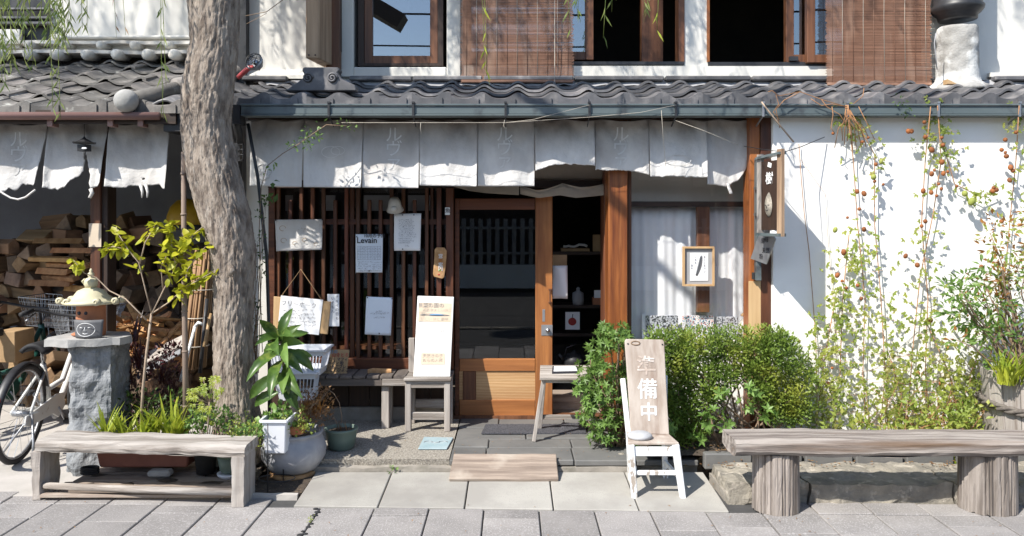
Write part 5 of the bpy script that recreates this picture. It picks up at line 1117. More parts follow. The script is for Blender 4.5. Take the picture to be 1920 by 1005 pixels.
for s, px, py, z_, mt_ in (('本日の', 622, 660, .03, 'ink_blue'), ('山食とミ', 638, 666, .032, 'ink_red'), ('いちじく マフィ', 627, 674, .028, 'ink'), ('山のパン 粉', 626, 681, .028, 'ink'), ('米  いちごブレ', 626, 688, .028, 'ink'), ('いちじくひよこ', 628, 694, .03, 'ink')):
    text('lettering', s, mq(px, py), z_, M[mt_], t, rot=(math.pi/2-.35, 0, 0), off=.0004)
# white baskets
def basket(px0, px1, py0, py1, Y, dep, lab):
    t = thing('plastic_basket', lab, 'basket', PP((px0+px1)/2, py1, Y), 'white plastic baskets stacked behind the potted plant')
    x0, x1, z0, z1 = PX(px0, Y), PX(px1, Y), PZ(py1, Y), PZ(py0, Y); ins = .035
    def ring(zz, k): return [Vector((x0+ins*k, Y+ins*k, zz)), Vector((x1-ins*k, Y+ins*k, zz)), Vector((x1-ins*k, Y+dep-ins*k, zz)), Vector((x0+ins*k, Y+dep-ins*k, zz))]
    m = MB(); r0 = ring(z0, 1); m.add(r0, [(0, 1, 2, 3)])
    for k0, k1, zz0, zz1 in ((1, .75, z0, z0+(z1-z0)*.25), (.25, .02, z0+(z1-z0)*.78, z1)):
        a = ring(zz0, k0); b = ring(zz1, k1)
        for i in range(4): j = (i+1) % 4; m.add([a[i], a[j], b[j], b[i]], [(0, 1, 2, 3)])
    o = m.build('body', M['plastic_white'], t); o.modifiers.new('thickness', 'SOLIDIFY').thickness = .004
    m = MB(); a = ring(z0+(z1-z0)*.25, .75); b = ring(z0+(z1-z0)*.78, .25)
    for i in range(4):
        j = (i+1) % 4; nb = max(3, int((a[i]-a[j]).length/.022))
        for q in range(nb+1): u = q/nb; m.bar(a[i].lerp(a[j], u), b[i].lerp(b[j], u), .010, .004, up=(0, 0, 1) if False else (b[i]-b[j]).normalized())
    m.build('side_ribs', M['plastic_white'], t)['kind'] = 'stuff'
    m = MB(); c = ring(z1, -.15)
    for i in range(4): m.bar(c[i], c[(i+1) % 4], .016, .01)
    m.build('rim', M['plastic_white'], t)
basket(500, 607, 658, 704, 5.55, .26, 'top white plastic basket just behind the big potted leaves')
basket(512, 592, 700, 752, 5.55, .24, 'lower white plastic basket under the top one behind the potted plant')
# ------------------------------------------------------------------ things lying on the ground
m = MB(); q = [(PX(842, 4.79), 4.79, .02), (PX(1047, 4.79), 4.79, .02), (PX(1043, 4.99), 5.0, .112), (PX(851, 4.99), 5.0, .112)]
m.add([Vector(p)+Vector((0, 0, -.0)) for p in q]+[Vector(p)+Vector((0, -.008, .022)) for p in q], [(3, 2, 1, 0), (4, 5, 6, 7), (0, 1, 5, 4), (1, 2, 6, 5), (2, 3, 7, 6), (3, 0, 4, 7)])
tag(m.build('step_plank', M['plank'], bevel=.004, sub=(.05, 4), disp=.003, dsc=9), 'worn tan plank laid as a ramp against the slate step', 'plank')
m = MB()
m.grid(lambda u, v: Vector((PX(903+6*v, 5.6)+(PX(1097, 5.6)-PX(903, 5.6))*u, 5.55+.24*v, .113+.012*math.sin(u*3.1)*(u > .75)*v*1.5+.003*noise.noise(Vector((u*40, v*9, 0))))), 60, 10, False)
o = m.build('doormat', M['mat']); o.modifiers.new('thickness', 'SOLIDIFY').thickness = .010; tag(o, 'charcoal speckled doormat lying on the slate before the door', 'doormat')
t = thing('utility_cover', 'square blue grey metal utility cover set in the gravel concrete', 'utility cover', PP(817, 835, 5.15))
def gq(px, py, z=.1): Y = YG(py, z); return Vector((PX(px, Y), Y, z))
q = [gq(784, 843, .104), gq(838, 843, .104), gq(850, 822, .104), gq(795, 821, .104)]; m = MB(); m.add(q+[p+Vector((0, 0, .008)) for p in q], [(3, 2, 1, 0), (4, 5, 6, 7), (0, 1, 5, 4), (1, 2, 6, 5), (2, 3, 7, 6), (3, 0, 4, 7)]); m.build('cover_plate', M['teal_cover'], t, bevel=.002)
cq = sum(q, Vector())/4; m = MB()
for s in (-1, 1): m.tube([cq+Vector((.04*math.cos(a*.5)*.8+s*.05, .03*math.sin(a*.5), .0095)) for a in range(7)], .0025, 4)
m.tube([cq+Vector((x, 0, .0095)) for x in (-.03, .03)], .002, 4); m.build('cover_relief', M['steel_dull'], t)
for px, py, r, lab in ((378, 885, .055, None),):
    t = thing('coiled_hose', 'small coil of dark hose lying on the timber boards behind the left bench', 'hose', (-2.62, 4.78, .06))
    m = MB()
    for k in range(3): m.tube([Vector((-2.62+.05*math.cos(a*.35), 4.80+.035*math.sin(a*.35), .075+.014*k)) for a in range(19)], .008, 6)
    m.build('coil', M['rubber'], t)
m = MB(); m.box(-2.24, -2.10, 4.74, 4.81, .06, .10); tag(m.build('stone_block', M['stone_cap'], bevel=.012, disp=.006, dsc=14), 'small grey stone block under the red planter', 'stone')
# ------------------------------------------------------------------ stone pillar, lantern, clay tile
SP = thing('stone_pillar', 'rough split grey stone pillar with flat slab top behind the left bench', 'pillar', (-2.75, 5.1, 0))
def col(u, v):
    cx, cy = -2.735, 5.12; hw_, hd = .155-.012*v, .13
    k = u*4; i = int(k) % 4; f = k-int(k); cs = [(-hw_-.02, -hd+.05), (-hw_*.45, -hd-.03), (hw_, -hd), (hw_*.98, hd), (-hw_, hd)]
    cs = [(-hw_-.02*(1-v), -hd+.06), (-hw_*.45-.01, -hd-.035), (hw_, -hd), (hw_, hd)]
    a = cs[i]; b = cs[(i+1) % 4]; x = a[0]+(b[0]-a[0])*f; y = a[1]+(b[1]-a[1])*f; z = .84*v
    n_ = .022*noise.noise(Vector((x*12, y*12, z*9)))+.012*noise.noise(Vector((x*30, y*30, z*26)))+.010*math.sin(z*34+x*8)*(abs(x) < hw_)
    d_ = Vector((x, y, 0)).normalized()
    return Vector((cx+x, cy+y, z))+d_*n_
m = MB(); m.grid(col, 60, 50, False); m.build('shaft', M['stone_pillar'], SP)
pts = [(113, 636), (122, 655), (160, 661), (190, 655), (232, 648), (238, 641), (215, 632), (150, 630)]
zc_ = .865; vs = []
for a, b in ((-3.0+.01, 4.98), (-2.965, 4.90), (-2.80, 4.87), (-2.70, 4.90), (-2.52, 4.97), (-2.50, 5.08), (-2.60, 5.26), (-2.93, 5.27)): vs.append((a, b))
m = MB(); n = len(vs); m.add([(a, b, .838) for a, b in vs]+[(a, b, .885) for a, b in vs], [tuple(range(n-1, -1, -1)), tuple(range(n, 2*n))]+[(i, (i+1) % n, n+(i+1) % n, n+i) for i in range(n)])
m.build('cap_slab', M['stone_cap'], SP, sub=(.05, 4), disp=.008, dsc=12)
LA = thing('clay_lantern', 'terracotta lantern figure with scrolled cream roof standing on the stone pillar', 'lantern', (-2.76, 5.06, .885))
c = Vector((-2.76, 5.07, .885))
m = MB(); m.lathe(c, [(.085, 0), (.088, .02), (.086, .20), (.088, .22)], 24); m.build('body', M['terracotta'], LA)
m = MB()
for dx in (-.032, .012): m.ball(c+Vector((dx, -.084, .155)), .012, sc=(1, .5, 1))
m.build('eye_hole', M['ink'], LA)
m = MB(); m.ball(c+Vector((-.045, -.03, .012)), .055, 14, 8, (1.2, .8, .3)); m.build('foot', M['terracotta'], LA)
m = MB(); m.lathe(c+Vector((0, 0, .21)), [(.09, .004), (.165, .0), (.172, .014), (.14, .028), (.105, .05), (.08, .085), (.045, .10), (.03, .105)], 28); m.build('roof', M['cream_glaze'], LA)
for ang_, rr_ in ((192, .185), (235, .15), (310, .16), (348, .185), (20, .18), (160, .17)):
    a = rad(ang_); p = c+Vector((rr_*math.cos(a), rr_*math.sin(a), .23)); m = MB()
    m.tube([p+Vector((0, .014, 0)), p-Vector((0, .014, 0))], .023, 14)
    m.tube([p+Vector((.0, -.016, 0))+Vector(((.018-.0011*k)*math.cos(k*.55), 0, (.018-.0011*k)*math.sin(k*.55))) for k in range(16)], .003, 5)
    m.build('roof_scroll', M['cream_glaze'], LA)
m = MB(); m.lathe(c+Vector((0, 0, .313)), [(.034, 0), (.042, .02), (.042, .045), (.03, .062), (.012, .068), (.02, .078), (.02, .092), (.008, .105), (.011, .112), (.004, .125)], 18); m.tube([c+Vector((-.04, 0, .37)), c+Vector((-.058, 0, .355)), c+Vector((-.042, 0, .333))], .006, 6); m.build('finial', M['cream_glaze'], LA)
t = thing('face_tile', 'curved grey clay tile scratched with a smiling round face against the clay lantern', 'tile', (-2.70, 4.93, .885))
ct = Vector((-2.715, 4.94, .886))
m = MB()
m.grid(lambda u, v: ct+Vector((-.085+.17*u+.012*(v)*(u-.5)*2, -.03*math.sin(math.pi*u)+.02, .115*v-.012*(1-abs(2*u-1))*0)), 14, 6); o = m.build('tile_body', M['grey_tile_clay'], t); o.modifiers.new('thickness', 'SOLIDIFY').thickness = .02
m = MB(); fc = ct+Vector((.004, -.032, .058))
def fcp(x, z): return fc+Vector((x, .045*abs(x/.085)**2*.6, z))
m.tube([fcp(.058*math.cos(a*.33), .042*math.sin(a*.33)) for a in range(20)], .0018, 5)
for s in (-1, 1): m.tube([fcp(s*.026+k*.008, .012+.003*(1-k*k)) for k in (-1, 0, 1)], .0022, 5)
m.tube([fcp(.0, .016), fcp(-.006, -.006), fcp(.004, -.008)], .0018, 5); m.tube([fcp(-.014, -.022), fcp(0, -.027), fcp(.016, -.021)], .0018, 5); m.build('face_drawing', M['white_mark'], t)
# ------------------------------------------------------------------ bicycles
def wheel(m_, c, r):
    m_.tube([c+Vector((r*math.cos(a*math.pi/18), 0, r*math.sin(a*math.pi/18))) for a in range(37)], .019, 8)
def bicycle(label, loc, head, paint, basket_=True):
    t = thing('bicycle', label, 'bicycle', loc, 'bicycles parked by the wood store', 0); O = Vector(loc); r = .315
    def b(mb_, nm, mat, par=t, lab=None, **k):
        mb_.v = [tuple(Vector(v)+O) for v in mb_.v]; return mb_.build(nm, M[mat], par, lab, **k)
    for wx in (0, 1.06):
        c = Vector((wx, 0, r+.02))
        m = MB(); wheel(m, c, r); w_ = b(m, 'wheel', 'rubber')
        m = MB(); m.tube([c+Vector(((r-.022)*math.cos(a*math.pi/18), 0, (r-.022)*math.sin(a*math.pi/18))) for a in range(37)], .010, 6); b(m, 'rim', 'steel_dull', w_)
        m = MB()
        for k in range(18):
            a = k*math.pi/9; e = c+Vector(((r-.025)*math.cos(a), 0, (r-.025)*math.sin(a))); m.tube([c+Vector((.02*math.cos(a+1.3), .02*(-1)**k, .02*math.sin(a+1.3))), e], .0016, 3, smooth=False)
        b(m, 'spokes', 'chrome', w_)['kind'] = 'stuff'
        m = MB(); m.tube([c+Vector((0, -.05, 0)), c+Vector((0, .05, 0))], .022, 10); b(m, 'hub', 'steel_dull', w_)
        m = MB(); a0_, a1_ = (20, 200) if wx == 0 else (10, 150)
        n_ = 22
        vs = []; 
        for k in range(n_+1):
            a = rad(a0_+(a1_-a0_)*k/n_)
            for q in (-1, -.5, .5, 1): vs.append(c+Vector(((r+.035-.012*q*q)*math.cos(a), .028*q, (r+.035-.012*q*q)*math.sin(a))))
        m.add(vs, [(k*4+q, k*4+q+1, k*4+q+5, k*4+q+4) for k in range(n_) for q in range(3)], True); o = b(m, 'mudguard', 'black_metal' if wx == 0 else 'steel_dull'); o.modifiers.new('thickness', 'SOLIDIFY').thickness = .003
    bb = Vector((.42, 0, .28)); st = Vector((.27, 0, .62)); hd0 = Vector((.86, 0, .56)); hd1 = Vector((.80, 0, .76)); rh = Vector((0, 0, r+.02)); fh = Vector((1.06, 0, r+.02))
    m = MB(); m.tube([bb, st], .02, 10); m.tube([bb, Vector((.60, 0, .31)), hd0+Vector((-.02, 0, .04))], .024, 10); m.tube([Vector((.36, 0, .42)), Vector((.60, 0, .44)), hd1+Vector((0, 0, -.04))], .02, 10); m.tube([hd0, hd1], .024, 10)
    for s in (-1, 1): m.tube([bb+Vector((0, s*.03, 0)), rh+Vector((0, s*.06, 0))], .012, 8); m.tube([st+Vector((0, s*.015, -.05)), rh+Vector((0, s*.06, 0))], .010, 8)
    b(m, 'frame', paint)
    m = MB()
    for s in (-1, 1): m.tube([hd0+Vector((.01, s*.02, 0)), Vector((.93, s*.05, .60)), fh+Vector((0, s*.055, 0))], .013, 8)
    b(m, 'fork', paint)
    m = MB(); m.tube([st, Vector((.23, 0, .74))], .013, 8); b(m, 'seat_post', 'chrome')
    m = MB()
    prof = [(-.13, .085, .0), (-.08, .105, .015), (0, .09, .012), (.07, .04, .01), (.15, .018, .0)]
    m.grid(lambda u, v: Vector((.22-.13+.28*u, (interp([(p[0]+.13, p[1]) for p in prof], .28*u))*(2*v-1), .765+.025*math.sin(math.pi*v)-.008*math.sin(math.pi*u)*0+(-.03*abs(2*v-1)**3))), 14, 12)
    o = b(m, 'saddle', 'rubber'); o.modifiers.new('thickness', 'SOLIDIFY').thickness = .03
    m = MB(); m.tube([hd1, hd1+Vector((-.03, 0, .14))], .012, 8); hb = hd1+Vector((-.03, 0, .14))
    m.tube([hb+Vector((-.22, -.29, .02)), hb+Vector((-.1, -.26, .04)), hb+Vector((0, -.12, .0)), hb, hb+Vector((0, .12, .0)), hb+Vector((-.1, .26, .04)), hb+Vector((-.22, .29, .02))], .011, 8); b(m, 'handlebar', 'black_metal')
    for s in (-1, 1):
        m = MB(); m.tube([hb+Vector((-.12, s*.27, .04)), hb+Vector((-.24, s*.295, .02))], .018, 10); b(m, 'grip', 'rubber')
        m = MB(); m.tube([hb+Vector((-.09, s*.26, .02)), hb+Vector((-.20, s*.275, -.03))], .005, 6); b(m, 'brake_lever', 'chrome')
    m = MB(); m.lathe(bb+Vector((0, -.05, 0)), [(.001, -.002), (.085, -.002), (.085, .002), (.001, .002)], 24, mtx=Matrix.Rotation(math.pi/2, 3, 'X')); m.tube([bb+Vector((0, -.06, 0)), bb+Vector((.10, -.075, -.12))], .01, 8); m.tube([bb+Vector((0, .06, 0)), bb+Vector((-.10, .075, .12))], .01, 8); b(m, 'crank', 'steel_dull')
    for s in (1, -1): m = MB(); p = bb+Vector((s*.10, -s*.11, -s*.12)); m.box(p.x-.045, p.x+.045, p.y-.035, p.y+.035, p.z-.012, p.z+.012); b(m, 'pedal', 'rubber', bevel=.003)
    m = MB(); pts = [(-.06, -.03), (.0, -.055), (.34, -.05), (.44, -.10), (.53, -.03), (.50, .07), (.38, .085), (.02, .035), (-.05, .03)]
    m.prism([(a+.0, z_+.30) for a, z_ in pts], -.062, -.05); b(m, 'chain_guard', paint, bevel=.003)
    m = MB(); m.box(-.24, .14, -.055, .055, .70, .712); 
    for s in (-1, 1): m.tube([rh+Vector((0, s*.065, 0)), Vector((-.12, s*.055, .70))], .006, 6)
    m = MB(); m.ball(Vector((-.33, -.0, .50)), .024, 12, 8, (.6, 1, 1)); b(m, 'rear_reflector', 'red_reflector')
    m = MB(); m.tube([rh+Vector((0, -.07, 0)), Vector((-.06, -.12, .16)), Vector((-.10, -.14, .02))], .009, 8); m.tube([rh+Vector((0, -.07, 0)), Vector((-.06, .10, .03))], .007, 6); b(m, 'kickstand', 'steel_dull')
    # wire basket
    k0 = Vector((.94, 0, .87)); bk = MB(); top = [(-.13, -.23), (.19, -.23), (.19, .23), (-.13, .23)]; bot = [(-.09, -.17), (.13, -.17), (.13, .17), (-.09, .17)]
    for fz in (0, .16, .33, .5, .67, .84, 1):
        rg = [k0+Vector((b_[0]+(a_[0]-b_[0])*fz, b_[1]+(a_[1]-b_[1])*fz, -.14+.24*fz)) for a_, b_ in zip(top, bot)]
        for i in range(4): bk.tube([rg[i], rg[(i+1) % 4]], .0045 if fz in (0, 1) else .002, 4, smooth=False)
    for i in range(4):
        j = (i+1) % 4
        for q in range(11):
            u = q/11; pa = Vector((bot[i][0]+(bot[j][0]-bot[i][0])*u, bot[i][1]+(bot[j][1]-bot[i][1])*u, -.14)); pb = Vector((top[i][0]+(top[j][0]-top[i][0])*u, top[i][1]+(top[j][1]-top[i][1])*u, .10)); bk.tube([k0+pa, k0+pb], .002, 4, smooth=False)
    for q in range(9): x_ = -.09+.21*q/8; bk.tube([k0+Vector((x_, -.14, -.14)), k0+Vector((x_, .14, -.14))], .002, 4, smooth=False)
    b(bk, 'basket', 'steel_dull')
    m = MB(); m.tube([k0+Vector((-.05, 0, -.14)), fh+Vector((0, .05, 0))], .005, 6); m.tube([hd1+Vector((0, 0, .02)), k0+Vector((-.1, 0, -.05))], .01, 6); b(m, 'basket_stay', 'steel_dull')
    t.rotation_euler = (rad(4), 0, head); return t
bicycle('white step through bicycle with wire front basket parked left of the stone pillar', (-3.34, 5.22, .0), rad(97), 'bike_white')
bicycle('dark green bicycle half hidden behind the white one at the far left', (-4.12, 5.75, .0), rad(84), 'bike_green')
# ------------------------------------------------------------------ firewood
rw = random.Random(21)
def split_log(r_, L):
    k = rw.random(); m = MB(); z0 = 0
    if k < .45: pts = [(-.6*r_, -.5*r_), (.7*r_, -.6*r_), (.55*r_, .5*r_), (0, .75*r_), (-.65*r_, .35*r_)]
    elif k < .75: pts = [(-.8*r_, -.45*r_), (.8*r_, -.5*r_), (.1*r_, .8*r_)]
    else: pts = [(-.8*r_, -.5*r_), (.8*r_, -.5*r_), (.75*r_, .5*r_), (-.75*r_, .45*r_)]
    pts = [(a*rw.uniform(.85, 1.15), b*rw.uniform(.85, 1.15)) for a, b in pts]
    m.prism(pts, -L/2, L/2); return m
protos = [split_log(.094, .34).mesh('firewood_log', M['firewood' if i % 2 else 'fire_end'], bevel=.005) for i in range(10)]
contour = [(-60, 470), (0, 452), (40, 440), (62, 428), (82, 402), (110, 392), (150, 400), (178, 398), (205, 402), (240, 400), (262, 408), (275, 426), (300, 432), (330, 440), (395, 470)]
cnt = 0; YF0 = 6.95
def wl_label(px, py):
    side = 'left of' if px < 168 else 'right of'
    band = 'top' if py < 470 else ('middle' if py < 560 else 'lower')
    return f'split firewood log in the {band} rows of the stack {side} the shed post'
rowh = 26.5
ordw = ['first', 'second', 'third', 'fourth', 'fifth', 'sixth', 'seventh', 'eighth', 'ninth', 'tenth', 'eleventh', 'twelfth', 'thirteenth', 'fourteenth', 'fifteenth', 'sixteenth']
zones = ['at the far left edge', 'behind the bicycle handlebar', 'above the bicycle saddle', 'left of the lantern', 'beside the shed post', 'right of the shed post', 'behind the sapling', 'left of the reed screen', 'behind the reed screen']
shp = [('brown' if i % 2 else 'greyish')+' '+w_ for i, w_ in enumerate(('blocky', 'wedge shaped', 'thick', 'narrow', 'squarish', 'angular', 'rough', 'flat', 'chunky', 'slim'))]
for j in range(14):
    py = 735-j*rowh
    px = -60+(j % 2)*12
    while px < 400 and cnt < 285:
        wpx = rw.uniform(25, 38)
        if py > interp(contour, px)+8:
            pr = rw.choice(protos); o = link('firewood_log', pr)
            Yl = YF0+rw.uniform(-.10, .14)+.0*j
            o.location = PP(px+rw.uniform(-3, 3), py+rw.uniform(-4, 4), Yl); o.location.y = Yl+.12
            ro = rw.random()
            o.rotation_euler = (rw.uniform(-.12, .12), rw.uniform(-3.1, 3.1) if ro < .5 else rw.uniform(-.3, .3), rw.uniform(-.25, .25) if ro < .85 else rw.uniform(.9, 1.4))
            o.scale = (rw.uniform(.8, 1.15), rw.uniform(.8, 1.1), rw.uniform(.9, 1.25))
            zn = zones[min(len(zones)-1, max(0, int((px+60)//52)))]; lb_ = f'{shp[protos.index(pr)]} split log {zn}, {ordw[j]} row from the floor'; tag(o, lb_, 'firewood', 'firewood logs stacked in the woodshed'); cnt += 1
        px += wpx*.98
# long pale splits sticking out left of the post
pm = [MB().prism([(-.035, -.02), (.04, -.025), (.03, .025), (-.03, .02)], -.3, .3).mesh('firewood_stick', M['fire_pale'], bevel=.004) for _ in range(2)]+[MB().prism([(-.045, -.018), (.045, -.02), (0, .03)], -.26, .26).mesh('firewood_stick', M['fire_pale'], bevel=.004)]
for i_, (px, py, ang_, tl_) in enumerate(((100, 508, 62, 22), (112, 520, 58, 26), (98, 486, 70, 8), (128, 497, 66, 14), (95, 530, 75, 20), (150, 540, 58, 30), (140, 470, 80, 4), (110, 452, 85, 2))):
    o = link('firewood_stick', rw.choice(pm)); o.location = PP(px, py, 6.7); o.rotation_euler = (rad(0), rad(-tl_), rad(ang_)); o.scale = (.9, .85, .9)
    tag(o, 'long pale split stick jutting out left of the shed post, '+('lowest left one', 'second lowest', 'just above the lowest', 'near the post', 'above the bicycle grip', 'closest to the lantern top', 'second highest', 'highest one')[i_], 'firewood', 'long pale sticks jutting from the stack left of the post')
# sunlit heap
for k in range(95):
    u = rw.random(); px = 205+u*122; top = 586+abs(px-268)*.28+ (8 if px < 230 else 0); py = top+rw.random()*(672-top)
    o = link('kindling_piece', rw.choice(pm)); o.location = PP(px, py, 6.25+rw.uniform(-.12, .12)); sc = rw.uniform(.4, .62)
    o.rotation_euler = (rw.uniform(-.7, .7), rw.uniform(-.9, .9), rw.uniform(0, 3.1)); o.scale = (sc*1.3, sc, sc*1.1)
    tag(o, f"pale orange kindling piece in the {'upper' if py < 612 else ('middle' if py < 640 else 'lower')} {'left' if px < 245 else ('centre' if px < 288 else 'right')} of the sunlit heap", 'kindling', 'kindling in the sunlit heap')
for k in range(26):
    px = rw.uniform(212, 328); py = rw.uniform(668, 745)
    o = link('firewood_log', rw.choice(protos)); o.location = PP(px, py, 6.35+rw.uniform(-.1, .1)); o.rotation_euler = (rw.uniform(-.3, .3), rw.uniform(-3, 3), rw.uniform(-.5, .5))
    tag(o, 'dark split log supporting the sunlit kindling heap', 'firewood', 'logs under the sunlit kindling heap')
for k in range(10):
    px = rw.uniform(60, 130); py = rw.uniform(670, 745)
    o = link('firewood_log', rw.choice(protos)); o.location = PP(px, py, 6.35+rw.uniform(-.1, .1)); o.rotation_euler = (rw.uniform(-.3, .3), rw.uniform(-3, 3), rw.uniform(-.5, .5))
    tag(o, 'sunlit split log on the shed floor behind the white bicycle', 'firewood', 'logs on the shed floor behind the bicycle')
m = MB(); q = [PP(262, 680, 6.0), PP(352, 636, 6.0)]; m.bar(q[0], q[1], .16, .03, up=(0, -.5, 1)); tag(m.build('pale_plank', M['grey_wood'], bevel=.003), 'pale grey plank leaning across in front of the kindling heap', 'plank')
m = MB(); m.bar(PP(273, 692, 5.95), PP(340, 652, 5.95), .14, .012, up=(0, -.6, 1)); tag(m.build('grey_sheet', M['steel_dull'], bevel=.002), 'grey metal sheet just under the pale plank by the sapling', 'sheet')
m = MB(); m.box(PX(-12, 6.1), PX(28, 6.1), 6.1, 6.35, PZ(680, 6.1), PZ(622, 6.1)); tag(m.build('cardboard_carton', M['kraft'], bevel=.004), 'brown cardboard carton behind the bicycles at the far left', 'carton')
# reed roll, broom things, yellow helmet
t = thing('rolled_reed_screen', 'rolled brown reed screen standing behind the sapling pole left of the tree', 'reed screen', PP(366, 700, 5.75))
m = MB(); rr_ = random.Random(5)
for i in range(46):
    a = i*2.4; r_ = .012*math.sqrt(i)*1.05; b0 = PP(362, 690, 5.75)+Vector((r_*math.cos(a), r_*math.sin(a), 0)); b1 = PP(384, 480, 5.85)+Vector((r_*.85*math.cos(a), r_*.85*math.sin(a), rr_.uniform(-.03, .05))); m.tube([b0, b1], .0095, 5)
m.build('reeds', M['reed'], t)['kind'] = 'stuff'
for f_ in (.2, .45, .7):
    c = PP(362, 690, 5.75).lerp(PP(384, 480, 5.85), f_); m = MB(); m.tube([c+Vector((.096*math.cos(a*.4), .096*math.sin(a*.4), 0)) for a in range(17)], .004, 5); m.build('binding', M['rope'], t)
t = thing('yellow_helmet', 'yellow rounded float hanging in the shade left of the tree trunk', 'float', PP(350, 420, 6.3))
m = MB(); m.lathe(PP(350, 418, 6.3), [(.15, -.02), (.155, 0), (.15, .06), (.125, .13), (.07, .185), (.001, .2)], 24); m.build('dome', M['yellow'], t)
m = MB(); m.lathe(PP(350, 424, 6.3), [(.15, -.03), (.163, -.02), (.163, .0), (.15, .012)], 24); m.build('rim', M['black_metal'], t)
for px0, py0, px1, py1, r_, mt_, lab in ((366, 612, 338, 716, .012, 'white_paint', 'thin white walking stick leaning between sapling pole and trunk'), (388, 560, 375, 700, .014, 'black_metal', 'black umbrella like rod leaning left of the trunk'), (395, 588, 383, 650, .012, 'new_wood', 'thin tan stick leaning right beside the trunk')):
    m = MB(); m.tube([PP(px0, py0, 5.45), PP(px1, py1, 5.35)], r_, 8)
    if mt_ == 'white_paint': m.tube([PP(px0, py0, 5.45), PP(372, 605, 5.45), PP(380, 608, 5.45)], .012, 8)
    tag(m.build('leaning_stick', M[mt_]), lab, 'stick')
# ------------------------------------------------------------------ shop interior seen through the doorway
t = thing('display_shelf', 'dark wooden shelf unit inside the shop seen through the open doorway', 'shelf', (.65, 6.9, .11))
YS = 6.9
for py in (472, 572, 625):
    MB().box(PX(1030, YS), PX(1150, YS), YS, YS+.25, PZ(py+6, YS), PZ(py, YS)).build('shelf_board', M['dark_wood_h'], t)
for px in (1030, 1146): MB().box(PX(px, YS), PX(px+5, YS), YS, YS+.25, .11, 2.2).build('upright', M['dark_wood'], t)
def item(name, mb_, mat, lab, cat, **k): return tag(mb_.build(name, M[mat], **k), lab, cat)
item('apple_card', MB().box(PX(1060, 6.8), PX(1087, 6.8), 6.8, 6.805, PZ(618, 6.8), PZ(585, 6.8)), 'paper', 'white card with a red apple inside the doorway', 'card')
m = MB(); m.ball(PP(1073, 603, 6.797), .036, 16, 10, (1, .08, .95)); o = m.build('apple_print', M['ink_red']); m = MB(); m.tube([PP(1073, 597, 6.795), PP(1074, 589, 6.795)], .003, 5); s_ = m.build('apple_stalk', M['ink'])
for q in (o, s_):
    card = [c for c in COL.objects if c.name == 'apple_card'][0]; loc = q.location-card.location; q.parent = card; q.location = loc
m = MB(); m.grid(lambda u, v: PP(1036+28*u, 560-62*v, 6.12)+Vector((0, .012*math.sin(u*4+v*3), 0)), 6, 8); o = m.build('hanging_paper', M['paper']); o.modifiers.new('thickness', 'SOLIDIFY').thickness = .002; tag(o, 'white printed sheet hanging just inside the doorway', 'paper')
item('small_carton', MB().box(PX(1036, 6.2), PX(1063, 6.2), 6.2, 6.3, PZ(498, 6.2), PZ(478, 6.2)), 'kraft', 'brown carton above the hanging sheet inside the doorway', 'box')
m = MB(); m.box(PX(1053, YS), PX(1106, YS), YS+.02, YS+.2, PZ(472, YS)+.001, PZ(466, YS)); item('tray', m, 'kraft', 'flat tray on the upper shelf inside the doorway', 'tray')
m = MB(); rr_ = random.Random(4); m.tube([PP(1056+i*5, 463-rr_.uniform(0, 5), YS+.05) for i in range(10)], .012, 6); item('twisted_bread', m, 'cloth', 'pale twisted loaf lying on the tray on the upper shelf', 'bread')
m = MB(); m.lathe(PP(1084, 572, YS+.05), [(.05, 0), (.052, .06), (.05, .11), (.02, .125), (.015, .14), (.02, .15), (.001, .165)], 16); item('glass_jar', m, 'plaster_grey', 'lidded pale jar on the middle shelf inside the doorway', 'jar')
m = MB(); m.box(PX(1112, YS), PX(1136, YS), YS+.01, YS+.1, PZ(572, YS)+.001, PZ(559, YS)); item('brown_box', m, 'terracotta', 'small reddish box on the middle shelf by the door post', 'box')
item('note_card', MB().box(PX(1114, YS), PX(1134, YS), YS, YS+.006, PZ(559, YS)+.002, PZ(544, YS)), 'paper', 'small white card standing on the reddish box', 'card')
item('price_card', MB().box(PX(1112, YS), PX(1126, YS), YS+.02, YS+.03, PZ(472, YS)+.001, PZ(440, YS)), 'kraft', 'upright printed card at the right of the upper shelf', 'card')
m = MB(); m.lathe(PP(1076, 690, 6.5), [(.06, 0), (.085, .03), (.09, .07), (.06, .12), (.02, .13), (.012, .15)], 18); m.tube([PP(1058, 670, 6.5)+Vector((0, 0, 0)), PP(1062, 652, 6.5), PP(1080, 645, 6.5)], .006, 6); m.tube([PP(1058, 676, 6.5), PP(1048, 664, 6.5)], .014, 8); item('kettle', m, 'black_metal', 'dark iron kettle on the low stand inside the doorway', 'kettle')
item('low_stand', MB().box(PX(1040, 6.5), PX(1140, 6.5), 6.42, 6.75, .3, PZ(691, 6.5)), 'dark_wood_h', 'dark low stand inside the doorway beneath the kettle', 'stand')
item('floor_step', MB().box(PX(1037, 6.2), PX(1130, 6.2), 6.25, 6.42, .11, .23), 'plank', 'pale timber step just inside the doorway', 'step')
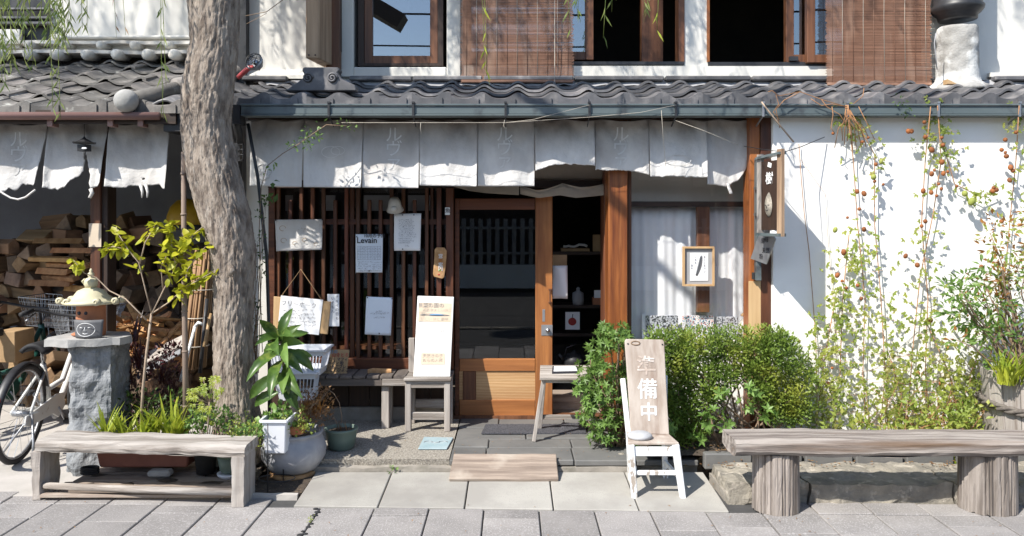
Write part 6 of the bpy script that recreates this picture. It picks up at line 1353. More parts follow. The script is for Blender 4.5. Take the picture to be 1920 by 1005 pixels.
# ------------------------------------------------------------------ pots
def pot(name, c, prof, mat, lab, soil_r, soil_z, group=None, cat='plant pot', n=28, ex=1, ey=1):
    t = thing(name, lab, cat, c, group); c = Vector(c)
    m = MB(); m.lathe(c, prof, n, ex=ex, ey=ey); m.build('pot_body', M[mat], t)
    m = MB(); m.lathe(c+Vector((0, 0, soil_z)), [(soil_r, 0), (soil_r*.5, .012), (.001, .016)], n, ex=ex, ey=ey); m.build('soil', M['soil'], t); return t
cU = (PX(546, 4.92), 4.98, .035)
pot('glazed_urn', cU, [(.12, 0), (.155, .02), (.2, .09), (.205, .15), (.185, .205), (.17, .225), (.182, .235), (.187, .25), (.175, .255), (.165, .24), (.165, .19)], 'urn', 'large round blue grey glazed urn planter right of the left bench', .168, .2)
m = MB(); m.lathe((cU[0], cU[1], .0), [(.13, 0), (.15, .012), (.145, .034), (.12, .035)], 28); tag(m.build('urn_base', M['bread']), 'round tan stand under the blue grey urn', 'stand')
t = thing('white_planter_box', 'upright white plastic planter standing against the front of the urn', 'plant pot', (PX(517, 4.74), 4.75, .1))
m = MB(); x0, x1 = PX(492, 4.72), PX(538, 4.72); zt2, zb2 = PZ(788, 4.72), PZ(852, 4.72)
m.add([(x0+.012, 4.73, zb2), (x1-.014, 4.73, zb2), (x1-.014, 4.86, zb2), (x0+.012, 4.86, zb2), (x0, 4.70, zt2), (x1, 4.70, zt2), (x1, 4.88, zt2), (x0, 4.88, zt2)], [(3, 2, 1, 0), (0, 1, 5, 4), (1, 2, 6, 5), (2, 3, 7, 6), (3, 0, 4, 7)])
o = m.build('planter_body', M['plastic_white'], t, bevel=.006); 
m = MB(); m.add([(x0+.004, 4.71, zt2-.015), (x1-.004, 4.71, zt2-.015), (x1-.004, 4.87, zt2-.015), (x0+.004, 4.87, zt2-.015)], [(0, 1, 2, 3)]); m.build('soil', M['soil'], t)
m = MB()
for a, b in (((x0-.006, 4.695), (x1+.006, 4.695)), ((x1+.006, 4.695), (x1+.006, 4.885)), ((x0-.006, 4.695), (x0-.006, 4.885))): m.bar((*a, zt2), (*b, zt2), .012, .014)
m.build('rim', M['plastic_white'], t)
cG = (PX(637, 5.17), 5.22, .10)
pot('green_glazed_pot', cG, [(.07, 0), (.085, .01), (.1, .08), (.108, .125), (.112, .13), (.112, .14), (.1, .142), (.096, .12)], 'green_pot', 'small celadon green pot with a spindly plant on the gravel concrete', .098, .118)
t = thing('long_red_planter', 'long red brown planter trough under the plants behind the left bench', 'planter', (-2.3, 4.9, .06))
m = MB(); x0, x1 = PX(180, 4.8), PX(357, 4.8)
def trough(m, x0, x1, y0, y1, z0, z1, k): m.add([(x0+k, y0+k, z0), (x1-k, y0+k, z0), (x1-k, y1-k, z0), (x0+k, y1-k, z0), (x0, y0, z1), (x1, y0, z1), (x1, y1, z1), (x0, y1, z1)], [(3, 2, 1, 0), (0, 1, 5, 4), (1, 2, 6, 5), (2, 3, 7, 6), (3, 0, 4, 7)]); return m
trough(m, x0, x1, 4.78, 4.98, .105, .25, .02).build('trough', M['red_planter'], t, bevel=.008)
m = MB(); m.box(x0+.01, x1-.01, 4.79, 4.97, .2, .235); m.build('soil', M['soil'], t)
pot('dark_plastic_pot', (PX(381, 4.8), 4.84, .062), [(.055, 0), (.07, .14), (.075, .15), (.066, .15)], 'rubber', 'dark brown round pot under the left bench', .066, .14)
pot('teal_pot', (PX(425, 4.76), 4.80, .075), [(.04, 0), (.055, .02), (.07, .1), (.062, .1)], 'green_pot', 'small dark teal pot beside the right leg of the left bench', .06, .09)
m = MB(); m.lathe((PX(425, 4.76), 4.80, .045), [(.05, 0), (.07, .02), (.072, .03), (.05, .028)], 20); tag(m.build('white_saucer', M['plastic_white']), 'white saucer under the small teal pot', 'saucer')
t = thing('wire_plant_stand', 'thin black wire stand standing in front of the urn', 'wire stand', (-1.45, 4.7, .01))
m = MB()
for px, py0, py1 in ((502, 795, 925), (531, 812, 905), (494, 800, 890)): Y = YG(py1, .01); m.tube([PP(px, py0, Y), PP(px, py1, Y)], .0035, 6)
for zz in (.06,): m.tube([Vector((-1.44+.11*math.cos(a*.35), 4.74+.07*math.sin(a*.35), zz)) for a in range(19)], .003, 5)
m.build('wire_frame', M['black_metal'], t)
# barrel planter at right
BP = thing('barrel_planter', 'round weathered timber tub planter with twisted rope band at the right edge', 'planter', (3.03, 4.98, .11))
cB = Vector((3.54, 5.10, .135)); rB = .40; nst = 22
for i in range(nst):
    a = 2*math.pi*(i+.5)/nst; w2 = math.pi/nst*.97; vs = []
    for zz, rk in ((0, .90), (.52, 1.0)):
        for rr_, aa in ((rB*rk, a-w2), (rB*rk, a+w2), (rB*rk-.03, a+w2), (rB*rk-.03, a-w2)): vs.append(cB+Vector((rr_*math.cos(aa), rr_*math.sin(aa), zz)))
    MB().add(vs, [(3, 2, 1, 0), (4, 5, 6, 7), (0, 1, 5, 4), (1, 2, 6, 5), (2, 3, 7, 6), (3, 0, 4, 7)]).build('stave', M['grey_wood_v'], BP, bevel=.004)
m = MB(); m.lathe(cB+Vector((0, 0, .47)), [(.365, 0), (.2, .02), (.001, .03)], 28); m.build('soil', M['soil'], BP)
for k in range(3):
    m = MB(); m.tube([cB+Vector(((rB*.965+.012+.010*math.cos(a*.9+k*2.1))*math.cos(a*math.pi/40), (rB*.965+.012+.010*math.cos(a*.9+k*2.1))*math.sin(a*math.pi/40), .30+.016*math.sin(a*.9+k*2.1)+.02*math.sin(a*math.pi/40))) for a in range(81)], .013, 7); m.build('rope_strand', M['dark_rope'], BP)
# ------------------------------------------------------------------ plants
rl = random.Random(77)
def rv(r_=rl):
    while True:
        v = Vector((r_.uniform(-1, 1), r_.uniform(-1, 1), r_.uniform(-1, 1)))
        if .05 < v.length < 1: return v.normalized()
def stuff(o): o['kind'] = 'stuff'; return o
# ---- the big street tree
TR = thing('willow_tree', 'large leaning tree trunk with rough grey bark and thin hanging branches before the shop', 'tree', (-1.82, 5.08, 0))
ctr = [(-160, 392, 100), (-60, 398, 97), (0, 400, 93), (80, 402, 84), (159, 391, 91), (239, 386, 87), (318, 399, 94), (398, 421, 91), (478, 438, 79), (557, 437, 69), (637, 436, 66), (717, 440, 72), (780, 447, 82), (830, 449, 104), (858, 449, 130)]
YT = 5.06
def smooth(tbl, y, k):
    pts = [(t[0], t[k]) for t in tbl]; return (interp(pts, y-14)+interp(pts, y)*2+interp(pts, y+14))/4
m = MB(); nu, nv = 132, 330
def bark(u, v):
    y = 858-(858+160)*v; cx = smooth(ctr, y, 1); w_ = smooth(ctr, y, 2); r = w_/2*YT/F; a = u*2*math.pi; z = PZ(y, YT)
    q = Vector((math.cos(a)*2.2, math.sin(a)*2.2, z*1.1+.25*math.sin(a+z)))
    n1 = noise.noise(q*2.6+Vector((0, 0, z*1.1))); n2 = noise.noise(Vector((math.cos(a)*8+2*n1, math.sin(a)*8, z*6.5+math.sin(a*2)*1.2))); n3 = noise.noise(Vector((math.cos(a)*24, math.sin(a)*24, z*17)))
    rid = min(1, abs(n2)*4.2)**.6; fl_ = noise.noise(Vector((math.cos(a)*15, math.sin(a)*15, z*11+3))); d = .004*n1+.008*rid+.005*n3-.007+.005*(fl_ > .18)
    low = 1+.06*noise.noise(Vector((math.cos(a)*1.1, math.sin(a)*1.1, z*1.5)))
    k = max(0, (.22-z)/.22); low += .25*k*k*math.sin(a*5+1)
    return Vector((PX(cx, YT)+(r*low+d)*math.cos(a), YT+(r*low*.95+d)*math.sin(a), z))
m.grid(bark, nu, nv)
m.build('trunk', M['bark'], TR)
kn = MB(); kn.tube([PP(432, 505, 4.93), PP(434, 508, 4.90), PP(430, 515, 4.91)], [.03, .022, .014], 10, wob=.4); kn.build('bark_knot', M['bark'], TR, disp=.008, dsc=30)
top = Vector((PX(392, YT), YT, PZ(-160, YT)))
limbs = []
for dx, dy, dz, r0 in ((-1.6, -.9, 1.6, .11), (1.4, -1.1, 1.7, .12), (.3, -2.2, 1.9, .10), (3.1, -1.6, 1.9, .08), (-.4, .2, 2.2, .11)):
    p = [top+Vector((0, 0, -.1)), top+Vector((dx*.25, dy*.25, dz*.4)), top+Vector((dx*.6, dy*.6, dz*.8)), top+Vector((dx, dy, dz))]
    limbs.append(p); m = MB(); m.tube(p, [r0, r0*.8, r0*.6, r0*.35], 10, wob=.2); m.build('limb', M['bark'], TR)
def strand(mb, mbs, b, L, rr, sway=.12, dens=26, lf=.085):
    """a hanging willow twig: b = bottom point, rising by L"""
    ph = rr.uniform(0, 6); pts = []
    n = max(4, int(L/.12))
    for i in range(n+1):
        f = i/n; pts.append(Vector((b.x+sway*math.sin(f*2.4+ph)*L*.25-sway*math.sin(ph)*L*.25, b.y+.05*math.sin(f*3+ph*2), b.z+L*f)))
    mbs.tube(pts, [.0014+.0022*i/n for i in range(n+1)], 4)
    k = int(L*dens)
    for i in range(k):
        f = (i+rr.random())/k; q = f*n; j = min(n-1, int(q)); p = pts[j].lerp(pts[j+1], q-j)
        a = rr.uniform(0, 6.28); d = Vector((math.cos(a)*.55, math.sin(a)*.55, -1)); mb.leaf(p, d, Vector((math.sin(a), -math.cos(a), .3)), lf*rr.uniform(.6, 1.15), .011, .12, rr.uniform(-.1, .2))
# dapple giving crown, all above the picture
mb, ms = MB(), MB(); rr = random.Random(12)
def add_strand_for(xt, zt_w, t, L):
    Y = 6.1-.67*t; x = xt-.68*t; z = zt_w+t
    if z < 1.65+470*Y/F+.05: return
    strand(mb, ms, Vector((x, Y, z)), L, rr, dens=30, lf=.10)
for i in range(480):
    u = rr.random(); xt = -5.2+9.6*u
    pr = 1.0 if xt < -.3 else .60
    if rr.random() > pr: continue
    t = rr.uniform(1.2, 3.6); add_strand_for(xt, rr.uniform(2.95, 3.5) if xt > -2 else rr.uniform(3.1, 3.6), t, rr.uniform(.5, 1.3))
for i in range(330):
    xt = rr.choice([rr.gauss(-1.3, .4), rr.gauss(-.8, .45), rr.gauss(-3.7, .5), rr.gauss(1.0, .5)]); t = rr.uniform(1.2, 3.2); add_strand_for(xt, rr.uniform(2.66, 3.2), t, rr.uniform(.5, 1.2))
stuff(mb.build('crown_leaves', M['leaf_willow'], TR)); stuff(ms.build('crown_twigs', M['twig'], TR))
# visible hanging twigs
def vis(px, py, Y, n=1, spread=0, lf=.085, dens=34, mat='leaf_willow'):
    for i in range(n):
        a = MB(); b = MB(); p = PP(px+rr.uniform(-spread, spread), py-abs(rr.gauss(0, spread*.7)), Y+rr.uniform(-.1, .1)); strand(a, b, p, 4.4-p.z, rr, dens=dens, lf=lf)
        a.v += [] ; s = b.build('hanging_twig', M['leaf_willow'], TR); l = a.build('hanging_leaves', M[mat], s if False else TR); stuff(l)
vis(30, 120, 4.5, 5, 26); vis(55, 60, 4.5, 3, 20); vis(112, 85, 4.5, 9, 16, dens=44); vis(110, 225, 4.55, 1, 3, dens=16); vis(12, 160, 4.5, 2, 6, dens=30); vis(148, 50, 4.5, 2, 8); vis(95, 205, 4.6, 1, 3, dens=18)
vis(303, 222, 4.5, 1, 2, dens=13); vis(307, 160, 4.5, 1, 2, dens=10); vis(216, 70, 5.9, 1, 2, dens=10, mat='leaf_dry'); vis(240, 70, 5.9, 1, 3, dens=10, mat='leaf_dry')
vis(912, 140, 4.4, 1, 1, dens=16, mat='leaf_lime'); vis(908, 132, 4.4, 1, 1, dens=8, mat='leaf_lime'); vis(1072, 60, 4.4, 1, 2, dens=14); vis(1087, 36, 4.4, 2, 6, dens=20); vis(1130, 70, 4.4, 1, 2, dens=12); vis(1150, 20, 4.4, 1, 2, dens=12); vis(1228, 66, 4.4, 1, 1, dens=18, mat='leaf_lime'); vis(1212, 30, 4.4, 2, 5, dens=26)
# ---- support pole and yellow sapling
m = MB(); pts = [PP(349, 830, 4.98), PP(347, 640, 5.0), PP(345, 480, 5.02), PP(344, 285, 5.02)]; m.tube(pts, [.019, .018, .017, .015], 10)
for f in (.12, .3, .45, .62, .8, .93):
    q = f*3; j = int(q); c = pts[j].lerp(pts[j+1], q-j); m.tube([c+Vector((0, 0, -.008)), c, c+Vector((0, 0, .008))], [.018, .0215, .018], 10)
tag(m.build('support_pole', M['pole_wood']), 'upright grey bamboo pole between the yellow leaved sapling and the tree', 'pole')
SA = thing('yellow_sapling', 'slender young tree with sparse bright yellow green leaves behind the left bench', 'sapling', (PX(263, 4.95), 4.95, .06))
ysp = 4.95
brs = [[(263, 822), (268, 730), (275, 660), (284, 588)], [(284, 588), (272, 540), (260, 492), (240, 468), (224, 442), (218, 425)], [(262, 495), (272, 455), (288, 428), (292, 420)],
       [(284, 590), (306, 545), (330, 500), (348, 460), (362, 440), (380, 425)], [(285, 588), (318, 566), (345, 540), (372, 525), (402, 508)], [(240, 468), (212, 462), (192, 470)], [(330, 500), (322, 462), (318, 430), (322, 415)], [(306, 548), (302, 500), (312, 480)], [(345, 540), (352, 505), (372, 478), (386, 462)], [(275, 600), (235, 560), (205, 545), (180, 520), (158, 512), (138, 488)]]
for bi, b in enumerate(brs):
    m = MB(); n = len(b); r0 = .0095 if bi == 0 else .005
    m.tube([PP(x, y, ysp+(.03*math.sin(bi*2+i) if bi else 0)) for i, (x, y) in enumerate(b)], [r0*(1-.55*i/(n-1)) if bi else .0105-.003*i/(n-1) for i in range(n)], 8); m.build('stem' if bi == 0 else 'branch', M['pale_stem'], SA)
def leaf_piece(L, W, mat, nm='leaf', fold=.2, droop=.15):
    m = MB(); n = 5
    for i in range(n+1):
        f = i/n; w_ = W/2*math.sin(math.pi*min(1, (f*.92+.05)))**.8; z = -droop*L*f*f
        m.v += [(-w_, L*f, z+fold*w_), (0, L*f, z), (w_, L*f, z+fold*w_)]
    for i in range(n): k = i*3; m.f += [(k, k+1, k+4, k+3), (k+1, k+2, k+5, k+4)]; m.sm += [True, True]
    return m.mesh(nm, M[mat])
yl = [leaf_piece(.052, .03, 'leaf_yellow'), leaf_piece(.042, .026, 'leaf_yellow', droop=.3), leaf_piece(.06, .03, 'leaf_yellow', droop=-.05)]
def put_leaf(me, p, d, root, nm='leaf', sc=1.0, roll=None):
    o = link(nm, me, root); o.location = p-ORG[root]
    q = Vector(d).to_track_quat('Y', 'Z'); o.rotation_mode = 'QUATERNION'; o.rotation_quaternion = q@Euler((0, roll if roll is not None else rl.uniform(-.9, .9), 0)).to_quaternion(); o.scale = (sc, sc, sc); return o
dense = {1: (34, .3), 2: (22, .3), 3: (62, .3), 4: (58, .35), 5: (34, .0), 6: (38, .2), 7: (14, .4), 8: (40, .1), 9: (26, .55)}
for bi, (n, f0) in dense.items():
    b = brs[bi]
    for i in range(n):
        f = f0+(1-f0)*rl.random(); q = f*(len(b)-1); j = min(len(b)-2, int(q)); x = b[j][0]+(b[j+1][0]-b[j][0])*(q-j); y = b[j][1]+(b[j+1][1]-b[j][1])*(q-j)
        if bi == 9 and not (x < 160 or 195 < x < 250 and rl.random() < .3): continue
        p = PP(x, y, ysp)+rv()*.022; d = rv()+Vector((0, -.3, -.25)); put_leaf(rl.choice(yl), p, d, SA, sc=rl.uniform(.9, 1.45))
# ---- big leaved plant in the urn
BPl = thing('broad_leaf_plant', 'young loquat like plant with long glossy drooping leaves in the urn', 'plant', (PX(535, 4.9), 4.92, .25))
m = MB(); st_ = [PP(541, 800, 4.93), PP(538, 740, 4.93), PP(532, 690, 4.92), PP(527, 640, 4.9)]; m.tube(st_, [.011, .01, .009, .007], 8); m.build('stem', M['twig'], BPl)
big = [((526, 632), (549, 578), .1), ((524, 634), (486, 599), -.05), ((523, 638), (483, 630), -.1), ((522, 640), (478, 648), -.2), ((522, 640), (523, 668), -.25), ((529, 634), (565, 609), 0), ((530, 637), (579, 624), .1), ((530, 640), (571, 645), -.1),
       ((522, 662), (462, 716), -.12), ((524, 660), (484, 690), .1), ((528, 676), (506, 750), -.2), ((535, 682), (568, 748), -.15), ((534, 655), (588, 696), .1), ((530, 668), (568, 700), -.15), ((520, 700), (468, 748), .1), ((540, 700), (530, 740), -.2),
       ((540, 690), (555, 760), .05), ((522, 735), (478, 762), .1), ((532, 720), (560, 770), .0), ((526, 648), (540, 690), -.3), ((526, 640), (500, 680), .15), ((529, 640), (552, 632), -.2), ((525, 640), (505, 617), .12), ((534, 700), (500, 735), -.1), ((532, 665), (585, 668), .15), ((528, 650), (497, 655), .14)]
for (b, t_, dy) in big:
    P0_ = PP(*b, 4.92); P1_ = PP(*t_, 4.88+dy); L = (P1_-P0_).length; W = min(.072, L*.34); m = MB(); ax = (P1_-P0_).normalized(); nr = (Vector((0, -1, .55))+rv()*.25).normalized(); sx = ax.cross(nr).normalized(); up_ = sx.cross(ax)
    nn = 12
    for i in range(nn+1):
        f = i/nn; w_ = W/2*(math.sin(math.pi*min(1, f*.97+.02)**.85))**.9*(1+.05*(i % 2)); c = P0_+ax*L*f+up_*(.16*L*math.sin(math.pi*f))*(1 if up_.z > 0 else -1)
        for s in (-1, -.5, 0, .5, 1): m.v.append(tuple(c+sx*w_*s+up_*(abs(s)*w_*.35+.0035*((i+int(abs(s)*2)) % 2)*abs(s))))
    for i in range(nn):
        for s in range(4): k = i*5+s; m.f.append((k, k+1, k+6, k+5)); m.sm.append(True)
    m.build('leaf', M['leaf_dark'] if rl.random() < .8 else M['leaf_fresh'], BPl)
# ---- generic foliage
def clump(mb, c, r, n, L, W, up=.3, out=1.0, whorl=0, sc=(1, 1, 1), rr=rl):
    for i in range(n):
        v = rv(rr); p = Vector(c)+Vector((v.x*sc[0], v.y*sc[1], v.z*sc[2]))*r*rr.random()**.4
        if whorl:
            ax = (v*out+Vector((0, -.3, up))).normalized(); o1 = ax.orthogonal().normalized(); o2 = ax.cross(o1)
            for k in range(whorl):
                a = 6.28*k/whorl+rr.uniform(-.2, .2); d = o1*math.cos(a)+o2*math.sin(a)+ax*.55; mb.leaf(p, d, ax, L*rr.uniform(.75, 1.15), W, .15, .15)
        else: mb.leaf(p, v*out+Vector((0, 0, up))+rv(rr)*.5, rv(rr)+Vector((0, -.5, .8)), L*rr.uniform(.7, 1.2), W*rr.uniform(.8, 1.2), .2, .1)
def branches(mb, a, ends, r0, n=5, rr=rl, jit=.03):
    for e in ends:
        a_ = Vector(a)+Vector((rr.uniform(-1, 1)*jit, rr.uniform(-1, 1)*jit, 0)); e = Vector(e); pts = [a_.lerp(e, i/n)+rv(rr)*jit*.5*(0 < i < n) for i in range(n+1)]; mb.tube(pts, [r0*(1-.7*i/n) for i in range(n+1)], 6)
# shrub by the door
DS = thing('doorway_shrub', 'upright bushy green shrub with whorled narrow leaves right of the doorway', 'shrub', (.72, 5.3, .1))
mb = MB(); cs = []
for i in range(170):
    py = rl.uniform(612, 832); f = (py-612)/220
    hw_ = 26+34*min(1, f*3.2); cxp = interp([(612, 1152), (650, 1148), (700, 1140), (760, 1142), (832, 1150)], py)
    if 690 < py < 730: hw_ = 48
    a = rl.uniform(0, 6.28); rad_ = math.sqrt(rl.uniform(.25, 1)); px = cxp+hw_*rad_*math.cos(a); Y = 5.28+.17*rad_*math.sin(a)
    if px < 1115 and py > 800: continue
    cs.append(PP(px, py, Y))
for c in cs: clump(mb, c, .04, 4, .042, .014, up=.5, whorl=6)
stuff(mb.build('foliage', M['leaf_fresh'], DS))
m = MB(); branches(m, (.72, 5.3, .1), [c for c in cs[::6]], .009, jit=.05); m.build('branches', M['twig'], DS)
mb = MB()
for px, py in ((1092, 735), (1100, 748), (1085, 728), (1108, 762), (1096, 722)): clump(mb, PP(px, py, 5.12), .04, 5, .045, .014, up=.5, whorl=6)
stuff(mb.build('side_spray', M['leaf_fresh'], DS))
# hedge
HD = thing('hedge_shrub', 'rounded fine leaved bright green hedge shrub under the display window', 'hedge', (1.5, 5.2, .13))
mb = MB(); ends = []; rh = random.Random(5)
def hed_ok(px, py):
    topy = interp([(1212, 628), (1240, 622), (1300, 624), (1400, 622), (1460, 622), (1480, 636), (1505, 662), (1528, 705)], px)
    boty = interp([(1212, 828), (1250, 828), (1290, 830), (1330, 800), (1400, 770), (1440, 780), (1500, 800), (1545, 740)], px)
    return topy+6 < py < boty
k = 0
while k < 620:
    px = rh.uniform(1214, 1526); py = rh.uniform(620, 832)
    if not hed_ok(px, py): continue
    if py > 745 and 1300 < px < 1440 and rh.random() < .5: continue
    if 715 < py < 790 and 1350 < px < 1415: continue
    if px > 1500 and rh.random() < .45: continue
    k += 1; f = (py-620)/210; dy = rh.uniform(0, .42)
    if rh.random() < .6: dy = .05+.10*abs(noise.noise(Vector((px*.02, py*.02, 0))))+.10*max(0, f-.4)
    ce = PP(px, py, 5.02+dy); ends.append(ce); clump(mb, ce, .055, 42 if rh.random() < .75 else 24, .030, .0125, up=.5, out=1, rr=rh)
for k in range(60):   # loose outline sprays
    px = rh.uniform(1215, 1526); c = PP(px, interp([(1212, 622), (1450, 616), (1480, 630), (1528, 700)], px), rh.uniform(5.1, 5.4)); clump(mb, c, .035, 9, .027, .010, up=1, rr=rh)
stuff(mb.build('foliage', M['leaf_hedge'], HD))
m = MB()
for px0 in (1300, 1335, 1400, 1378, 1452): branches(m, PP(px0, 838, 5.2), [e for e in rh.sample(ends, 6)], .010, rr=rh, jit=.06)
m.build('branches', M['twig'], HD)
mb = MB()
for px, py in ((1245, 815), (1262, 800), (1325, 790), (1340, 775), (1318, 810), (1352, 740), (1398, 760), (1410, 735), (1310, 825), (1440, 775), (1360, 800)):
    clump(mb, PP(px, py, 5.0), .05, 5, .05, .02, up=.2, whorl=5, rr=rh)
stuff(mb.build('low_leaves', M['leaf_fresh'], HD))
# ---- wall vines
def vine(name, label, lines, pods, n_leaf, seed, mat='leaf_vine'):
    r_ = random.Random(seed); t = thing(name, label, 'climbing vine', PP(lines[0][-1][0], 805, 5.36), 'climbing vines on the white wall')
    for ln in lines:
        m = MB(); m.tube([PP(x, y, 5.36+(.0 if y > 230 else -.08)) for x, y in ln], .0035, 5); m.build('stem', M['vine_stem'], t)
    mb = MB(); sb = MB()
    for _ in range(n_leaf):
        ln = r_.choice(lines); q = r_.random()*(len(ln)-1); j = int(q); x = ln[j][0]+(ln[j+1][0]-ln[j][0])*(q-j); y = ln[j][1]+(ln[j+1][1]-ln[j][1])*(q-j)
        g = max(0, (y-330)/480.); keep = .35+.65*g
        if noise.noise(Vector((x*.03, y*.035, seed))) < .12-.45*g and y > 250: 
            if r_.random() < .75: continue
        if r_.random() > keep and y > 300: continue
        sp = 12+26*g; px = x+r_.gauss(0, sp); py = y+r_.gauss(0, 10)
        if py > 838: continue
        c = PP(px, py, 5.345-.03*r_.random()-.16*g*r_.random()**2)
        a = r_.uniform(0, 6.28); ax = Vector((0, -1, .5))+rv(r_)*.5
        for k in range(3): d = Vector((math.cos(a+k*1.1-1.1), -.15, math.sin(a+k*1.1-1.1)-.1)); mb.leaf(c, d, ax, r_.uniform(.02, .034), r_.uniform(.014, .020), .15, .1)
        if r_.random() < .35: sb.tube([c, PP(x, y-6, 5.37)], .0011, 3, smooth=False)
    stuff(mb.build('foliage', M[mat], t))
    if sb.v: stuff(sb.build('tendrils', M['vine_stem'], t))
    pm_ = [MB().ball((0, 0, 0), .016, 10, 7, (1, 1, 1.1)).mesh('seed_pod', M['pod']), MB().ball((0, 0, 0), .020, 10, 7, (1, 1, 1.15)).mesh('seed_pod', M['pod_green'])]
    for x, y, g in pods:
        if r_.random() < .25: continue
        o = link('seed_pod', pm_[g], t); o.location = PP(x, y, 5.30)-ORG[t]; s_ = r_.uniform(.6, 1.15); o.scale = (s_, s_, s_*r_.uniform(.85, 1.2)); o.rotation_euler = (r_.uniform(-.5, .5), r_.uniform(-.5, .5), 0)
    return t
podsA = [(1562, 250, 0), (1628, 258, 0), (1640, 273, 0), (1617, 266, 0), (1588, 333, 1), (1642, 308, 0), (1652, 303, 1), (1638, 332, 1), (1640, 340, 0), (1656, 346, 0), (1607, 359, 0), (1620, 363, 0), (1640, 387, 1), (1611, 392, 0), (1593, 394, 1), (1589, 408, 0), (1619, 410, 0), (1620, 430, 0), (1566, 431, 1), (1634, 463, 0), (1582, 473, 0), (1570, 516, 0), (1579, 527, 0), (1587, 540, 0), (1615, 560, 0), (1608, 535, 0), (1498, 640, 0), (1554, 720, 0), (1560, 690, 0), (1600, 760, 0)]
podsB = [(1703, 246, 0), (1709, 246, 0), (1733, 229, 0), (1735, 257, 0), (1791, 238, 0), (1766, 258, 0), (1768, 272, 0), (1747, 281, 0), (1766, 304, 0), (1768, 315, 0), (1752, 319, 0), (1747, 326, 0), (1769, 325, 0), (1777, 322, 0), (1760, 345, 0), (1765, 354, 0), (1731, 358, 0), (1746, 361, 0), (1756, 367, 0), (1794, 349, 0), (1809, 363, 1), (1818, 366, 0), (1735, 415, 0), (1728, 424, 0), (1720, 497, 0), (1694, 455, 0), (1698, 480, 0), (1822, 378, 1), (1833, 378, 0), (1863, 352, 0), (1861, 358, 0), (1868, 356, 0), (1720, 700, 0), (1745, 600, 0), (1690, 715, 0), (1765, 720, 0)]
podsC = [(1905, 248, 0), (1885, 262, 0), (1878, 281, 0), (1885, 286, 0), (1887, 293, 0), (1895, 314, 0), (1899, 320, 0), (1893, 338, 0), (1901, 338, 0), (1894, 387, 0), (1878, 415, 0), (1885, 434, 0), (1840, 500, 0), (1915, 240, 0)]
vine('climbing_vine', 'leafy balloon vine with orange pods nearest the post on the white wall', [[(1588, 198), (1600, 300), (1608, 420), (1622, 560), (1618, 700), (1625, 808)], [(1590, 200), (1640, 290), (1640, 420), (1652, 560), (1660, 700), (1650, 808)], [(1592, 440), (1580, 560), (1575, 700), (1560, 808)], [(1570, 540), (1545, 680), (1530, 800)]], podsA, 1150, 3)
vine('climbing_vine', 'sparser balloon vine with many brown pods on the middle of the white wall', [[(1758, 198), (1765, 300), (1750, 400), (1725, 520), (1712, 650), (1700, 808)], [(1745, 200), (1735, 300), (1728, 420), (1740, 560), (1735, 700), (1745, 808)], [(1765, 260), (1790, 345), (1840, 370), (1868, 358)], [(1735, 600), (1780, 700), (1800, 808)], [(1665, 660), (1690, 740), (1690, 808)]], podsB, 900, 4)
vine('climbing_vine', 'thin balloon vine hanging from the gutter at the right edge of the white wall', [[(1911, 198), (1905, 300), (1893, 420), (1880, 560), (1850, 700), (1830, 808)], [(1860, 600), (1820, 700), (1790, 808)], [(1930, 200), (1935, 400), (1930, 600)]], podsC, 560, 6)
t = thing('dead_vine_tangle', 'tangle of bare orange brown vine stems over the gutter left of the wall vines', 'dead vine', PP(1590, 270, 5.28)); r_ = random.Random(8)
m = MB()
for i in range(9): m.tube([PP(1588+r_.uniform(-3, 3), 197, 5.27), PP(1590+r_.uniform(-8, 8), 215, 5.24), PP(1590+(i-3)*6, 240, 5.27), PP(1592+(i-3)*8+r_.uniform(-4, 4), r_.uniform(258, 285), 5.33)], .003, 5)
for b in ([(1588, 200), (1545, 188), (1500, 172), (1470, 188), (1455, 205), (1462, 240)], [(1500, 172), (1460, 180), (1448, 170), (1440, 172)], [(1588, 200), (1560, 195), (1540, 198), (1520, 185)], [(1600, 195), (1618, 180), (1620, 165)], [(1560, 200), (1562, 215), (1558, 240), (1565, 250)], [(1455, 178), (1460, 195), (1450, 210), (1462, 225)], [(1610, 200), (1625, 230), (1640, 262)], [(1540, 186), (1550, 200), (1575, 215), (1590, 240)]):
    m.tube([PP(x, y, 5.25) for x, y in b], .0028, 5)
m.build('stems', M['vine_stem'], t)
mb = MB()
for px, py in ((1680, 190), (1695, 195), (1690, 205), (1705, 212)): clump(mb, PP(px, py, 5.24), .04, 8, .028, .012)
stuff(mb.build('small_leaves', M['leaf_mid'], t))
t = thing('bare_wall_stem', 'single thin dry stem climbing the bare white wall right of the sign', 'dead vine', PP(1528, 800, 5.38))
m = MB(); m.tube([PP(x, y, 5.385) for x, y in ((1498, 270), (1502, 330), (1508, 400), (1517, 470), (1524, 560), (1530, 640), (1532, 760))], .0028, 5); m.build('stem', M['vine_stem'], t)
m = MB(); m.tube([PP(x, y, 5.39) for x, y in ((1502, 300), (1548, 365), (1552, 440), (1562, 560), (1570, 700))], .0014, 4); m.build('tendril', M['vine_stem'], t)
# plants at the foot of the wall
t = thing('low_wall_plants', 'low yellow green leafy plants along the foot of the white wall', 'plants', PP(1700, 800, 5.2)); mb = MB(); r_ = random.Random(9)
for i in range(120):
    px = r_.choice([r_.uniform(1550, 1860), r_.gauss(1760, 50), r_.gauss(1800, 30)]); py = 812-abs(r_.gauss(0, 42 if px > 1700 else 26)); c = PP(px, py, r_.uniform(5.0, 5.32)); clump(mb, c, .035, 5, .048, .022, up=.6, rr=r_)
stuff(mb.build('foliage', M['leaf_vine'], t)); m = MB(); branches(m, PP(1760, 830, 5.2), [PP(r_.uniform(1600, 1860), r_.uniform(700, 790), 5.2) for _ in range(26)], .004, jit=.3, rr=r_); m.build('stems', M['vine_stem'], t)
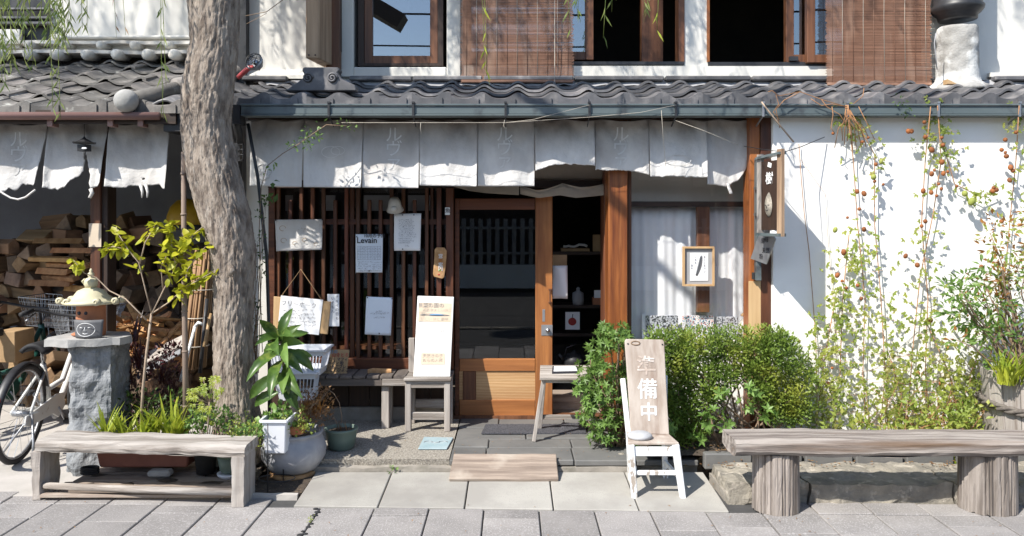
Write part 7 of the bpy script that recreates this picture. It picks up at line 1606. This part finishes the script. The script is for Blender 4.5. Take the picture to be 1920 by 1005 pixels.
# plant in the barrel
t = thing('barrel_shrub', 'loose shrub with green and orange leaves growing in the barrel planter', 'shrub', (3.54, 5.05, .5)); r_ = random.Random(10)
m = MB(); ge, oe = [], []
for _ in range(34): ge.append(PP(r_.choice([r_.uniform(1790, 1860), r_.uniform(1830, 1960)]), r_.uniform(500, 640), 5.0+r_.uniform(-.1, .15)))
for _ in range(26): oe.append(PP(r_.uniform(1850, 1970), r_.uniform(395, 560), 5.0+r_.uniform(-.1, .15)))
for _ in range(10): ge.append(PP(r_.uniform(1775, 1850), r_.uniform(512, 600), 5.0+r_.uniform(-.1, .1)))
branches(m, (3.36, 5.05, .6), ge[::2]+oe[::2], .009, rr=r_, jit=.05); m.build('branches', M['twig'], t)
mb = MB()
for e in ge: clump(mb, e, .07, 14, .062, .019, up=.0, rr=r_)
for _ in range(7): clump(mb, PP(r_.uniform(1840, 1930), r_.uniform(600, 690), 5.0), .07, 14, .05, .018, rr=r_)
stuff(mb.build('green_leaves', M['leaf_fresh'], t)); mb = MB()
for e in oe+ge[::4]: clump(mb, e, .08, 11, .045, .018, up=0, rr=r_)
stuff(mb.build('orange_leaves', M['leaf_orange'], t)); mb = MB()
for e in oe: clump(mb, e, .08, 10, .045, .018, up=0, rr=r_)
stuff(mb.build('pale_leaves', M['leaf_vine'], t))
def blades(mb, c, n, L, W, rr, spread=1.0, seg=5):
    for i in range(n):
        a = rr.uniform(0, 6.28); l = L*rr.uniform(.6, 1.15); ou = spread*rr.uniform(.15, .75); b = Vector(c)+Vector((rr.uniform(-.02, .02), rr.uniform(-.02, .02), 0)); d = Vector((math.cos(a), math.sin(a), 0)); sx = Vector((-d.y, d.x, 0)); k0 = len(mb.v)
        for j in range(seg+1):
            f = j/seg; p = b+d*l*ou*f**1.4+Vector((0, 0, l*(f-.45*ou*f*f))); w_ = W/2*(1-f**2.2)*(.6+.4*min(1, f*4))
            mb.v += [tuple(p-sx*w_), tuple(p+sx*w_)]
        for j in range(seg): k = k0+j*2; mb.f.append((k, k+1, k+3, k+2)); mb.sm.append(True)
t = thing('barrel_grass', 'yellow green strap leaved grass at the rim of the barrel planter', 'grass plant', (3.3, 4.9, .5)); mb = MB(); r_ = random.Random(11)
for px in (1868, 1885, 1905, 1925, 1895, 1878): blades(mb, (PX(px, 4.95), r_.uniform(4.82, 5.0), .60), 16, .26, .016, r_)
stuff(mb.build('blades', M['leaf_lime'], t))
# ---- left border planting
def clumpplant(name, lab, cat, px, Y, z, n, L, W, mat, seed, group=None, spread=1.0):
    r_ = random.Random(seed); t = thing(name, lab, cat, (PX(px, Y), Y, z), group); mb = MB(); blades(mb, (PX(px, Y), Y, z), n, L, W, r_, spread); stuff(mb.build('blades', M[mat], t)); return t
g = 'strap leaved plants in the red planter trough'
for i, (px, Y, L, lab) in enumerate(((200, 4.86, .22, 'spiky yellow green strap leaf clump beside the stone pillar foot'), (232, 4.88, .20, 'low lime strap leaf clump left of the sapling stem'), (268, 4.84, .19, 'lime strap leaf clump at the sapling stem'), (292, 4.88, .20, 'bright strap leaf clump just right of the sapling stem'), (318, 4.86, .26, 'tallest strap leaf clump left of the support pole'), (335, 4.86, .2, 'strap leaf clump at the foot of the support pole'))):
    clumpplant('strap_leaf_plant', lab, 'plant', px, Y, .215, 30, L*1.35, .022, 'leaf_lime', 30+i, g)
clumpplant('grass_tuft', 'thin dark grass tuft behind the strap leaf plants', 'grass', 322, 5.0, .2, 26, .38, .006, 'leaf_mid', 41, spread=.5)
MP = thing('maple_seedling', 'small maple seedling with pale feathery palmate leaves before the tree trunk', 'seedling', (PX(388, 4.75), 4.75, .2)); r_ = random.Random(13)
m = MB(); m.tube([PP(388, 830, 4.75), PP(391, 780, 4.75), PP(393, 745, 4.75)], .004, 6); mb = MB()
for _ in range(46):
    px, py = r_.choice([(r_.uniform(352, 385), r_.uniform(725, 745)), (r_.uniform(380, 420), r_.uniform(705, 735)), (r_.uniform(358, 415), r_.uniform(755, 780)), (r_.uniform(375, 410), r_.uniform(735, 790))]); c = PP(px, py, 4.75+r_.uniform(-.06, .06)); m.tube([c, PP(392, 765-(800-py)*.15, 4.75)], .0012, 3)
    for k in range(7): a = (k-3)*.55-1.57+r_.uniform(-.2, .2); mb.leaf(c, Vector((math.cos(a), -.3, math.sin(a))), Vector((0, -1, .6)), .036*(1-.12*abs(k-3)), .008, .1, .1)
m.build('stems', M['pale_stem'], MP); stuff(mb.build('leaves', M['leaf_lime'], MP))
def bushy(name, lab, cat, cs_, r, n, L, W, mat, seed, whorl=0, up=.5, base=None):
    r_ = random.Random(seed); t = thing(name, lab, cat, base or cs_[0]); mb = MB()
    for c in cs_: clump(mb, c, r, n, L, W, up=up, whorl=whorl, rr=r_)
    stuff(mb.build('foliage', M[mat], t)); m = MB(); b0 = Vector(base or cs_[0]); branches(m, b0, cs_[::2], .004, rr=r_); m.build('stems', M['twig'], t); return t
r_ = random.Random(14)
bushy('mint_plant', 'fresh green mint like plant at the foot of the tree behind the bench', 'plant', [PP(r_.uniform(352, 432), r_.uniform(770, 815), 4.84+r_.uniform(-.08, .08)) for _ in range(36)], .035, 7, .034, .02, 'leaf_fresh', 15, base=PP(400, 850, 4.85))
bushy('bronze_plant', 'bushy plant with bronze and green small leaves right of the bench end', 'plant', [PP(r_.uniform(425, 486), r_.uniform(775, 840), 4.78+r_.uniform(-.06, .08)) for _ in range(34)], .03, 12, .022, .012, 'leaf_vine', 16, base=PP(455, 870, 4.8))
bushy('green_edge_plant', 'small dark green leafy plant between the bench end and the urn', 'plant', [PP(r_.uniform(440, 490), r_.uniform(790, 835), 4.72+r_.uniform(-.06, .06)) for _ in range(22)], .03, 10, .026, .013, 'leaf_fresh', 17, base=PP(465, 875, 4.75))
t = bushy('dark_red_plant', 'dark red leaved bushy plant in shade behind the lantern pillar', 'plant', [PP(r_.uniform(212, 335), r_.uniform(650, 790), 5.35+r_.uniform(-.15, .2)) for _ in range(90)], .05, 12, .045, .02, 'leaf_red', 18, base=PP(270, 800, 5.4))
mb = MB()
for px, py in ((255, 610), (262, 660), (305, 690), (240, 700), (320, 720)): blades(mb, PP(px, py+30, 5.25), 14, .24, .014, r_)
stuff(mb.build('red_blades', M['leaf_red'], t))
bushy('dark_green_plant', 'dark green shaded leaves under the red plant behind the strap leaves', 'plant', [PP(r_.uniform(215, 345), r_.uniform(735, 810), 5.15+r_.uniform(-.1, .1)) for _ in range(40)], .05, 9, .04, .018, 'leaf_mid', 19, base=PP(280, 830, 5.2))
bushy('trunk_creeper', 'thin green creeper climbing along the right side of the tree trunk', 'creeper', [PP(interp([(370, 492), (460, 484), (520, 486), (570, 476), (620, 478), (665, 470)], y_)+r_.uniform(-8, 8), y_, 5.2) for y_ in [372, 378, 385, 400, 412, 440, 452, 458, 466, 474, 485, 500, 512, 560, 566, 575, 582, 590, 600, 608, 618, 630, 640, 650, 655]], .02, 7, .028, .013, 'leaf_mid', 20, base=PP(475, 700, 5.2))
m = MB(); m.tube([PP(465, 232, 5.42), PP(483, 330, 5.35), PP(500, 480, 5.35), PP(505, 640, 5.35), PP(505, 800, 5.35)], .012, 8); tag(m.build('green_cane', M['black_metal']), 'dark slender cane standing between the trunk and the lattice', 'cane')
m = MB(); m.tube([PP(x, y, 5.3) for x, y in ((492, 660), (488, 540), (486, 430), (490, 350), (500, 312), (530, 288), (560, 270), (588, 250), (612, 234), (650, 236))], .003, 5)
t = thing('curtain_creeper', 'creeper with bright green leaves reaching across the left of the cotton curtain', 'creeper', PP(490, 660, 5.3)); m.build('stem', M['twig'], t); mb = MB()
for px, py, n in ((570, 262, 12), (585, 255, 12), (578, 272, 10), (597, 258, 8), (555, 270, 8), (575, 245, 5), (590, 240, 4), (543, 274, 6), (602, 232, 3), (512, 303, 5), (495, 318, 4), (650, 236, 6), (662, 238, 5), (640, 232, 3)): clump(mb, PP(px, py, 5.28), .03, n, .032, .014, up=-.1, rr=r_)
stuff(mb.build('leaves', M['leaf_fresh'], t)); mb = MB(); 
for px, py in ((510, 340), (512, 384), (506, 380), (498, 372)): clump(mb, PP(px, py, 5.28), .02, 2, .06, .03, up=.2, rr=r_)
stuff(mb.build('larger_leaves', M['leaf_mid'], t))
# urn planting
bushy('round_leaf_plant', 'round leaved green plant spilling over the urn at left', 'plant', [PP(r_.uniform(490, 545), r_.uniform(762, 800), 4.85+r_.uniform(-.08, .06)) for _ in range(24)], .035, 5, .042, .036, 'leaf_fresh', 22, base=PP(530, 810, 4.95))
bushy('pale_trailing_plant', 'pale pinkish green succulent trailing over the urn rim', 'plant', [PP(r_.uniform(525, 582), r_.uniform(770, 812), 4.84+r_.uniform(-.06, .06)) for _ in range(26)], .03, 9, .022, .016, 'leaf_vine', 23, base=PP(550, 815, 4.95))
bushy('dried_flower_plant', 'dried brown and russet flower heads leaning right out of the urn', 'plant', [PP(r_.uniform(565, 622), r_.uniform(722, 790), 5.0+r_.uniform(-.08, .08)) for _ in range(44)], .03, 9, .026, .012, 'leaf_dry', 24, base=PP(560, 800, 4.98))
t = [o for o in COL.objects if o.name == 'dried_flower_plant'][0]; mb = MB()
for _ in range(16): blades(mb, PP(r_.uniform(560, 605), r_.uniform(770, 790), 5.0), 5, .14, .007, r_)
stuff(mb.build('yellow_blades', M['leaf_orange'], t)); 
m = MB(); m.lathe(PP(556, 803, 4.86)-Vector((0, 0, .03)), [(.05, 0), (.062, .05), (.066, .055), (.056, .05)], 20); tag(m.build('terracotta_pot', M['terracotta']), 'small terracotta pot sunk among plants in the urn', 'plant pot')
t = thing('spindly_plant', 'almost bare arching stem with a tuft of dry grass in the green pot', 'plant', (PX(637, 5.2), 5.22, .22)); m = MB(); m.tube([PP(x, y, 5.2) for x, y in ((638, 812), (641, 780), (636, 755), (626, 738), (612, 728))], .0028, 5); m.tube([PP(x, y, 5.2) for x, y in ((634, 812), (632, 795), (625, 780))], .003, 5); m.build('stems', M['twig'], t); mb = MB(); blades(mb, PP(636, 818, 5.2), 22, .11, .006, r_); blades(mb, PP(655, 818, 5.2), 4, .14, .005, r_); stuff(mb.build('blades', M['leaf_dry'], t))
t = thing('path_weed', 'tiny green weed in the joint behind the pale slabs', 'weed', PP(737, 884, 4.95)); mb = MB(); clump(mb, PP(735, 882, 4.93), .03, 16, .022, .012, up=.5, rr=r_); stuff(mb.build('leaves', M['leaf_fresh'], t))
t = thing('kerb_leaf_plant', 'low bright green ground plant on the kerb under the right end of the log bench', 'plant', PP(1780, 868, 4.93)); mb = MB()
for _ in range(26): clump(mb, PP(r_.uniform(1722, 1800), r_.uniform(862, 870), 4.93), .02, 5, .028, .018, up=.6, rr=r_)
stuff(mb.build('leaves', M['leaf_lime'], t))
mb = MB()
for _ in range(260):
    px = r_.choice([r_.gauss(1790, 40), r_.gauss(1450, 90), r_.uniform(1330, 1880)]); Y = r_.uniform(4.76, 5.1); z = .118 if Y < 4.885 else .172; c = Vector((PX(px, Y), Y, z+.004)); a = r_.uniform(0, 6.28); mb.leaf(c, Vector((math.cos(a), math.sin(a), r_.uniform(0, .3))), Vector((0, 0, 1)), r_.uniform(.015, .035), .012, .3, .1)
o = mb.build('fallen_leaves', M['leaf_dry']); tag(o, 'scattered dry brown leaves on the kerb and planting bed', 'leaf litter', kind='stuff')
mb = MB()
for _ in range(90):
    px = r_.uniform(580, 1180); Y = r_.uniform(4.95, 5.6); mb.leaf(Vector((PX(px, Y), Y, .108)), Vector((r_.uniform(-1, 1), r_.uniform(-1, 1), .1)), Vector((0, 0, 1)), r_.uniform(.008, .018), .006, .3, .1)
o = mb.build('leaf_crumbs', M['leaf_dry']); tag(o, 'small dry leaf crumbs on the concrete and slate before the door', 'leaf litter', kind='stuff')
mb = MB()
for _ in range(110):
    c = Vector((r_.uniform(-2.8, 2.9), r_.uniform(3.9, 4.9), .007)); mb.leaf(c, Vector((r_.uniform(-1, 1), r_.uniform(-1, 1), .1)), Vector((0, 0, 1)), r_.uniform(.008, .022), .007, .3, .1)
o = mb.build('pavement_leaves', M['leaf_dry']); tag(o, 'sparse tiny dry leaves scattered over the grey pavers and pale slabs', 'leaf litter', kind='stuff')
# rubber gap filler patches in the pavement joint
t = thing('joint_patch', 'black crumbling filler with tiny weeds in the pavement joint left of the slabs', 'joint filler', PP(575, 975, 4.2)); m = MB()
for px, py in ((592, 954), (595, 960), (590, 966), (583, 982), (578, 988), (568, 996), (572, 1001), (563, 1003)):
    Y = YG(py, 0); m.ball((PX(px, Y), Y, .0), .012*r_.uniform(.6, 1.4), 8, 4, (1.3, 1, .35))
m.build('filler', M['rubber'], t); mb = MB()
for px, py in ((586, 972), (583, 976), (580, 979)): Y = YG(py, 0); clump(mb, (PX(px, Y), Y, .01), .012, 6, .014, .007, rr=r_)
stuff(mb.build('weeds', M['leaf_vine'], t))
